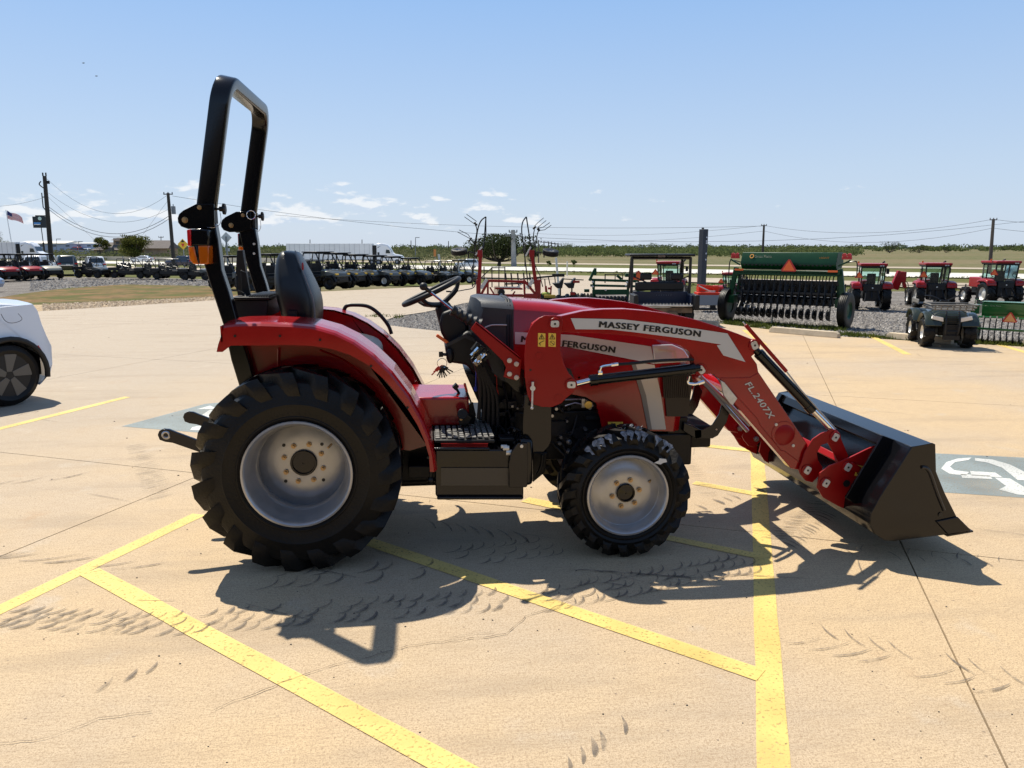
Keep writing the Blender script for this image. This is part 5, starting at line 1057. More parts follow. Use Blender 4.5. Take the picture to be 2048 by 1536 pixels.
# ---- side-by-side utility vehicles
def make_utv(label, hood, roof=True, crew=False, rimm=None, windscreen=False, bed=True, group=None, accent=None):
    T = thing('utility_vehicle', label, 'utility vehicle', (0, 0, 0), 0, 1, group); rm_ = rimm or UBLK; L = .55 if crew else 0
    for x in (-1.0 - L, 1.0):
        for s in (-1, 1): bwheel(T, (x, s * .60, .37), (0, s, 0), .37, .27, rm_, 10, detail=18)
    m = P('chassis', UBLK, T, .02); m.box((-L / 2, 0, .42), (2.3 + L, .85, .22)); m.box((-.1 - L / 2, 0, .62), (1.15 + L, 1.30, .34)); m.box((1.32, 0, .52), (.12, .9, .30)); m.box((1.40, 0, .50), (.05, .7, .12)); m.done()
    m = P('hood', hood, T, .03)
    m.loft([[Vector((x, y, z)) for y, z in ((-w_, z0), (-w_ * .97, z1 - .05), (-w_ * .6, z1), (w_ * .6, z1), (w_ * .97, z1 - .05), (w_, z0))] for x, w_, z0, z1 in ((.52, .70, .62, 1.05), (.75, .72, .70, 1.03), (1.1, .70, .74, .96), (1.35, .60, .68, .84), (1.42, .50, .66, .74))]); m.done()
    for s in (-1, 1):
        m = P('fender', UBLK, T); m.tube([(1.0 + .42 * math.cos(R(a)), s * .62, .36 + .42 * math.sin(R(a))) for a in range(10, 180, 17)], .06, 6); m.done()
        m = P('headlight', accent or LNS, T); m.box((1.36, s * .46, .80), (.10, .20, .08)); m.done()
    if bed:
        m = P('cargo_bed', UBLK, T, .01); bx_ = -1.12 - L; m.box((bx_, 0, .78), (.95, 1.32, .04)); m.box((bx_, -.66, .90), (.95, .04, .26)); m.box((bx_, .66, .90), (.95, .04, .26)); m.box((bx_ - .46, 0, .90), (.04, 1.32, .26)); m.box((bx_ + .46, 0, .90), (.04, 1.32, .26)); m.done()
    for k in range(2 if crew else 1):
        xs = -.30 - k * .75; m = P('seat', UBLK, T, .03); m.box((xs, 0, .84), (.45, 1.2, .14)); m.box((xs - .24, 0, 1.10), (.12, 1.2, .48)); m.box((xs - .26, .35, 1.40), (.08, .3, .14)); m.box((xs - .26, -.35, 1.40), (.08, .3, .14)); m.done()
    m = P('steering_wheel', UTUB, T); m.tube([Vector((.22, .32, 1.12)) + Vector((.06 * math.cos(R(a)), .17 * math.sin(R(a)), .16 * math.cos(R(a)))) for a in range(0, 360, 24)], .014, 5, close=True); m.done()
    m = P('roll_cage', UTUB, T); xb = -.62 - L
    for s in (-1, 1):
        m.tube(cr([(.66, s * .66, 1.02), (.30, s * .62, 1.62), (.16, s * .60, 1.84), (-.1, s * .60, 1.88), (xb + .1, s * .60, 1.88), (xb - .05, s * .62, 1.76), (xb - .10, s * .66, .9)], 4), .034, 7)
        m.tube([(-.02, s * .60, 1.86), (-.12, s * .66, 1.2), (-.10, s * .68, .7)], .028, 6); m.tube([(.5, s * .66, .72), (.1, s * .68, .62), (-.1, s * .68, .70)], .026, 6); m.tube([(-.05, s * .66, 1.1), (xb, s * .66, 1.35)], .020, 5); m.tube([(-.1, s * .66, 1.6), (xb + .02, s * .66, 1.0)], .016, 5)
    for x, z in ((.16, 1.85), (xb, 1.86), (-.1, 1.88), (xb - .08, 1.2)): m.tube([(x, -.60, z), (x, .60, z)], .028, 6)
    m.done()
    if roof: m = P('roof', UBLK, T, .02); m.box(((.2 + xb) / 2, 0, 1.925), (.42 - xb, 1.34, .05)); m.done()
    if windscreen: m = P('windscreen', CGL, T); m.add([(.63, -.6, 1.08), (.63, .6, 1.08), (.22, .56, 1.80), (.22, -.56, 1.80)], [(0, 1, 2, 3)]); m.done()
    return T
def put(T, px, py, rz, hpx, hreal=1.95, label=None, group=None):
    p = G(px, py); T.location = p; T.rotation_euler = (0, 0, rz); s = hpx * depth(p) / F / hreal; T.scale = (s, s, s)
    if label: T['label'] = label
    if group: T['group'] = group
    return T
g1 = 'utility vehicles in the left row'; g2 = 'black utility vehicles in the middle row'; g3 = 'open utility vehicles beside the dirt field'
uR = make_utv('a', URED); put(uR, 52, 559, R(-38), 51, label='red side-by-side with black roof, front one of two reds at the left', group=g1)
u = copy_tree(uR); put(u, 5, 561, R(-38), 53, label='red side-by-side with black roof cut by the left edge', group=g1)
uT = make_utv('a', UTAN); put(uT, 92, 557, R(-38), 49, label='tan-hooded side-by-side with black roof, right end of the left row', group=g1)
u = copy_tree(uT); put(u, 28, 556, R(-38), 48, label='side-by-side half hidden behind the red one in the left row', group=g1); 
uB = make_utv('a', UOLV, roof=False, crew=False); put(uB, 187, 556, R(-20), 43, label='black open side-by-side alone on the gravel in front of the white car', group=g3)
uC = make_utv('a', UBLK, roof=False, crew=True); put(uC, 268, 556, R(-10), 40, label='black open crew utility vehicle with its bed beside the leaning pipe', group=g3)
u = copy_tree(uB); put(u, 308, 557, R(-12), 40, label='black utility vehicle with silver rims under the small house gable', group=g3)
u = copy_tree(uC); put(u, 352, 558, R(-8), 41, label='black open crew utility vehicle standing at the foot of the leaning pole', group=g3)
u = copy_tree(uB); put(u, 398, 560, R(-15), 42, label='dark utility vehicle partly behind the near rollbar post', group=g3)
uM = make_utv('a', UOLV, accent=YEL); put(uM, 645, 578, R(-33), 74, label='black side-by-side with yellow lamp trim right behind the tractor seat', group=g2)
spots = [(555, 582, 74, 'black side-by-side half hidden by the tractor seat back'), (470, 578, 66, 'dark roofed side-by-side behind the rollbar posts'), (682, 575, 69, 'black side-by-side second from the tractor seat'), (718, 573, 64, 'camouflage side-by-side third from the tractor seat'), (790, 570, 57, 'black side-by-side fifth from the seat, left of the tan lane'), (826, 569, 53, 'rightmost roofed black side-by-side before the white pipe')]
for i, (x, y, h, lb_) in enumerate(spots): u = copy_tree(uM); put(u, x, y, R(-33 + (i % 3) * 2), h, label=lb_, group=g2)
uS = make_utv('a', UOLV, accent=YEL, rimm=ZNC); put(uS, 756, 572, R(-33), 61, label='black side-by-side with bright spoked wheels in the middle row', group=g2)
u = copy_tree(uB); put(u, 872, 567, R(-30), 46, label='low open utility vehicle right of the first white pipe', group=g2)
u = copy_tree(uB); put(u, 898, 566, R(-30), 45, label='low open utility vehicle next to last before the red tedder', group=g2)
u = copy_tree(uS); put(u, 925, 566, R(-30), 46, label='utility vehicle with bright wheels closest to the red tedder', group=g2)
# ---- cars
def make_car(label, paint_, name='parked_car', suv=True, group=None, cat='car'):
    T = thing(name, label, cat, (0, 0, 0), 0, 1, group); hh = 1.72 if suv else 1.45
    for x in (-1.35, 1.38):
        for s in (-1, 1): bwheel(T, (x, s * .80, .35), (0, s, 0), .35, .24, UGRY, 0, detail=18)
    def ring(z, x0, x1, w_, r_=.25): return [Vector(((x0 + x1) / 2 + a, b, z)) for a, b in rrect(x1 - x0, w_, min(r_, w_ * .4), 3)]
    m = P('body', paint_, T); m.loft([ring(.28, -2.2, 2.2, 1.7), ring(.55, -2.33, 2.33, 1.84), ring(.85, -2.30, 2.28, 1.84), ring(1.0, -2.25, 2.1 if suv else 2.05, 1.78)])
    if suv: m.loft([ring(1.0, -2.22, .95, 1.72), ring(hh - .10, -1.95, .25, 1.46), ring(hh, -1.80, .05, 1.30)])
    else: m.loft([ring(1.0, -1.9, 1.0, 1.70), ring(hh - .08, -1.15, .25, 1.40), ring(hh, -1.0, .1, 1.25)])
    m.done()
    m = P('side_window', GLS, T); x0, x1 = (-2.0, .62) if suv else (-1.55, .62)
    for s in (-1, 1): m.prism([Vector((a, s * b, c)) for a, b, c in ((x0, .86, 1.04), (x1, .86, 1.04), (.18, .745, hh - .14), (x0 + .22, .745, hh - .14))], [Vector((a, s * (b + .012), c)) for a, b, c in ((x0, .86, 1.04), (x1, .86, 1.04), (.18, .745, hh - .14), (x0 + .22, .745, hh - .14))])
    m.done()
    xr = -2.235 if suv else -1.80
    m = P('rear_window', GLS, T); m.prism([Vector(v) for v in ((xr, -.72, 1.08), (xr, .72, 1.08), (xr + .24, .60, hh - .16), (xr + .24, -.60, hh - .16))], [Vector((v[0] + .02, v[1], v[2])) for v in ((xr, -.72, 1.08), (xr, .72, 1.08), (xr + .24, .60, hh - .16), (xr + .24, -.60, hh - .16))]); m.done()
    m = P('windscreen', GLS, T); m.prism([Vector(v) for v in ((.97, -.74, 1.03), (.97, .74, 1.03), (.30, .62, hh - .14), (.30, -.62, hh - .14))], [Vector((v[0] - .02, v[1], v[2])) for v in ((.97, -.74, 1.03), (.97, .74, 1.03), (.30, .62, hh - .14), (.30, -.62, hh - .14))]); m.done()
    for s in (-1, 1): m = P('tail_lamp', RLN, T); m.box((-2.29, s * .72, .92), (.08, .28, .14)); m.done(); m = P('headlamp', LNS, T); m.box((2.26, s * .66, .74), (.10, .34, .12)); m.done(); m = P('mirror', paint_, T); m.box((.72, s * .98, 1.10), (.12, .18, .14)); m.done()
    m = P('number_plate', pbr('plate_white', (.6, .6, .6), .5), T); m.box((-2.34, 0, .80), (.02, .34, .16)); m.done()
    return T
c = make_car('dark green sport utility car seen from behind, tailgate towards us', pbr('dark_green_paint', (.02, .03, .026), .25, coat=.8)); put(c, 133, 545, R(118), 34, 1.72)
c = make_car('white sport utility car seen from behind, right of the dark green one', UWHT); put(c, 190, 545, R(118), 32, 1.72)
c = make_car('white car driving along the highway below the olive tree', UWHT, 'highway_car', False); put(c, 285, 525, R(172), 14, 1.5)
c = make_car('white pickup-like car on the highway left of the folded red tedder', UWHT, 'highway_car', True); put(c, 934, 536, R(172), 18, 1.72)
c = make_car('dark patrol car behind the open utility vehicles at the leaning pole', pbr('navy_paint', (.01, .015, .05), .25, coat=.8), 'parked_car', True); put(c, 362, 533, R(160), 21, 1.72)
c = make_car('red car far off in the yard in front of the long blue-grey shed', URED, 'distant_car', True); put(c, 151, 507, R(150), 13, 1.72)
c = make_car('silver car far off right of the red one by the long shed', UWHT, 'distant_car', True); put(c, 172, 507, R(150), 10, 1.72)
c = make_car('white car with dark windows parked behind the roofed left-row vehicles', UWHT, 'parked_car', True); put(c, 80, 545, R(100), 34, 1.72)
# ---- articulated lorries
def make_truck(label, px, py, hpx, rz):
    T = thing('semi_truck', label, 'lorry', (0, 0, 0)); put(T, px, py, rz, hpx, 4.0)
    m = P('trailer', pbr('trailer_white', (.70, .71, .72), .4, var=.04, vscale=1), T, .02); m.box((-6.2, 0, 2.45), (16.0, 2.5, 2.95)); tr_ = m.done()
    m = P('side_post', UGRY, tr_); 
    for k in range(17): m.box((-13.6 + k * .93, -1.262, 2.45), (.03, .02, 2.8))
    m.done()['kind'] = 'stuff'; m = P('bottom_rail', UGRY, T); m.box((-6.2, 0, .93), (16.0, 2.4, .12)); m.box((-10, 0, .75), (5, 1.2, .3)); m.done()
    m = P('cab', UWHT, T, .08); m.loft([[Vector((x, y, z)) for y, z in ((-1.15, .7), (-1.2, z1 - .3), (-1.0, z1), (1.0, z1), (1.2, z1 - .3), (1.15, .7))] for x, z1 in ((2.6, 3.9), (3.6, 4.0), (4.6, 3.75), (5.1, 3.2), (5.5, 2.3), (5.9, 2.0), (7.2, 1.75), (7.6, 1.4))]); cb = m.done()
    m = P('cab_window', GLS, cb); m.prism([Vector(v) for v in ((4.3, -1.21, 2.1), (5.2, -1.21, 2.1), (5.0, -1.21, 2.75), (4.4, -1.21, 2.8))], [Vector((v[0], -1.18, v[2])) for v in ((4.3, 0, 2.1), (5.2, 0, 2.1), (5.0, 0, 2.75), (4.4, 0, 2.8))]); m.box((2.95, -1.21, 2.0), (.35, .03, .6)); m.prism([Vector(v) for v in ((2.8, -1.21, 3.2), (3.4, -1.21, 3.45), (2.9, -1.21, 3.3))], [Vector((v[0], -1.17, v[2])) for v in ((2.8, 0, 2.9), (3.5, 0, 3.4), (2.9, 0, 3.4))]); m.done()
    m = P('windscreen', GLS, cb); m.add([(5.12, -1.0, 3.15), (5.12, 1.0, 3.15), (5.55, 1.05, 2.32), (5.55, -1.05, 2.32)], [(0, 1, 2, 3)]); m.done()
    m = P('cab_gap', UBLK, T); m.box((2.2, 0, 2.2), (.8, 2.0, 2.8)); m.done()
    for x in (-12.8, -11.5, 1.6, 2.9, 6.4):
        for s in (-1, 1): bwheel(T, (x, s * 1.05, .5), (0, s, 0), .5, .35, UGRY, 0, detail=14)
    return T
make_truck('long white semi truck with plain trailer on the highway behind the seat', 728, 529, 42, R(-4)); make_truck('white semi truck at the left edge with its curved cab roof', 22, 527, 43, R(-4))
# ---- buildings
TANW = pbr('tan_brick_wall', (.30, .22, .16), .9, var=.15, vscale=2); ROOFM = pbr('brown_shingle_roof', (.13, .11, .10), .9, var=.15, vscale=3); BLW = pbr('pale_blue_metal_wall', (.42, .48, .60), .6); WRF = pbr('pale_metal_roof', (.55, .52, .46), .6); DKW = pbr('dark_window', (.03, .04, .06), .2)
H_ = here('house', 'brown brick house with hipped roofs and an upper gable, behind the olive tree', 'house', 265, 517)
def hip(m, x0, x1, y0, y1, z0, z1, i=.12):
    m.add([(x0, y0, z0), (x1, y0, z0), (x1, y1, z0), (x0, y1, z0), (x0 + i, (y0 + y1) / 2, z1), (x1 - i, (y0 + y1) / 2, z1)], [(0, 1, 5, 4), (1, 2, 5), (2, 3, 4, 5), (3, 0, 4), (0, 3, 2, 1)])
m = P('wall', TANW, H_); m.box((-.35, .25, .10), (.80, .5, .20)); m.box((-.28, .30, .28), (.30, .3, .24)); m.box((.45, .3, .13), (.50, .4, .22)); m.done()
m = P('roof', ROOFM, H_); hip(m, -.80, .10, -.05, .55, .17, .32, .25); hip(m, -.47, -.06, .10, .5, .36, .41, .05); hip(m, .10, .73, .02, .55, .20, .36, .03); m.done()
for x in (-.66, -.5, -.15): m = P('window', DKW, H_); m.box((x, -.005, .11), (.06, .02, .07)); m.done()
for x in (-.34, -.22): m = P('window', DKW, H_); m.box((x, .145, .31), (.06, .02, .035)); m.done()
m = P('porch', ROOFM, H_, .0); m.box((-.42, -.06, .14), (.16, .08, .16)); m.done()
W_ = here('warehouse', 'long pale blue metal warehouse on the horizon at the left', 'building', 112, 507)
m = P('wall', BLW, W_); m.box((0, .4, .09), (1.58, .7, .22)); m.done(); m = P('roof', WRF, W_); hip(m, -.82, .20, .0, .8, .20, .25, .02); hip(m, .20, .82, .04, .8, .18, .215, .02); m.done()
for x in (-.55, -.30, -.05, .22, .45, .65): m = P('window', DKW, W_); m.box((x, .045, .15), (.07, .01, .022)); m.done()
for x in (-.42, .10): m = P('dock_door', UGRY, W_); m.box((x, .045, .05), (.07, .01, .10)); m.done()
fnm = pbr('pale_fence_panel', (.34, .33, .34), .8); W2 = here('boundary_wall', 'pale grey boundary wall in front of the long warehouse', 'wall', 135, 512)
m = P('wall_panel', fnm, W2); m.box((0, 0, .06), (1.5, .03, .12)); m.done(); m = P('gate', pbr('brown_gate', (.16, .12, .08), .8), W2); m.box((-.53, -.03, .07), (.18, .03, .10)); m.done()
# highway barrier
def worldbar(mb, px0, px1, z0, z1, th): a, b = G(*px0), G(*px1); a.z = b.z = (z0 + z1) / 2; mb.bar(a, b, th, z1 - z0, up=(0, 0, 1) if 0 else (a - b).cross(Vector((0, 0, 1))))
B_ = thing('highway_barrier', 'low concrete barrier running along the highway at the left', 'barrier', G(300, 519)); OFF = G(300, 519); m = MB(); worldbar(m, (-100, 516), (560, 525), 0, .5, .3); m.build('barrier_wall', pbr('barrier_concrete', (.42, .38, .30), .9), B_); OFF = Vector((0, 0, 0))
# ---- poles and lines
WOOD = pbr('weathered_pole_wood', (.055, .045, .038), .9, var=.3, vscale=3, stretch=(1, 1, .1)); WIRE = pbr('cable', (.02, .02, .022), .6); CNC = pbr('pole_concrete', (.30, .30, .29), .9, var=.15, vscale=2)
PT = {}
def pole(name, label, top, base, r_, mat=WOOD, cat='utility pole', arms=(), group=None, n=10):
    b = G(*base); Yb = b.dot(Vector((FW.x, FW.y, 0)).normalized())
    d = ray(*top); t_ = Yb / d.dot(Vector((FW.x, FW.y, 0)).normalized()); tp = CP + d * t_; T = thing(name, label, cat, b, 0, 1, group)
    m = P('shaft', mat, T); m.tube([(0, 0, -.2), tp - b], [r_, r_ * .72], n); m.done(); h = (tp - b)
    for (f, L_, th) in arms: m = P('crossarm', mat, T); c_ = h * f; m.bar(c_ + RT * -L_, c_ + RT * L_, th, th, up=(0, 0, 1)); m.done()
    for (f, L_, th) in arms:
        for s in (-.9, 0, .9): m = P('insulator', UGRY, T); c_ = h * f + RT * L_ * s; m.cyl(c_, c_ + Vector((0, 0, th * 2.2)), th * .6, n=6); m.done()
    PT[name + str(len(PT))] = (tp, b); return T, tp, b
pa, pat, pab = pole('utility_pole', 'tall thick dark wooden utility pole in front of the blue sign', (89, 352), (104, 536), .21)
s_ = depth(pab) / F
m = P('pole_hardware', UBLK, pa); h = pat - pab
for q in ((-3, 8), (3, 8)): m.cyl(h + RT * q[0] * s_, h + RT * q[0] * s_ + Vector((0, 0, q[1] * s_ * .8)), 1.4 * s_, n=6)
m.tube(cr([h - Vector((0, 0, 24 * s_)) - RT * 3 * s_, h - Vector((0, 0, 16 * s_)) - RT * 12 * s_, h - Vector((0, 0, 10 * s_)) - RT * 8 * s_], 4), 1.1 * s_, 5); m.box(h + RT * 6 * s_ - Vector((0, 0, 12 * s_)), (5 * s_, 2 * s_, 6 * s_)); m.tube([h - Vector((0, 0, 32 * s_)) - RT * 9 * s_, h - Vector((0, 0, 60 * s_)) - RT * 9 * s_, h - Vector((0, 0, 72 * s_))], 1.0 * s_, 5); m.bar(h - Vector((0, 0, 40 * s_)) - RT * 9 * s_, h - Vector((0, 0, 40 * s_)), 1.5 * s_, 1.5 * s_); m.done()
pb, pbt, pbb = pole('utility_pole', 'leaning grey utility pole with a transformer can, left of the rollbar', (336, 386), (349, 540), .15, arms=((.985, .35, .07),))
s_ = depth(pbb) / F; h = pbt - pbb; m = P('transformer', UGRY, pb); c_ = h * .73 + RT * 8 * s_; m.cyl(c_, c_ + Vector((0, 0, 15 * s_)), 4 * s_, n=12); m.cyl(c_ + Vector((0, 0, 15 * s_)), c_ + Vector((0, 0, 19 * s_)), 1 * s_, n=6); m.done()
pc = pole('utility_pole', 'stout grey concrete utility pole in front of the round oak', (1026, 460), (1028, 531), .28, CNC, arms=((.84, .75, .12), (.94, .4, .10)))
pd = pole('utility_pole', 'thin dark utility pole rising behind the green seed drill', (1528, 450), (1524, 536), .11, arms=((.985, .22, .06),))
pe = pole('utility_pole', 'dark utility pole leaning right at the far right of the field', (1987, 438), (1979, 545), .13, arms=((.985, .25, .06),))
for i, (x, yt, yb, lb_) in enumerate([(1050, 473, 531, 'nearest wooden pole of the receding row right of the oak'), (1077, 480, 524, 'second wooden pole of the receding row'), (1088, 482, 513, 'third pole of the receding row by the tedder arm'), (1097, 483, 509, 'fourth pole of the receding row'), (1103, 485, 506, 'fifth small pole of the receding row'), (1110, 486, 504, 'sixth small pole of the receding row'), (1116, 487, 503, 'last small pole of the receding row before the trees')]):
    sc_ = depth(G(x, yb)) / F; pole('distant_pole', lb_, (x, yt), (x, yb), 1.3 * sc_, arms=((.92, 7 * sc_ * (1 if i else 1.4), 1.0 * sc_),), group='row of power poles running away', n=6)
for (x, yt, yb, lb_) in [(245, 469, 505, 'small cross-armed pole above the house roof'), (322, 473, 505, 'small cross-armed pole right of the olive tree'), (486, 479, 505, 'small cross-armed pole between the rollbar posts'), (620, 479, 503, 'faint thin pole above the long white trailer'), (724, 479, 503, 'faint thin pole over the front of the white trailer'), (822, 481, 503, 'faint thin pole left of the steering wheel'), (897, 482, 503, 'faint thin pole left of the tedder wheel')]:
    sc_ = depth(G(x, yb)) / F; pole('distant_pole', lb_, (x, yt), (x, yb), 1.0 * sc_, arms=((.95, 5 * sc_, 1.0 * sc_),) if x < 500 else (), group='small poles on the horizon', n=6)
for (x, yt, yb, lb_) in [(113, 478, 512, 'street lamp left of the red car and the long shed'), (157, 483, 512, 'street lamp standing over the far red car'), (831, 475, 520, 'grey street lamp behind the black vehicles and the scrub')]:
    T, tp, b = pole('street_lamp', lb_, (x, yt), (x, yb), .06, UGRY, 'street lamp'); sc_ = depth(b) / F; m = P('lamp_head', UGRY, T); m.box((tp - b) + RT * 4 * sc_ + Vector((0, 0, 0)), (8 * sc_, 2 * sc_, 1.2 * sc_)); m.done()
def wire(a, b, sag, r_, label, n=14, group='overhead power lines'):
    a, b = Vector(a), Vector(b); pts = [a.lerp(b, i / n) - Vector((0, 0, sag * 4 * (i / n) * (1 - i / n))) for i in range(n + 1)]; m = MB(); m.tube(pts, r_ * .72, 5); tag(m.build('power_line', WIRE), label, 'cable', group)
def at(px, py, dist): d = ray(px, py); return CP + d * (dist / d.dot(Vector((FW.x, FW.y, 0)).normalized()))
da = depth(pab); db = depth(pbb)
wire(at(93, 357, da), at(334, 391, db), 2.0, .014, 'top slack wire between the tall pole and the leaning pole'); wire(at(97, 386, da), at(340, 417, db), 1.6, .014, 'second slack wire between the tall pole and the leaning pole')
wire(at(98, 414, da), at(341, 430, db), 1.75, .026, 'thicker upper cable hanging between the tall pole and leaning pole'); wire(at(99, 420, da), at(342, 435, db), 1.8, .026, 'thicker lower cable hanging between the tall pole and leaning pole')
wire(at(95, 393, da), at(200, 490, da * 1.2), 0, .012, 'straight guy wire falling right from the tall pole'); wire(at(338, 398, db), at(285, 470, db * 1.2), 0, .012, 'straight guy wire falling left from the leaning pole'); wire(at(88, 395, da), at(-60, 412, da), .3, .014, 'wire leaving the tall pole to the left edge')
wire(at(345, 392, db), at(2300, 405, 66), 3.3, .016, 'topmost long wire crossing the whole sky'); wire(at(550, 430, 72), at(1527, 452, depth(pd[2])), .55, .016, 'long wire crossing behind the tedder to the drill pole')
for i, (ya, yb, yc, yd) in enumerate([(463, 451, 438.5, 440), (478, 462, 456, 459)]):
    wire(at(1060, 466 + i * 14, 88), at(1527, ya - 12 - 0 * i, depth(pd[2])) if 0 else at(1528, yb, depth(pd[2])), .5, .014, ['upper', 'lower'][i] + ' wire between the pole row and the drill pole'); wire(at(1528, yb, depth(pd[2])), at(1986, yc, depth(pe[2])), .75 + .2 * i, .014, ['upper', 'lower'][i] + ' wire between the drill pole and the right pole'); wire(at(1986, yc, depth(pe[2])), at(2200, yd + 3, 50), .2, .014, ['upper', 'lower'][i] + ' wire leaving the right pole to the right edge')
# pylon, signs, flag
T = here('sign_pylon', 'dark grey square steel pylon behind the parked utility vehicle', 'pylon', 1402, 590); m = P('column', pbr('pylon_grey', (.025, .03, .04), .5), T, .005); m.box((0, 0, .64), (.125, .125, 1.30), rz=R(30)); m.done(); m = P('cap', UBLK, T); m.box((-.02, 0, 1.30), (.04, .04, .04)); m.done()
m = P('lettering', UWHT, T)
for z in (1.13, 1.06, 1.02, .82, .70): m.box((.050, -.048, z), (.02, .02, .03), rz=R(30))
m.done()
T = here('billboard', 'dark blue sign board with pale round emblem on a tall post', 'sign', 93, 520); m = P('post', UTUB, T); m.cyl((-.03, .02, 0), (-.04, .02, .34), .017, n=10); m.cyl((-.04, .02, .34), (-.05, .02, .66), .008, n=8); m.done()
m = P('board', pbr('navy_board', (.006, .012, .018), .4), T, .003); m.box((-.03, 0, .74), (.30, .05, .22)); m.box((-.03, 0, .86), (.18, .05, .03)); bd = m.done(); m = P('emblem', pbr('emblem_pale', (.45, .6, .55), .5), bd); m.cyl((-.03, -.028, .81), (-.03, -.034, .81), .035, n=20); m.done(); m = P('blue_stripe', pbr('sign_blue', (.05, .22, .55), .4), bd); m.box((-.09, -.03, .72), (.13, .01, .03)); m.done(); m = P('white_stripe', UWHT, bd); m.box((-.09, -.03, .695), (.12, .01, .012)); m.done()
FLG = bpy.data.materials.new('flag_cloth'); FLG.use_nodes = True; t = FLG.node_tree; b = t.nodes['Principled BSDF']; b.inputs['Roughness'].default_value = .8; uv = N(t, 'ShaderNodeUVMap'); sp_ = N(t, 'ShaderNodeSeparateXYZ'); t.links.new(uv.outputs[0], sp_.inputs[0])
st_ = mth(t, 'GREATER_THAN', mth(t, 'MODULO', mth(t, 'MULTIPLY', sp_.outputs[1], 13), 2.0), 1.0); x1 = N(t, 'ShaderNodeMix', data_type='RGBA'); t.links.new(st_, x1.inputs[0]); x1.inputs[6].default_value = (.5, .02, .04, 1); x1.inputs[7].default_value = (.7, .7, .7, 1)
un = mth(t, 'MULTIPLY', mth(t, 'LESS_THAN', sp_.outputs[0], .4), mth(t, 'GREATER_THAN', sp_.outputs[1], .46)); x2 = N(t, 'ShaderNodeMix', data_type='RGBA'); t.links.new(un, x2.inputs[0]); t.links.new(x1.outputs[2], x2.inputs[6]); x2.inputs[7].default_value = (.02, .03, .14, 1); t.links.new(x2.outputs[2], b.inputs['Base Color'])
T = here('flagpole', 'slim white flagpole flying a striped flag, far left', 'flagpole', 29, 520); m = P('pole', UWHT, T); m.tube([(0, 0, 0), (-.06, 0, .98)], [.012, .007], 8); m.done()
nu, nv = 14, 8; vs_ = []; fs_ = []
for j in range(nv + 1):
    for i in range(nu + 1): u_, v_ = i / nu, j / nv; vs_.append((-.055 + u_ * .31, .03 * math.sin(u_ * 9 + v_), .97 - .155 * (1 - v_) * (1 - .25 * u_) - u_ * .13 - .012 * math.sin(u_ * 8)))
for j in range(nv):
    for i in range(nu): a_ = j * (nu + 1) + i; fs_.append((a_, a_ + 1, a_ + nu + 2, a_ + nu + 1))
me = bpy.data.meshes.new('flag'); me.from_pydata(vs_, [], fs_); me.uv_layers.new(); 
for l in me.loops: i = l.vertex_index; me.uv_layers[0].data[l.index].uv = ((i % (nu + 1)) / nu, (i // (nu + 1)) / nv)
me.materials.append(FLG); o = bpy.data.objects.new('flag', me); COL.objects.link(o); o.parent = T
T = here('road_sign', 'yellow diamond warning sign with a small white yield mark by the tail light', 'road sign', 369, 525); m = P('post', UGRY, T); m.box((0, 0, .22), (.012, .012, .46)); m.done(); m = P('sign_panel', pbr('sign_yellow', (.65, .42, .03), .5), T); m.box((0, -.012, .36), (.15, .008, .15), M=Matrix.Rotation(R(45), 3, 'Y')); m.done(); m = P('yield_mark', SMVR, T); m.prism([Vector(v) for v in ((-.035, -.018, .37), (.035, -.018, .37), (0, -.018, .30))], [Vector(v) for v in ((-.035, -.02, .37), (.035, -.02, .37), (0, -.02, .30))]); m.done()
m = P('arrow_mark', INK, T); m.prism([Vector(v) for v in ((-.035, -.018, .40), (.035, -.018, .40), (0, -.018, .45))], [Vector(v) for v in ((-.035, -.02, .40), (.035, -.02, .40), (0, -.02, .45))]); m.done()
T = here('road_sign', 'bare metal back of a diamond road sign between the rollbar posts', 'road sign', 456, 530); m = P('post', UGRY, T); m.box((0, -.012, .28), (.03, .02, .56)); m.done(); m = P('sign_panel', pbr('sign_back', (.55, .57, .58), .5), T); m.box((0, .006, .54), (.155, .01, .155), M=Matrix.Rotation(R(45), 3, 'Y')); m.box((.01, 0, .30), (.08, .01, .06)); m.done()
T = here('road_sign', 'small orange roadwork sign in the scrub right of the street lamp', 'road sign', 870, 522); m = P('sign_panel', pbr('sign_orange', (.50, .20, .05), .6), T); m.box((0, 0, .16), (.05, .01, .14)); m.done(); m = P('post', UGRY, T); m.box((0, .01, .05), (.01, .01, .10)); m.done()
# white pipes
PVC = pbr('white_pvc', (.70, .68, .58), .5)
for (xt, yt, xb, yb, lb_) in [(878, 509, 885, 566, 'tall white plastic pipe above the steering wheel rim'), (917, 524, 917, 566, 'short hooked white plastic pipe right of the steering wheel'), (1111, 516, 1119, 594, 'tallest white plastic pipe, in front of the planter seats'), (1134, 523, 1134, 552, 'thin white plastic pipe behind the planter seats')]:
    T = here('marker_pipe', lb_, 'pipe', xb, yb, group='white pipes standing in the yard'); m = P('pipe', PVC, T); m.tube([(0, 0, 0), ((xt - xb) / 100, 0, (yb - yt) / 100)], .022 if xb != 1134 else .014, 8)
    if xb == 917: m.tube([(0, 0, .42), (.03, 0, .47)], .018, 8)
    m.done()
T = here('leaning_pipe', 'pale metal pipe leaning beside the open crew vehicle', 'pipe', 224, 556); m = P('pipe', ZNC, T); m.tube([(0, 0, 0), (.22, 0, .22)], .012, 6); m.done()
T = here('wire_fence', 'low post and rail fence crossing in front of the two parked cars', 'fence', 175, 553)
for x in (-1.4, -.25, .74): m = P('fence_post', UGRY, T); m.tube([(x, 0, 0), (x, 0, .40)], .010, 6); m.done()
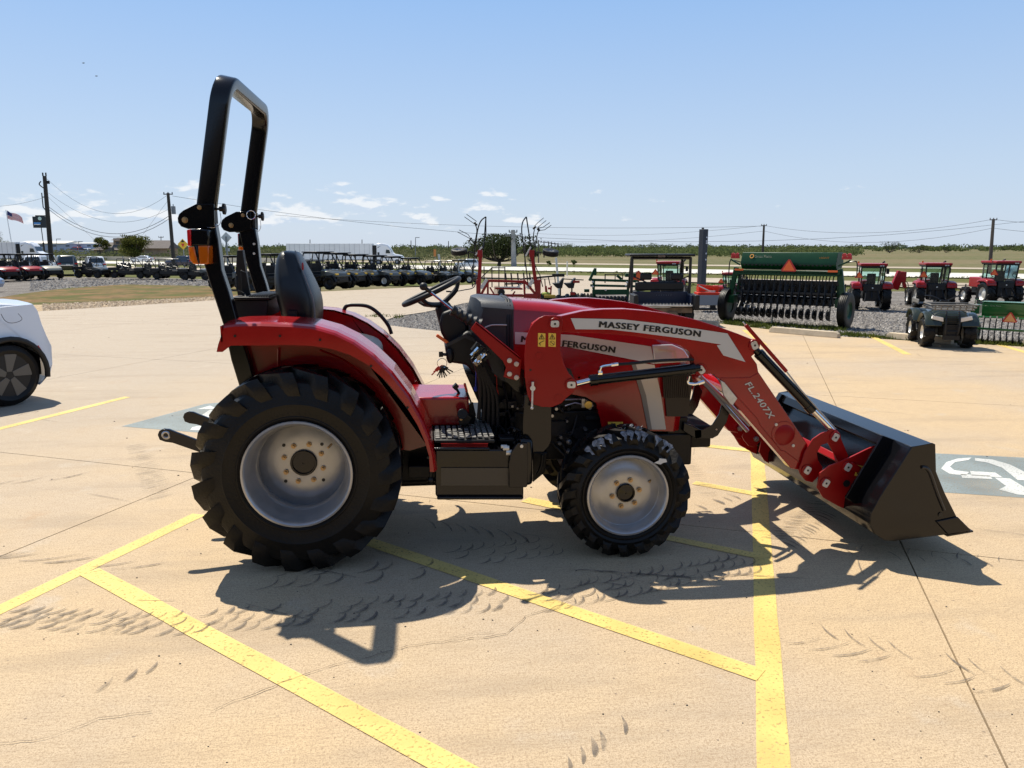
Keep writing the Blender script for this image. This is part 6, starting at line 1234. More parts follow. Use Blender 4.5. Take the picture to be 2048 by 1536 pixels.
m = P('top_rail', ZNC, T); m.tube([(-1.4, 0, .22), (-.25, 0, .22)], .008, 6); m.done()
m = P('cable', WIRE, T)
for z in (.12, .22): m.tube([(-.25, 0, z), (4.5, 0, z)], .004, 4)
m.done()
T = here('cable_fence', 'low cable strung along the grass behind the red tractors', 'fence', 1930, 586)
for x in (-3.6, -2.4, -1.2, 0, 1.2): m = P('fence_post', UTUB, T); m.tube([(x, 0, 0), (x, 0, .18)], .012, 6); m.done()
m = P('cable', UTUB, T); m.tube([(-4, 0, .16), (2, 0, .15)], .007, 5); m.done()
# wheel stops
STOP = pbr('wheel_stop_concrete', (.46, .38, .27), .9, var=.12, vscale=6, bump=.3, bscale=40)
for a, b, lb_ in [((1541, 664), (1678, 676), 'whole concrete wheel stop under the green seed drill'), ((1775, 676), (1905, 688), 'concrete wheel stop behind the green quad bike'), ((2037, 690), (2200, 706), 'concrete wheel stop cut by the right edge of the photo'), ((1320, 646), (1438, 653), 'concrete wheel stop mostly hidden by the loader arm')]:
    p, q = G(*a), G(*b); d = (q - p); L = d.length; T = thing('wheel_stop', lb_, 'wheel stop', (p + q) / 2, math.atan2(d.y, d.x), 1, 'wheel stops along the lot edge'); m = P('stop_block', STOP, T, .01); w1, w2, hh = .075, .05, .115
    m.loft([[Vector((x, y, z)) for y, z in ((-w1, 0), (-w2, hh - zc), (w2, hh - zc), (w1, 0))] for x, zc in ((-L / 2, .04), (-L / 2 + .05, 0), (L / 2 - .05, 0), (L / 2, .04))]); m.done()
# birds
BRD = pbr('bird_dark', (.03, .03, .03), .8)
for (x, y, lb_) in [(167, 126, 'higher dark bird in the left of the sky'), (193, 152, 'lower dark bird in the left of the sky')]:
    p = at(x, y, 40); m = MB(); s = .05; m.tube([p - RT * s * 1.6, p - RT * s * .5, p + RT * s * .8, p + RT * s * 1.3], [.004, .022, .018, .003], 6); m.add([p, p + Vector((.02, 0, .05)) - RT * .06, p - RT * .03 + Vector((0, .04, 0))], [(0, 1, 2)]); tag(m.build('bird', BRD), lb_, 'bird', 'birds in the sky')
# ================================================================ implements and machines in the yard
def smv(par, c, sz, rz=0, mat=None):
    """slow-vehicle triangle facing -y"""
    c = Vector(c); def_ = lambda r_, y: [c + Vector((x * r_, y, z * r_)) for x, z in ((-.12, .92), (.12, .92), (1.0, -.42), (.88, -.62), (-.88, -.62), (-1.0, -.42))]
    a = def_(sz, 0); m = MB(); m.prism(a, [p + Vector((0, .01, 0)) for p in a]); o = m.build('warning_triangle', SMVR, par)
    q = [c + Vector((x * sz, -.004, z * sz)) for x, z in ((0, .80), (.80, -.50), (-.80, -.50))]; m = MB(); m.prism(q, [p + Vector((0, .003, 0)) for p in q]); m.build('triangle_centre', mat or SMVO, o); return o
def from2(name, label, cat, a, b, wunits):
    p, q = G(*a), G(*b); d = q - p; return thing(name, label, cat, (p + q) / 2, math.atan2(d.y, d.x), d.length / wunits)
GT = pbr('pale_lettering', (.6, .6, .5), .5); GO = pbr('orange_lettering', (.65, .30, .05), .5)
def lettering(body, par, x, y, z, h, wd, mat, name='lettering', tilt=0):
    vs, fs = textmesh(body, 1.0, 0, 1, 1.08); x0 = min(v[0] for v in vs); x1 = max(v[0] for v in vs); hh = max(v[1] for v in vs); m = MB()
    for e_, k_ in ((0, 0), (.04, 1), (-.04, 2), (.02, 3)): m.add([(x + (v[0] + e_ - x0) / (x1 - x0) * wd, y + tilt * v[1] / hh * h - k_ * .0006, z + v[1] / hh * h) for v in vs], fs); return m.build(name, mat, par, recalc=False)
# ---- big green seed drill seen from behind
D = from2('seed_drill', 'large green seed drill seen from behind with orange triangle and lettering on its hopper', 'seed drill', (1453, 641), (1689, 656), 2.36)
for s in (-1, 1): bwheel(D, (s * 1.18, 0, .33), (s, 0, 0), .33, .17, UGRN, 0, rr=.5, detail=30)
for s in (-1, 1):
    m = P('tyre_rib', RUB, D)
    for k in range(5): m.lathe([(.325, -.006), (.336, -.005), (.336, .005), (.325, .006)], (s * 1.18 - .06 + k * .03, 0, .33), (1, 0, 0), 30, close=True)
    m.done()['kind'] = 'stuff'
m = P('hopper', UGRN, D, .006); y0 = .1
prof = [(y0 - .02, 1.07), (y0 - .10, 1.16), (y0 - .10, 1.20), (y0 - .02, 1.40), (y0 + .30, 1.40), (y0 + .35, 1.2), (y0 + .2, 1.05)]
m.loft([[Vector((x, y, z)) for y, z in prof] for x in (-.94, .94)]); hp_ = m.done()
lettering('Great Plains', hp_, -.66, .035, 1.295, .055, .34, GT, tilt=.022); lettering('1006NT', hp_, .62, .030, 1.285, .035, .18, GO, tilt=.014)
m = P('round_emblem', GO, hp_); m.lathe([(.028, -.003), (.045, -.003), (.045, .004), (.028, .004)], (-.72, .032, 1.325), (0, 1, -.35), 18, close=True); m.done()
m = P('meter_tray', UGRN, D, .004); m.box((0, .02, 1.00), (2.02, .22, .08)); m.box((0, -.08, 1.02), (2.10, .02, .07)); m.done()
m = P('hopper_hinge_bar', UBLK, D)
for k in range(22): m.box((-.84 + k * .08, -.01, 1.155), (.045, .03, .025))
m.done()['kind'] = 'stuff'
for s in (-1, 1):
    m = P('side_frame', UGRN, D, .004); m.bar((s * 1.02, 0, 1.1), (s * 1.12, 0, .50), .06, .09); m.bar((s * .98, .1, 1.0), (s * 1.0, .1, .55), .05, .06); m.box((s * 1.08, 0, .46), (.16, .2, .16)); m.bar((s * .97, .05, 1.15), (s * 1.18, .05, 1.26), .03, .03); m.done()
    m = P('reflector', SMVO, D); m.box((s * .92, -.10, 1.055), (.18, .012, .035)); m.done()
    m = P('lamp_bracket', SMVR, D, .003); m.box((s * 1.10, .1, 1.30), (.18, .03, .05)); m.cyl((s * 1.055, .07, 1.35), (s * 1.055, .12, 1.35), .038, n=16); m.cyl((s * 1.145, .07, 1.35), (s * 1.145, .12, 1.35), .038, n=16); m.done()
    m = P('ladder_rail', UTUB, D); m.tube(cr([(s * 1.02, .2, 1.2), (s * 1.2, .2, 1.24), (s * 1.26, .2, 1.2), (s * 1.27, .2, .95)], 4), .012, 6); m.done()
smv(D, (.10, -.13, 1.13), .15)
m = P('tool_bar', UBLK, D, .004); m.box((0, .1, .82), (2.0, .10, .08)); m.box((0, .35, .72), (2.0, .10, .10)); m.box((0, -.02, .62), (1.95, .05, .05)); m.box((0, .28, .48), (1.9, .08, .12)); m.box((0, .24, .60), (1.9, .03, .10)); m.done()
rg = random.Random(4)
for k in range(30):
    x = -.92 + k * .0635; yy = -.10 if k % 2 else .10
    m = P('row_unit', UBLK, D); m.bar((x, .1, .84), (x + .005, yy, .40), .034, .040, up=(1, 0, 0)); m.box((x + .01, .05, .66 + rg.uniform(-.05, .05)), (.04, .06, .14)); m.box((x, .02, .45), (.045, .06, .12)); m.tube(cr([(x, .0, 1.0), (x + rg.uniform(-.02, .02), -.03, .8), (x + .01, yy, .42)], 4), .012, 6); m.lathe([(.10, -.006), (.10, .006), (.02, .012), (.02, -.012)], (x, yy - .08, .23), (1, 0, .1), 18, close=True)
    m.lathe([(.075, -.012), (.085, 0), (.075, .012), (.03, .012), (.03, -.012)], (x + .02, yy - .20, .24), (1, 0, 0), 16, close=True); m.bar((x, yy, .42), (x + .02, yy - .2, .24), .012, .03, up=(1, 0, 0)); m.tube([(x + .03, yy - .05, .45), (x + .035, yy - .1, .12)], .006, 5); m.done()
    m = P('down_spring', UTUB, D); m.tube([(x + .02, yy - .02, .62 - i * .012) if i % 2 else (x + .045, yy - .05, .62 - i * .012) for i in range(14)], .005, 4); m.done()
m = P('hitch_jack', SMVO, D); m.box((.64, .3, .14), (.05, .05, .1)); m.done(); m = P('jack_leg', ZNC, D); m.tube([(-.18, -.1, .02), (-.17, -.1, .28)], .02, 6); m.done()
# ---- smaller green drill at the right edge
D2 = from2('seed_drill', 'smaller bright green drill at the right edge with a pale orange triangle', 'seed drill', (1950, 683), (2195, 700), 2.40)
for s in (-1, 1): bwheel(D2, (s * 1.22, .1, .24), (s, 0, 0), .24, .14, UGRN, 0, detail=24)
G2 = pbr('bright_green_paint', (.008, .11, .022), .3, coat=.4); m = P('hopper', G2, D2, .006); prof = [(.0, .62), (-.06, .75), (-.06, .95), (.30, .97), (.34, .8), (.25, .60)]; m.loft([[Vector((x, y, z)) for y, z in prof] for x in (-1.12, 1.12)]); hp_ = m.done(); lettering('Great Plains', hp_, -.95, -.068, .875, .030, .22, GT)
m = P('hopper_lid', G2, D2, .004); m.box((0, .12, .975), (2.26, .40, .02)); m.done(); m = P('rock_bar', G2, D2); m.tube([(-1.15, -.12, .62), (1.15, -.12, .62)], .022, 8); m.box((0, -.15, .34), (2.3, .05, .05)); m.done()
m = P('clamp', GT, D2)
for k in range(16): m.box((-1.05 + k * .14, -.145, .62), (.03, .02, .05)); 
m.done()['kind'] = 'stuff'
for s in (-1, 1): m = P('end_plate', G2, D2, .003); m.prism([Vector(v) for v in ((s * 1.15, -.2, .64), (s * 1.24, -.2, .42), (s * 1.20, -.2, .36), (s * 1.10, -.2, .44))], [Vector(v) for v in ((s * 1.15, -.16, .64), (s * 1.24, -.16, .42), (s * 1.20, -.16, .36), (s * 1.10, -.16, .44))]); m.done()
smv(D2, (-.50, -.20, .62), .15, mat=pbr('faded_orange', (.75, .36, .12), .5))
m = P('side_step', G2, D2, .003); m.box((-1.28, .2, .78), (.18, .3, .22)); m.tube([(-1.30, .1, .9), (-1.30, .1, 1.02), (-1.22, .1, 1.02), (-1.22, .1, .9)], .010, 6); m.done()
for k in range(18):
    x = -1.05 + k * .125; m = P('row_unit', UBLK, D2); m.bar((x, 0, .62), (x, -.06, .3), .022, .03, up=(1, 0, 0)); m.lathe([(.13, -.006), (.13, .006), (.03, .015), (.03, -.015)], (x, -.08, .17), (1, .15, .05), 18, close=True); m.lathe([(.07, -.012), (.08, 0), (.07, .012), (.03, .012), (.03, -.012)], (x + .03, -.24, .12), (1, 0, 0), 16, close=True); m.bar((x, -.05, .32), (x + .03, -.24, .12), .012, .03, up=(1, 0, 0)); m.ball((x + .01, -.17, .28), .018, 8, 5); m.done()
# ---- red farm tractors with cabs
def make_farm(label, group):
    T = thing('farm_tractor', label, 'tractor', (0, 0, 0), 0, 1, group)
    for s in (-1, 1): bwheel(T, (s * .80, 0, .72), (s, 0, 0), .72, .46, ZNC, 15, name='rear_wheel', rr=.52, detail=28, chev=True); bwheel(T, (s * .80, 2.25, .52), (s, 0, 0), .52, .34, ZNC, 13, name='front_wheel', rr=.52, detail=24, chev=True)
    for s in (-1, 1):
        m = P('fender', URED, T, .02); m.loft([[Vector((s * .80 + x * 1.0, y, z)) for x, z in ((-.27, zt - .16), (-.24, zt - .03), (-.12, zt), (.15, zt - .01), (.27, zt - .06), (.29, zt - .16))] for y, zt in ((-.58, 1.36), (-.50, 1.52), (-.2, 1.60), (.3, 1.60), (.6, 1.5))]); fd = m.done(); m = P('tail_lamp', RLN, fd); m.box((s * .80, -.60, 1.42), (.26, .03, .05)); m.done()
    m = P('hood', URED, T, .05); m.box((0, 2.0, 1.30), (.72, 1.7, .62)); m.done(); m = P('chassis', UBLK, T, .02); m.box((0, 1.2, .78), (.5, 3.0, .5)); m.box((0, -.25, .85), (.8, .5, .7)); m.box((0, -.5, 1.25), (.9, .2, .35)); m.box((0, 2.2, .6), (1.3, .2, .2)); m.done()
    m = P('hitch', UBLK, T); 
    for s in (-1, 1): m.bar((s * .3, -.5, .6), (s * .42, -1.2, .55), .06, .08); m.tube([(s * .28, -.5, 1.2), (s * .38, -.95, .6)], .03, 6)
    m.tube([(0, -.5, 1.1), (0, -.75, .7)], .04, 6); m.done()
    m = P('hitch_ball', ZNC, T); m.ball((0.02, -.56, 1.25), .06, 8, 6); m.tube([(.15, -.55, 1.2), (.15, -.55, 1.4)], .02, 5); m.done()
    m = P('cab_frame', UBLK, T, .01)
    for s in (-1, 1): m.bar((s * .58, -.42, 1.3), (s * .62, -.55, 2.45), .07, .07); m.bar((s * .62, .45, 1.3), (s * .62, .35, 2.45), .06, .06); m.bar((s * .50, 1.05, 1.4), (s * .56, .9, 2.45), .06, .06)
    m.bar((-.6, -.45, 1.42), (.6, -.45, 1.42), .06, .10); m.bar((-.63, -.55, 2.42), (.63, -.55, 2.42), .08, .08); m.bar((-.56, .9, 2.42), (.56, .9, 2.42), .08, .08); m.box((0, .2, 1.36), (1.2, 1.3, .1)); m.done()
    m = P('cab_glass', CGL, T); m.add([(-.56, -.44, 1.46), (.56, -.44, 1.46), (.60, -.55, 2.38), (-.60, -.55, 2.38)], [(0, 1, 2, 3)]); m.add([(-.50, 1.02, 1.46), (.50, 1.02, 1.46), (.54, .92, 2.38), (-.54, .92, 2.38)], [(0, 1, 2, 3)])
    for s in (-1, 1): m.add([(s * .60, -.42, 1.46), (s * .60, 1.0, 1.46), (s * .63, .9, 2.38), (s * .63, -.52, 2.38)], [(0, 1, 2, 3)])
    m.done(); m = P('cab_roof', URED, T, .04); m.box((0, .18, 2.56), (1.42, 1.72, .14)); m.done(); m = P('roof_base', UBLK, T, .01); m.box((0, .18, 2.46), (1.34, 1.6, .08)); m.done()
    for x in (.35, .47): m = P('work_lamp', LNS, T); m.box((x, -.70, 2.50), (.09, .04, .06)); m.done()
    m = P('driver_seat', UBLK, T, .03); m.box((0, .1, 1.75), (.46, .12, .6)); m.box((0, .3, 1.5), (.46, .4, .12)); m.done(); m = P('steering_wheel', UTUB, T); m.tube([Vector((.0, .72, 1.80)) + Vector((.2 * math.cos(R(a)), .06 * math.sin(R(a)), .14 * math.sin(R(a)))) for a in range(0, 360, 24)], .015, 5, close=True); m.done()
    m = P('exhaust', UTUB, T); m.tube(cr([(.66, 1.25, 1.3), (.66, 1.25, 2.4), (.68, 1.25, 2.6), (.80, 1.2, 2.72)], 4), .05, 8); m.done(); m = P('mirror', UBLK, T, .01); m.box((.95, .9, 2.15), (.16, .05, .30)); m.tube([(.62, .9, 2.3), (.95, .9, 2.3)], .015, 5); m.done()
    smv(T, (-.74, -.62, 1.95), .22); m = P('beacon', ORG, T); m.cyl((-.76, -.2, 2.62), (-.76, -.2, 2.74), .045, n=10); m.done(); m = P('wiper', UTUB, T); m.tube([(.1, -.56, 2.3), (-.28, -.47, 1.75)], .010, 4); m.done(); return T
gF = 'red cab tractors in the yard'
f0 = make_farm('red cab tractor nearest the green drill, exhaust on its right', gF); put(f0, 1738, 619, R(-24), 92, 2.65)
f1 = copy_tree(f0); put(f1, 1864, 616, R(-22), 90, 2.65, 'red cab tractor directly behind the green quad bike'); f2 = copy_tree(f0); put(f2, 1996, 612, R(-10), 90, 2.65, 'rightmost red cab tractor behind the bright green drill'); f3 = copy_tree(f0); put(f3, 1336, 607, R(-28), 84, 2.65, 'red cab tractor seen through the cage of the parked utility vehicle')
f4 = make_farm('small red tractor half hidden between the mower and the big drill', gF); put(f4, 1462, 611, R(-35), 66, 2.65)
# loader bucket standing right of the first tractor
T = here('red_loader', 'red loader frame leaning behind the first red cab tractor', 'loader', 1797, 606); m = P('boom', URED, T, .01); m.bar((-.12, 0, .28), (.0, 0, .62), .08, .16); m.bar((0, .0, .62), (.10, 0, .30), .06, .06); m.box((.02, 0, .52), (.14, .1, .2)); m.done(); m = P('hoses', WIRE, T); m.tube(cr([(.05, 0, .3), (.1, 0, .42), (.16, 0, .36), (.18, 0, .1)], 4), .008, 5); m.done()
# ---- parked utility vehicle seen from behind
U = here('cargo_utility_vehicle', 'muddy dark blue utility vehicle seen from behind with its tailgate down', 'utility vehicle', 1330, 655, rz=-YAW - R(2))
NAV = pbr('navy_bed_plastic', (.008, .014, .035), .4, spec=.4); MUD = pbr('dried_mud', (.14, .10, .07), .9, var=.3, vscale=8)
for s in (-1, 1): bwheel(U, (s * .48, .25, .22), (s, 0, 0), .22, .2, MUD, 10, detail=20); bwheel(U, (s * .48, 1.5, .22), (s, 0, 0), .22, .2, MUD, 10, detail=20)
m = P('cargo_bed', NAV, U, .01); m.box((-.02, .62, .55), (1.12, .04, .26)); m.box((-.57, .36, .52), (.04, .55, .24)); m.box((.53, .36, .52), (.04, .55, .24)); m.box((0, .36, .42), (1.1, .6, .03)); m.done()
m = P('tailgate', pbr('worn_white_tailgate', (.50, .48, .44), .7, var=.2, vscale=6), U, .006); m.box((-.0, -.02, .43), (1.0, .26, .03), M=Matrix.Rotation(R(-8), 3, 'X')); tg_ = m.done(); m = P('tailgate_ribs', pbr('tailgate_dark', (.2, .19, .17), .8), tg_)
for k in range(15): m.bar((-.46 + k * .066, -.13, .455), (-.42 + k * .066, .09, .475), .012, .008)
m.done()['kind'] = 'stuff'
m = P('rear_frame', MUD, U, .006); m.box((0, .05, .34), (1.06, .08, .10)); m.box((-.25, .2, .22), (.1, .1, .2)); m.tube(cr([(.05, 0, .3), (.2, -.02, .28), (.22, 0, .2), (.05, 0, .18)], 4), .03, 6); m.box((0, .3, .22), (.5, .3, .12)); m.done()
for s in (-1, 1): m = P('rear_fender', UBLK, U, .02); m.box((s * .60, .25, .50), (.10, .7, .30)); m.done()
m = P('seat_back', UBLK, U, .03); m.box((-.02, .80, .78), (1.0, .10, .18)); m.done()
for x in (-.30, .33): m = P('headrest', UBLK, U, .03); m.box((x, .80, .98), (.24, .08, .14)); m.done()
m = P('roll_cage', UTUB, U)
for s in (-1, 1): m.tube([(s * .60, .75, .40), (s * .60, .75, 1.38)], .030, 8); m.tube([(s * .56, 1.6, .7), (s * .54, 1.35, 1.36)], .028, 8); m.tube([(s * .60, .75, 1.36), (s * .54, 1.4, 1.36)], .026, 6); m.tube([(s * .60, .78, 1.0), (s * .1, .78, .78)], .014, 5)
m.tube([(-.60, .75, 1.36), (.60, .75, 1.36)], .03, 8); m.tube([(-.54, 1.38, 1.36), (.54, 1.38, 1.36)], .026, 6); m.done()
m = P('roof', UBLK, U, .02); m.box((-.0, 1.08, 1.42), (1.34, .95, .05)); m.done(); m = P('roof_plate', MUD, U); m.box((-.02, .60, 1.40), (.14, .02, .04)); m.done()
lettering('I I I I I I I', U, -.10, .597, .60, .018, .30, UGRY, 'worn_marking')
# ---- green quad bike
Q = thing('quad_bike', 'dark green quad bike with a grey mesh front rack facing us', 'quad bike', (0, 0, 0)); put(Q, 1876, 688, R(-112), 93, 1.12)
QG = pbr('quad_green', (.014, .022, .015), .3, coat=.3); QR = pbr('rack_grey', (.14, .135, .125), .6)
for x, rr_ in ((-.62, .34), (.62, .345)):
    for s in (-1, 1): bwheel(Q, (x, s * .42, rr_), (0, s, 0), rr_, .25, ZNC, 11, rr=.46, detail=24)
for x, sx_ in ((.62, 1), (-.62, -1)):
    for s in (-1, 1):
        m = P('fender', QG, Q, .015); m.loft([[Vector((x + r0 * math.cos(R(a)), s * w_, .40 + r0 * .92 * math.sin(R(a)))) for r0, w_ in ((.39, .20), (.39, .50), (.44, .56), (.46, .50), (.44, .20))] for a in range(18, 163, 14)]); m.done()
m = P('front_cowl', QG, Q, .03); m.loft([[Vector((x, y, z)) for y, z in ((-w_, z0), (-w_ * .95, z1 - .08), (-w_ * .5, z1), (w_ * .5, z1), (w_ * .95, z1 - .08), (w_, z0))] for x, w_, z0, z1 in ((.35, .40, .62, .90), (.7, .46, .60, .88), (.90, .44, .60, .80), (.98, .34, .58, .70))]); m.done()
m = P('body', QG, Q, .03); m.loft([[Vector((x, y, z)) for y, z in ((-w_, z0), (-w_, z1 - .06), (-w_ * .6, z1), (w_ * .6, z1), (w_, z1 - .06), (w_, z0))] for x, w_, z0, z1 in ((-.9, .28, .55, .78), (-.3, .16, .55, .80), (.1, .16, .55, .88), (.45, .30, .55, .90), (.80, .34, .55, .80), (.98, .22, .56, .70))]); m.done()
m = P('engine', UBLK, Q, .02); m.box((0, 0, .42), (1.3, .36, .30)); m.box((0, 0, .30), (.5, .9, .06)); m.box((.95, 0, .42), (.10, .3, .3)); m.done(); m = P('seat', UBLK, Q, .05); m.box((-.22, 0, .86), (.70, .30, .14)); m.done()
m = P('grille', UBLK, Q, .005)
for k in range(6): m.box((1.00, 0, .50 + k * .05), (.04, .28, .020))
m.done(); m = P('front_guard', UBLK, Q)
for s in (-1, 1): m.tube(cr([(1.0, s * .10, .24), (1.08, s * .13, .40), (1.08, s * .14, .65), (.98, s * .13, .86)], 4), .018, 7)
m.tube([(1.08, -.14, .42), (1.08, .14, .42)], .014, 6); m.box((1.04, 0, .27), (.05, .34, .10)); m.done()
for s in (-1, 1): m = P('headlight', LNS, Q, .008); m.loft([[Vector((x, s * y, z)) for y, z in ((.17, .62), (.18, .72), (.40, .76), (.42, .68))] for x in (.90, .995)]); m.done()
m = P('front_rack', QR, Q)
for z, g_ in ((.90, 0), (.955, .03), (1.01, .05)):
    m.tube([(.35, -.42 - g_, z), (1.02 + g_, -.42 - g_, z), (1.02 + g_, .42 + g_, z), (.35, .42 + g_, z)], .018, 6, close=True)
for k in range(8): m.bar((.38 + k * .09, -.42, .90), (.38 + k * .09, .42, .90), .03, .008)
for k in range(7): m.bar((1.03, -.38 + k * .126, .90), (1.06, -.38 + k * .126, 1.01), .03, .008)
m.done(); m = P('rear_rack', UTUB, Q); m.tube([(-.98, -.40, .93), (-.42, -.40, .93), (-.42, .40, .93), (-.98, .40, .93)], .016, 6, close=True)
for k in range(4): m.tube([(-.9 + k * .13, -.4, .93), (-.9 + k * .13, .4, .93)], .012, 5)
m.done(); m = P('rack_side_panel', QR, Q, .01); m.box((-.98, -.42, .98), (.10, .04, .14)); m.box((-.6, -.44, 1.0), (.6, .02, .10)); m.done()
m = P('handlebar', UTUB, Q); m.tube(cr([(.05, -.40, 1.16), (.15, -.25, 1.15), (.22, 0, 1.05), (.15, .25, 1.15), (.05, .40, 1.16)], 4), .014, 6); m.box((.18, 0, 1.02), (.1, .2, .06)); m.done()
for s in (-1, 1): m = P('footrest', UBLK, Q, .01); m.prism([Vector(v) for v in ((-.28, s * .20, .32), (.30, s * .20, .30), (.30, s * .46, .30), (-.28, s * .46, .32))], [Vector(v) for v in ((-.40, s * .20, .70), (-.22, s * .20, .34), (-.22, s * .46, .34), (-.40, s * .46, .60))]); m.done()
# ---- folded red hay tedder
T = here('hay_tedder', 'red hay tedder folded upright with spring tines and small tyres in the air', 'hay tedder', 1014, 633, rz=-YAW)
def X(px, py, y=0): return Vector(((px - 1014) / 100, y, (633 - py) / 100))
def TB(m, pts, r_, n=6, y=0, sm=False): q = [X(a, b, y) for a, b in pts]; m.tube(cr(q, 4) if sm else q, r_, n)
for side, L in (('l', [(957, 606, 962, 505), (955, 512)]), ('r', [(1077, 606, 1062, 505), (1063, 512)])):
    x0, y0_, x1, y1_ = L[0]; m = P('folding_arm', URED, T, .004); m.bar(X(x0, y0_), X(x1, y1_), .05, .07); m.box(X(x1 + (-1 if side == 'l' else 1), 509), (.10, .09, .14)); m.bar(X(x0, 596), X(x0, 560), .07, .08); m.done()
m = P('frame', URED, T, .004); m.bar(X(978, 562), X(1052, 564), .06, .05); m.bar(X(978, 562), X(962, 590), .05, .05); m.bar(X(1050, 564), X(1072, 590), .05, .05); m.bar(X(990, 577), X(1045, 578), .05, .035); m.box(X(966, 594), (.22, .15, .13)); m.box(X(1062, 594), (.26, .15, .13)); m.bar(X(975, 590), X(1050, 592), .05, .05); m.bar(X(976, 560), X(976, 612), .04, .04); m.bar(X(1048, 560), X(1050, 612), .04, .04); m.bar(X(1010, 612), X(1030, 583), .035, .03); m.bar(X(980, 575), X(995, 600), .03, .03); m.box(X(1028, 590), (.35, .1, .03)); m.done()
m = P('gearbox', CAST, T, .01); m.cyl(X(1003, 585, -.1), X(1003, 585, .1), .07, n=14); m.box(X(970, 612), (.25, .3, .10)); m.box(X(1060, 612), (.3, .3, .10)); m.done()
m = P('drive_shaft', UGRY, T); m.cyl(X(1003, 588, -.08), X(996, 625, -.35), .030, n=10); m.done()
m = P('shields', ZNC, T, .004); m.bar(X(962, 577), X(975, 560), .05, .07); m.bar(X(1054, 577), X(1066, 560), .05, .07); m.bar(X(952, 512), X(965, 496), .03, .03); m.bar(X(1051, 514), X(1061, 496), .03, .03); m.box(X(1020, 575), (.42, .04, .03)); m.bar(X(1022, 582), X(1044, 568), .02, .02); m.box(X(965, 601), (.12, .1, .03)); m.box(X(1062, 601), (.14, .1, .03)); m.bar(X(1020, 600), X(1045, 598), .03, .02); m.done()
m = P('rotor_hoop', UTUB, T)
for pts in ([(968, 500), (973, 438)], [(973, 438), (964, 445), (958, 458), (954, 480), (949, 520), (947, 550)], [(1062, 500), (1052, 438)], [(1052, 438), (1045, 448), (1043, 465), (1046, 490), (1051, 530), (1056, 570)]): TB(m, pts, .013, 6, sm=len(pts) > 2)
TB(m, [(973, 438), (973, 470), (966, 498)], .010, 6); m.done()
m = P('tine_arm', UTUB, T)
for pts in ([(952, 453), (955, 465), (950, 490)], [(943, 482), (950, 492), (953, 520)], [(962, 480), (958, 490), (960, 500)], [(1068, 462), (1066, 478), (1070, 505)], [(1076, 464), (1072, 480), (1068, 520), (1073, 540), (1080, 552)], [(955, 556), (948, 575), (930, 580), (913, 583)]): TB(m, pts, .010, 5, sm=True)
m.done()
for pts in ([(931, 438), (951, 452)], [(935, 433), (955, 447)], [(917, 467), (938, 478), (944, 483)], [(920, 463), (938, 472), (943, 480)], [(1068, 456), (1075, 449), (1086, 440)], [(1074, 459), (1082, 452), (1091, 445)], [(1076, 460), (1085, 458), (1098, 449)], [(1080, 464), (1088, 463), (1101, 454)]): m = P('spring_tine', UTUB, T); TB(m, pts, .0065, 5); m.done()
m = P('tine_coil', UBLK, T, .003)
for q in ((954, 453), (951, 450), (943, 480), (940, 484), (1067, 460), (1069, 458), (1077, 464), (1075, 461), (960, 481)): m.cyl(X(*q) - Vector((.022, 0, .01)), X(*q) + Vector((.022, 0, .01)), .020, n=8)
m.done()
for q, ax in (((920, 505), (-.05, -.25, 1)), ((1100, 507), (.12, -.25, 1))): bwheel(T, X(*q), ax, .16, .11, UGRY, 0, rr=.42, detail=28)
m = P('wheel_arm', UTUB, T); TB(m, [(938, 505), (950, 508), (954, 510)], .016, 6); TB(m, [(1072, 507), (1082, 507)], .02, 6); TB(m, [(938, 505), (938, 518)], .014, 6); m.done()
m = P('marker_pole', UBLK, T, .003); m.bar(X(893, 583), X(914, 584), .03, .03); m.done(); m = P('hose_bundle', pbr('rust_hose', (.20, .07, .04), .7), T)
for k in range(4): m.tube(cr([X(990 + k * 2, 572), X(988 + k * 2, 590), X(994 + k * 2, 604), X(996 + k, 575)], 4), .005, 5)
m.done()
bwheel(T, X(975, 628), (1, 0, 0), .12, .1, UGRY, 0, detail=20); bwheel(T, X(1055, 628), (1, 0, 0), .12, .1, UGRY, 0, detail=20)
# ---- planter with two seats
T = here('transplanter', 'black and red transplanter with two seats and a yellow tray', 'planter', 1112, 612, rz=-YAW)
def X(px, py, y=0): return Vector(((px - 1112) / 100, y, (612 - py) / 100))
m = P('tool_bar', UTUB, T, .003); m.bar(X(1040, 560, .3), X(1130, 552, .3), .025, .035); m.bar(X(1105, 552, .25), X(1130, 552, .25), .05, .06); m.bar(X(1130, 560, .4), X(1170, 562, .4), .03, .02); m.done()
for x in (1118, 1141): m = P('operator_seat', UBLK, T, .01); m.prism([X(x - 14, 567), X(x, 566), X(x + 7, 557), X(x + 10, 556), X(x + 6, 577), X(x - 4, 577)], [p + Vector((0, .22, 0)) for p in (X(x - 14, 567), X(x, 566), X(x + 7, 557), X(x + 10, 556), X(x + 6, 577), X(x - 4, 577))]); m.bar(X(x + 3, 577, .1), X(x + 3, 597, .1), .03, .03); m.done()
m = P('red_arm', URED, T, .003); m.bar(X(1095, 596), X(1091, 572), .03, .04); m.bar(X(1101, 592), X(1102, 572), .03, .03); m.box(X(1152, 564), (.13, .05, .045)); m.box(X(1145, 587), (.1, .1, .06)); m.box(X(1098, 577), (.05, .05, .04)); m.done()
m = P('tray', pbr('tray_yellow', (.35, .24, .02), .5), T, .003); m.box(X(1099, 592, -.1), (.22, .12, .055)); m.done(); m = P('gear_unit', UBLK, T, .004); 
for k in range(16): m.cyl(X(1075 + k * 6, 598 + rg.uniform(-8, 8), -.02), X(1075 + k * 6, 598 + rg.uniform(-8, 8), .12), rg.uniform(.03, .08), n=10)
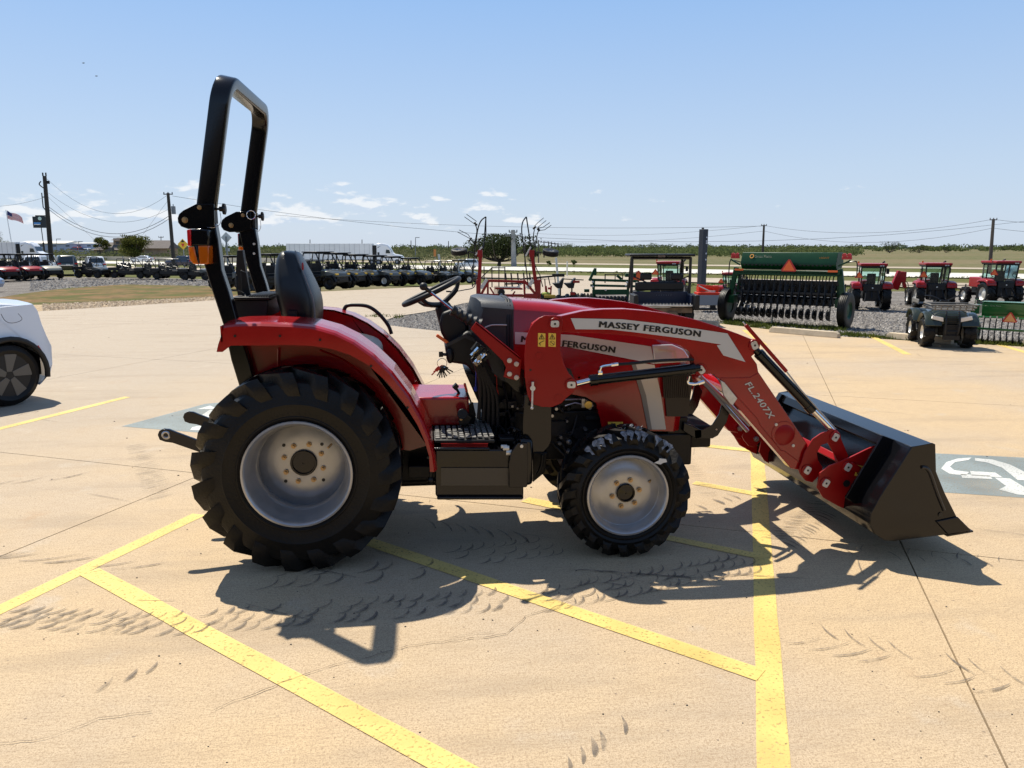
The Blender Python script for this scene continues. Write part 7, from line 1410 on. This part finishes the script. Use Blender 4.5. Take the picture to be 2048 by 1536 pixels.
m.done(); m = P('net_bag', pbr('green_bag', (.25, .30, .04), .8), T, .01); m.ball(X(1092, 588), .07, 10, 6, (1.4, 1, .6)); m.done()
m = P('shank', UTUB, T)
for (a, b_, c_, d_) in [(1080, 552, 1086, 575), (1070, 555, 1074, 580), (1097, 555, 1101, 572), (1110, 553, 1112, 575), (1090, 560, 1093, 600)]: m.bar(X(a, b_, .2), X(c_, d_, .2), .018, .02)
m.done()
# ---- row of small cultivator parts left of it and the metal rack
T = here('cultivator', 'low black and red cultivator with upright shanks behind the tedder', 'cultivator', 1040, 578, rz=-YAW); m = P('frame_bar', UTUB, T, .002); m.bar((-.3, 0, .10), (.35, 0, .12), .03, .03); m.done()
for k, x in enumerate((-.26, -.15, -.02, .10, .22)): m = P('shank', UTUB if k % 2 else UBLK, T, .002); m.bar((x, 0, .0), (x - .03, 0, .32), .022, .03); m.done()
T = here('metal_rack', 'open black tube rack standing behind the red tedder', 'rack', 986, 574, rz=-YAW - R(8)); 
m = P('rack_tube', UTUB, T)
for x in (-.42, -.18, -.02, .12, .24): m.tube([(x, 0, 0), (x, 0, .40)], .012, 6)
m.tube([(-.02, 0, .38), (.24, 0, .38), (.24, 0, .17), (-.42, 0, .17)], .012, 6); m.tube([(-.42, 0, .02), (-.02, 0, .38)], .010, 6); m.done()
# ---- green disc harrow / pulverizer
T = here('soil_pulveriser', 'dark green soil pulveriser with spring rolls left of the parked utility vehicle', 'harrow', 1218, 606, rz=-YAW)
def X(px, py, y=0): return Vector(((px - 1218) / 100, y, (606 - py) / 100))
m = P('frame', UGRN, T, .004); m.bar(X(1182, 560), X(1275, 563), .05, .05); m.bar(X(1180, 571), X(1275, 573), .05, .045); m.bar(X(1186, 608), X(1187, 560), .05, .05); m.bar(X(1254, 608), X(1256, 560), .05, .05); m.bar(X(1178, 562), X(1188, 540), .05, .05); m.box(X(1189, 544), (.05, .08, .14)); m.box(X(1264, 552, .3), (.22, .1, .07)); m.bar(X(1235, 552, .2), X(1245, 560, .2), .05, .05); m.box(X(1220, 584), (.7, .06, .10)); m.done()
m = P('hitch_pin', ZNC, T)
for q in ((1184, 564), (1184, 573), (1252, 565), (1257, 562), (1250, 571), (1210, 580)): m.ball(X(*q, -.06), .022, 8, 5)
m.done()
for k in range(9): m = P('coil_roll', UBLK, T); m.lathe([(.07, -.02), (.07, .02), (.03, .02), (.03, -.02)], X(1192 + k * 7.5, 599), (1, .2, 0), 14, close=True); m.done()
T = here('disc_harrow', 'low dark disc harrow row between the planter and the green pulveriser', 'harrow', 1168, 606, rz=-YAW); m = P('harrow_frame', UGRN, T, .003); m.box((0, 0, .10), (.55, .08, .04)); m.box((.06, .1, .24), (.10, .1, .06)); m.done()
for k in range(8): m = P('disc', UBLK, T); m.lathe([(.08, -.01), (.02, .02), (.02, -.01)], (-.24 + k * .065, 0, .12), (1, .3, 0), 14, close=True); m.done()
T = here('trailer_rail', 'dark rail gate lying behind the green pulveriser', 'gate', 1250, 566, rz=-YAW); m = P('gate_rail', UTUB, T); m.tube([(-.4, 0, .17), (.5, 0, .18)], .010, 5); m.tube([(-.4, 0, 0), (-.4, 0, .18)], .012, 5)
for x in (-.2, -.05, .12): m.tube([(x, 0, .02), (x, 0, .16)], .010, 5)
m.done()
# ---- orange triangle on implement left of the utility vehicle
T = here('green_implement', 'green implement carrying an orange slow-vehicle triangle, left of the cage', 'implement', 1275, 600, rz=-YAW); m = P('post', UGRN, T, .003); m.bar((0, .02, 0), (0, .02, .45), .05, .05); m.done(); smv(T, (0, -.02, .46), .13)
# ---- red disc mower
T = here('disc_mower', 'bright red disc mower with grey skirt right of the parked utility vehicle', 'mower', 1415, 622, rz=-YAW)
ORD = pbr('bright_orange_red', (.62, .035, .01), .35, coat=.3)
m = P('deck', ORD, T, .006); m.box((.02, .1, .34), (.48, .35, .06)); m.box((.05, .25, .43), (.42, .2, .10)); m.bar((-.2, .1, .50), (.25, .1, .46), .05, .05); m.box((.18, .15, .42), (.10, .1, .16)); m.done(); m = P('skirt', UGRY, T, .004); m.box((.02, -.08, .22), (.46, .02, .20)); m.done(); m = P('arm', ZNC, T); m.tube([(-.2, -.02, .50), (.05, -.02, .38)], .012, 6); m.box((.08, -.02, .385), (.1, .03, .04)); m.done()
m = P('cutter_bar', UBLK, T, .004); m.box((-.05, 0, .04), (.45, .1, .04)); m.box((.1, 0, .10), (.1, .1, .10)); m.box((-.05, .0, .14), (.3, .08, .03)); m.done(); m = P('tube', UGRN, T); m.tube([(-.25, 0, .13), (.12, 0, .13)], .02, 6); m.done()
# ---- weeds and small litter
# ---- the white car at the left edge
c0 = G(30, 812); eR = Vector((.54, .84, 0)).normalized(); eW = Vector((-eR.y, eR.x, 0)); OFF = Vector(c0); WC = thing('white_car', 'pearl white car with dark five-spoke wheel cut by the left edge of the photo', 'car', tuple(c0))
PRL = pbr('pearl_white_paint', (.74, .75, .77), .16, coat=1.0)
def SP(x, y, o=0.0): d = ray(x, y); n = eW; t_ = ((c0 - n * o) - CP).dot(n) / d.dot(n); p = CP + d * t_; return p
def sz(x, y): p = SP(x, y); return ((p - c0).dot(eR), p.z)
def PT3(s_, w_, z_): p = c0 + eR * s_ + eW * w_; return Vector((p.x, p.y, z_))
tr_ = [sz(x, y) for x, y in [(-12, 620), (30, 614), (60, 611), (80, 609), (87, 622), (91, 650), (97, 672), (103, 692), (105, 728), (101, 745), (84, 766), (79, 770)]]
sr = tr_[7][0]; zc = tr_[1][1]; print('CAR', sr, zc, tr_)
rw = .335; R_a = rw * 1.16; fs0 = -2.62
archR = [(R_a * math.cos(R(a)), rw + R_a * 1.02 * math.sin(R(a))) for a in range(-10, 191, 12)]; archF = [(fs0 + x_, z_) for x_, z_ in archR]
poly = [(fs0 - .95, .30), (fs0 - 1.0, .55), (fs0 - .85, .74), (fs0 - .3, .86), (fs0 + .5, .93), (-1.2, zc - .02), (-.5, zc)] + tr_ + archR + [(-.45, .20), (fs0 + .45, .20)] + archF
def sec(t_):
    s_ = abs(t_); o_ = []
    for (a_, z_) in poly:
        ins = .02 + .22 * max(0, z_ - .62) ** 1.3 / .35 ** .3 if z_ > .62 else 0
        o_.append(PT3(a_ - (.10 * (1 - s_ ** 2) * -1 if a_ > sr - .35 else 0), .82 + t_ * (.82 - ins), z_ + (.035 * (1 - s_ ** 2) if z_ > .75 else 0)))
    return o_
m = MB(); m.loft([sec(t_) for t_ in (-1, -.98, -.93, -.8, -.4, 0, .4, .8, .93, .98, 1)]); wc = m.build('body', PRL, WC, bevel=.01, seg=3, ang=50)
m = MB(); cab_ = [(sr - .12, zc + .0, .66), (sr - .6, zc + .10, .62), (sr - 1.1, zc + .26, .58), (sr - 1.7, zc + .37, .54), (sr - 2.3, zc + .37, .54), (sr - 2.9, zc + .12, .60), (sr - 3.2, zc - .08, .64)]
m.loft([[PT3(a_, .82 + w_ * k, z_) for k, z_ in ((-1, zc - .15), (-1, zc + (zz - zc) * .35), (-.86, zz - .02), (-.4, zz), (.4, zz), (.86, zz - .02), (1, zc + (zz - zc) * .35), (1, zc - .15))] for a_, zz, w_ in cab_]); m.build('cabin', PRL, wc, ang=60)
m = MB(); m.tube([PT3(x_ * 1.02, -.006, z_) for x_, z_ in archR], .030, 8); m.build('arch_trim', UBLK, wc)
m = MB(); m.add([PT3(a_, b_, z_) for a_, b_, z_ in ((-.38, .05, .3), (.36, .05, .3), (.36, .05, .7), (-.38, .05, .7), (-.38, .5, .15), (.30, .5, .15), (.36, .5, .7), (-.38, .5, .7))], [(4, 5, 6, 7), (0, 4, 7, 3), (1, 2, 6, 5), (3, 7, 6, 2)]); m.build('wheel_well', INK, wc)
cw_ = PT3(0, .03, rw); m = MB(); m.lathe([(rw * .68, .0), (rw * .82, -.02), (rw * .97, .0), (rw, .03), (rw, .19), (rw * .7, .2)], cw_, eW, 48, close=True); wt = m.build('wheel', RUB, WC)
m = MB(); m.lathe([(rw * .70, .0), (rw * .68, .02), (rw * .64, .10), (.0, .11), (.0, .13), (rw * .70, .13)], cw_, eW, 40); m.build('rim', UBLK, wt)
GM_ = pbr('gunmetal', (.10, .097, .092), .35, metal=.4)
for k in range(5):
    a = R(72 * k + 14); u = eR * math.cos(a) + Vector((0, 0, math.sin(a))); v = -eR * math.sin(a) + Vector((0, 0, math.cos(a))); c_ = cw_ - eW * .004; q = [c_ + u * .04 - v * .025, c_ + u * rw * .69 - v * .085, c_ + u * rw * .69 + v * .05, c_ + u * .04 + v * .03]; m = MB(); m.prism(q, [p + eW * .03 for p in q]); m.build('spoke', GM_, wt, bevel=.003)
m = MB(); m.tube(cr([PT3(-.62, -.004, .30), PT3(-.60, -.004, .62), PT3(-.50, .02, .90)], 4), .004, 4); m.build('door_gap', UBLK, wc)

m = MB(); m.tube([SP(x, y, .012) for x, y in [(76, 691), (82, 702), (88, 713)]], [.006, .012, .006], 6); m.build('side_marker', RLN, wc)
m = MB(); m.tube(cr([SP(x, y, .004 - .02 * max(0, (650 - y) / 30)) for x, y in [(2, 628), (10, 641), (22, 646), (38, 643), (44, 637), (36, 627)]], 4), .003, 4); m.build('fuel_flap_gap', UBLK, wc)
for k_ in (0,): m = MB(); cf = PT3(fs0, .03, rw); m.lathe([(rw * .3, .0), (rw * .97, .0), (rw, .03), (rw, .19), (rw * .3, .2)], cf, eW, 32, close=True); m.build('wheel', RUB, WC)
OFF = Vector((0, 0, 0))
T = thing('blue_car', 'front corner of a blue and chrome car at the far left edge', 'car', (0, 0, 0)); put(make_car('blue and chrome car whose nose just enters at the left edge', pbr('pale_blue_paint', (.25, .32, .45), .2, coat=.8), 'blue_car', False), -62, 582, R(-8), 38, 1.45); bpy.data.objects.remove(T)
for o in list(scene.objects):
    if o.type == 'EMPTY' and o.name.startswith('parking_lot'): o['kind'] = 'structure'

# ---- unseen building added behind the photographer, inferred from dark gloss; also darkens camera-facing sides
BW = pbr('dark_cladding', (.10, .09, .08), .7, var=.1, vscale=2); B0 = bpy.data.objects.new('building', None); COL.objects.link(B0); B0.location = (3, -9, 0); B0['kind'] = 'structure'
m = MB(); m.box((0, -3, 2.6), (44, 6, 5.2)); m.build('wall', BW, B0, off=(0, 0, 0)); m = MB(); m.box((0, 1.2, 3.3), (44, 2.6, .25)); m.build('canopy', BW, B0, off=(0, 0, 0))
for k in range(12): m = MB(); m.box((-20.5 + k * 3.7, .02, 1.4), (2.9, .06, 2.4)); m.build('window', GLS, B0, off=(0, 0, 0))
for k in range(8): m = MB(); m.box((-21 + k * 6, 2.3, 1.6), (.22, .22, 3.2)); m.build('column', BW, B0, off=(0, 0, 0))
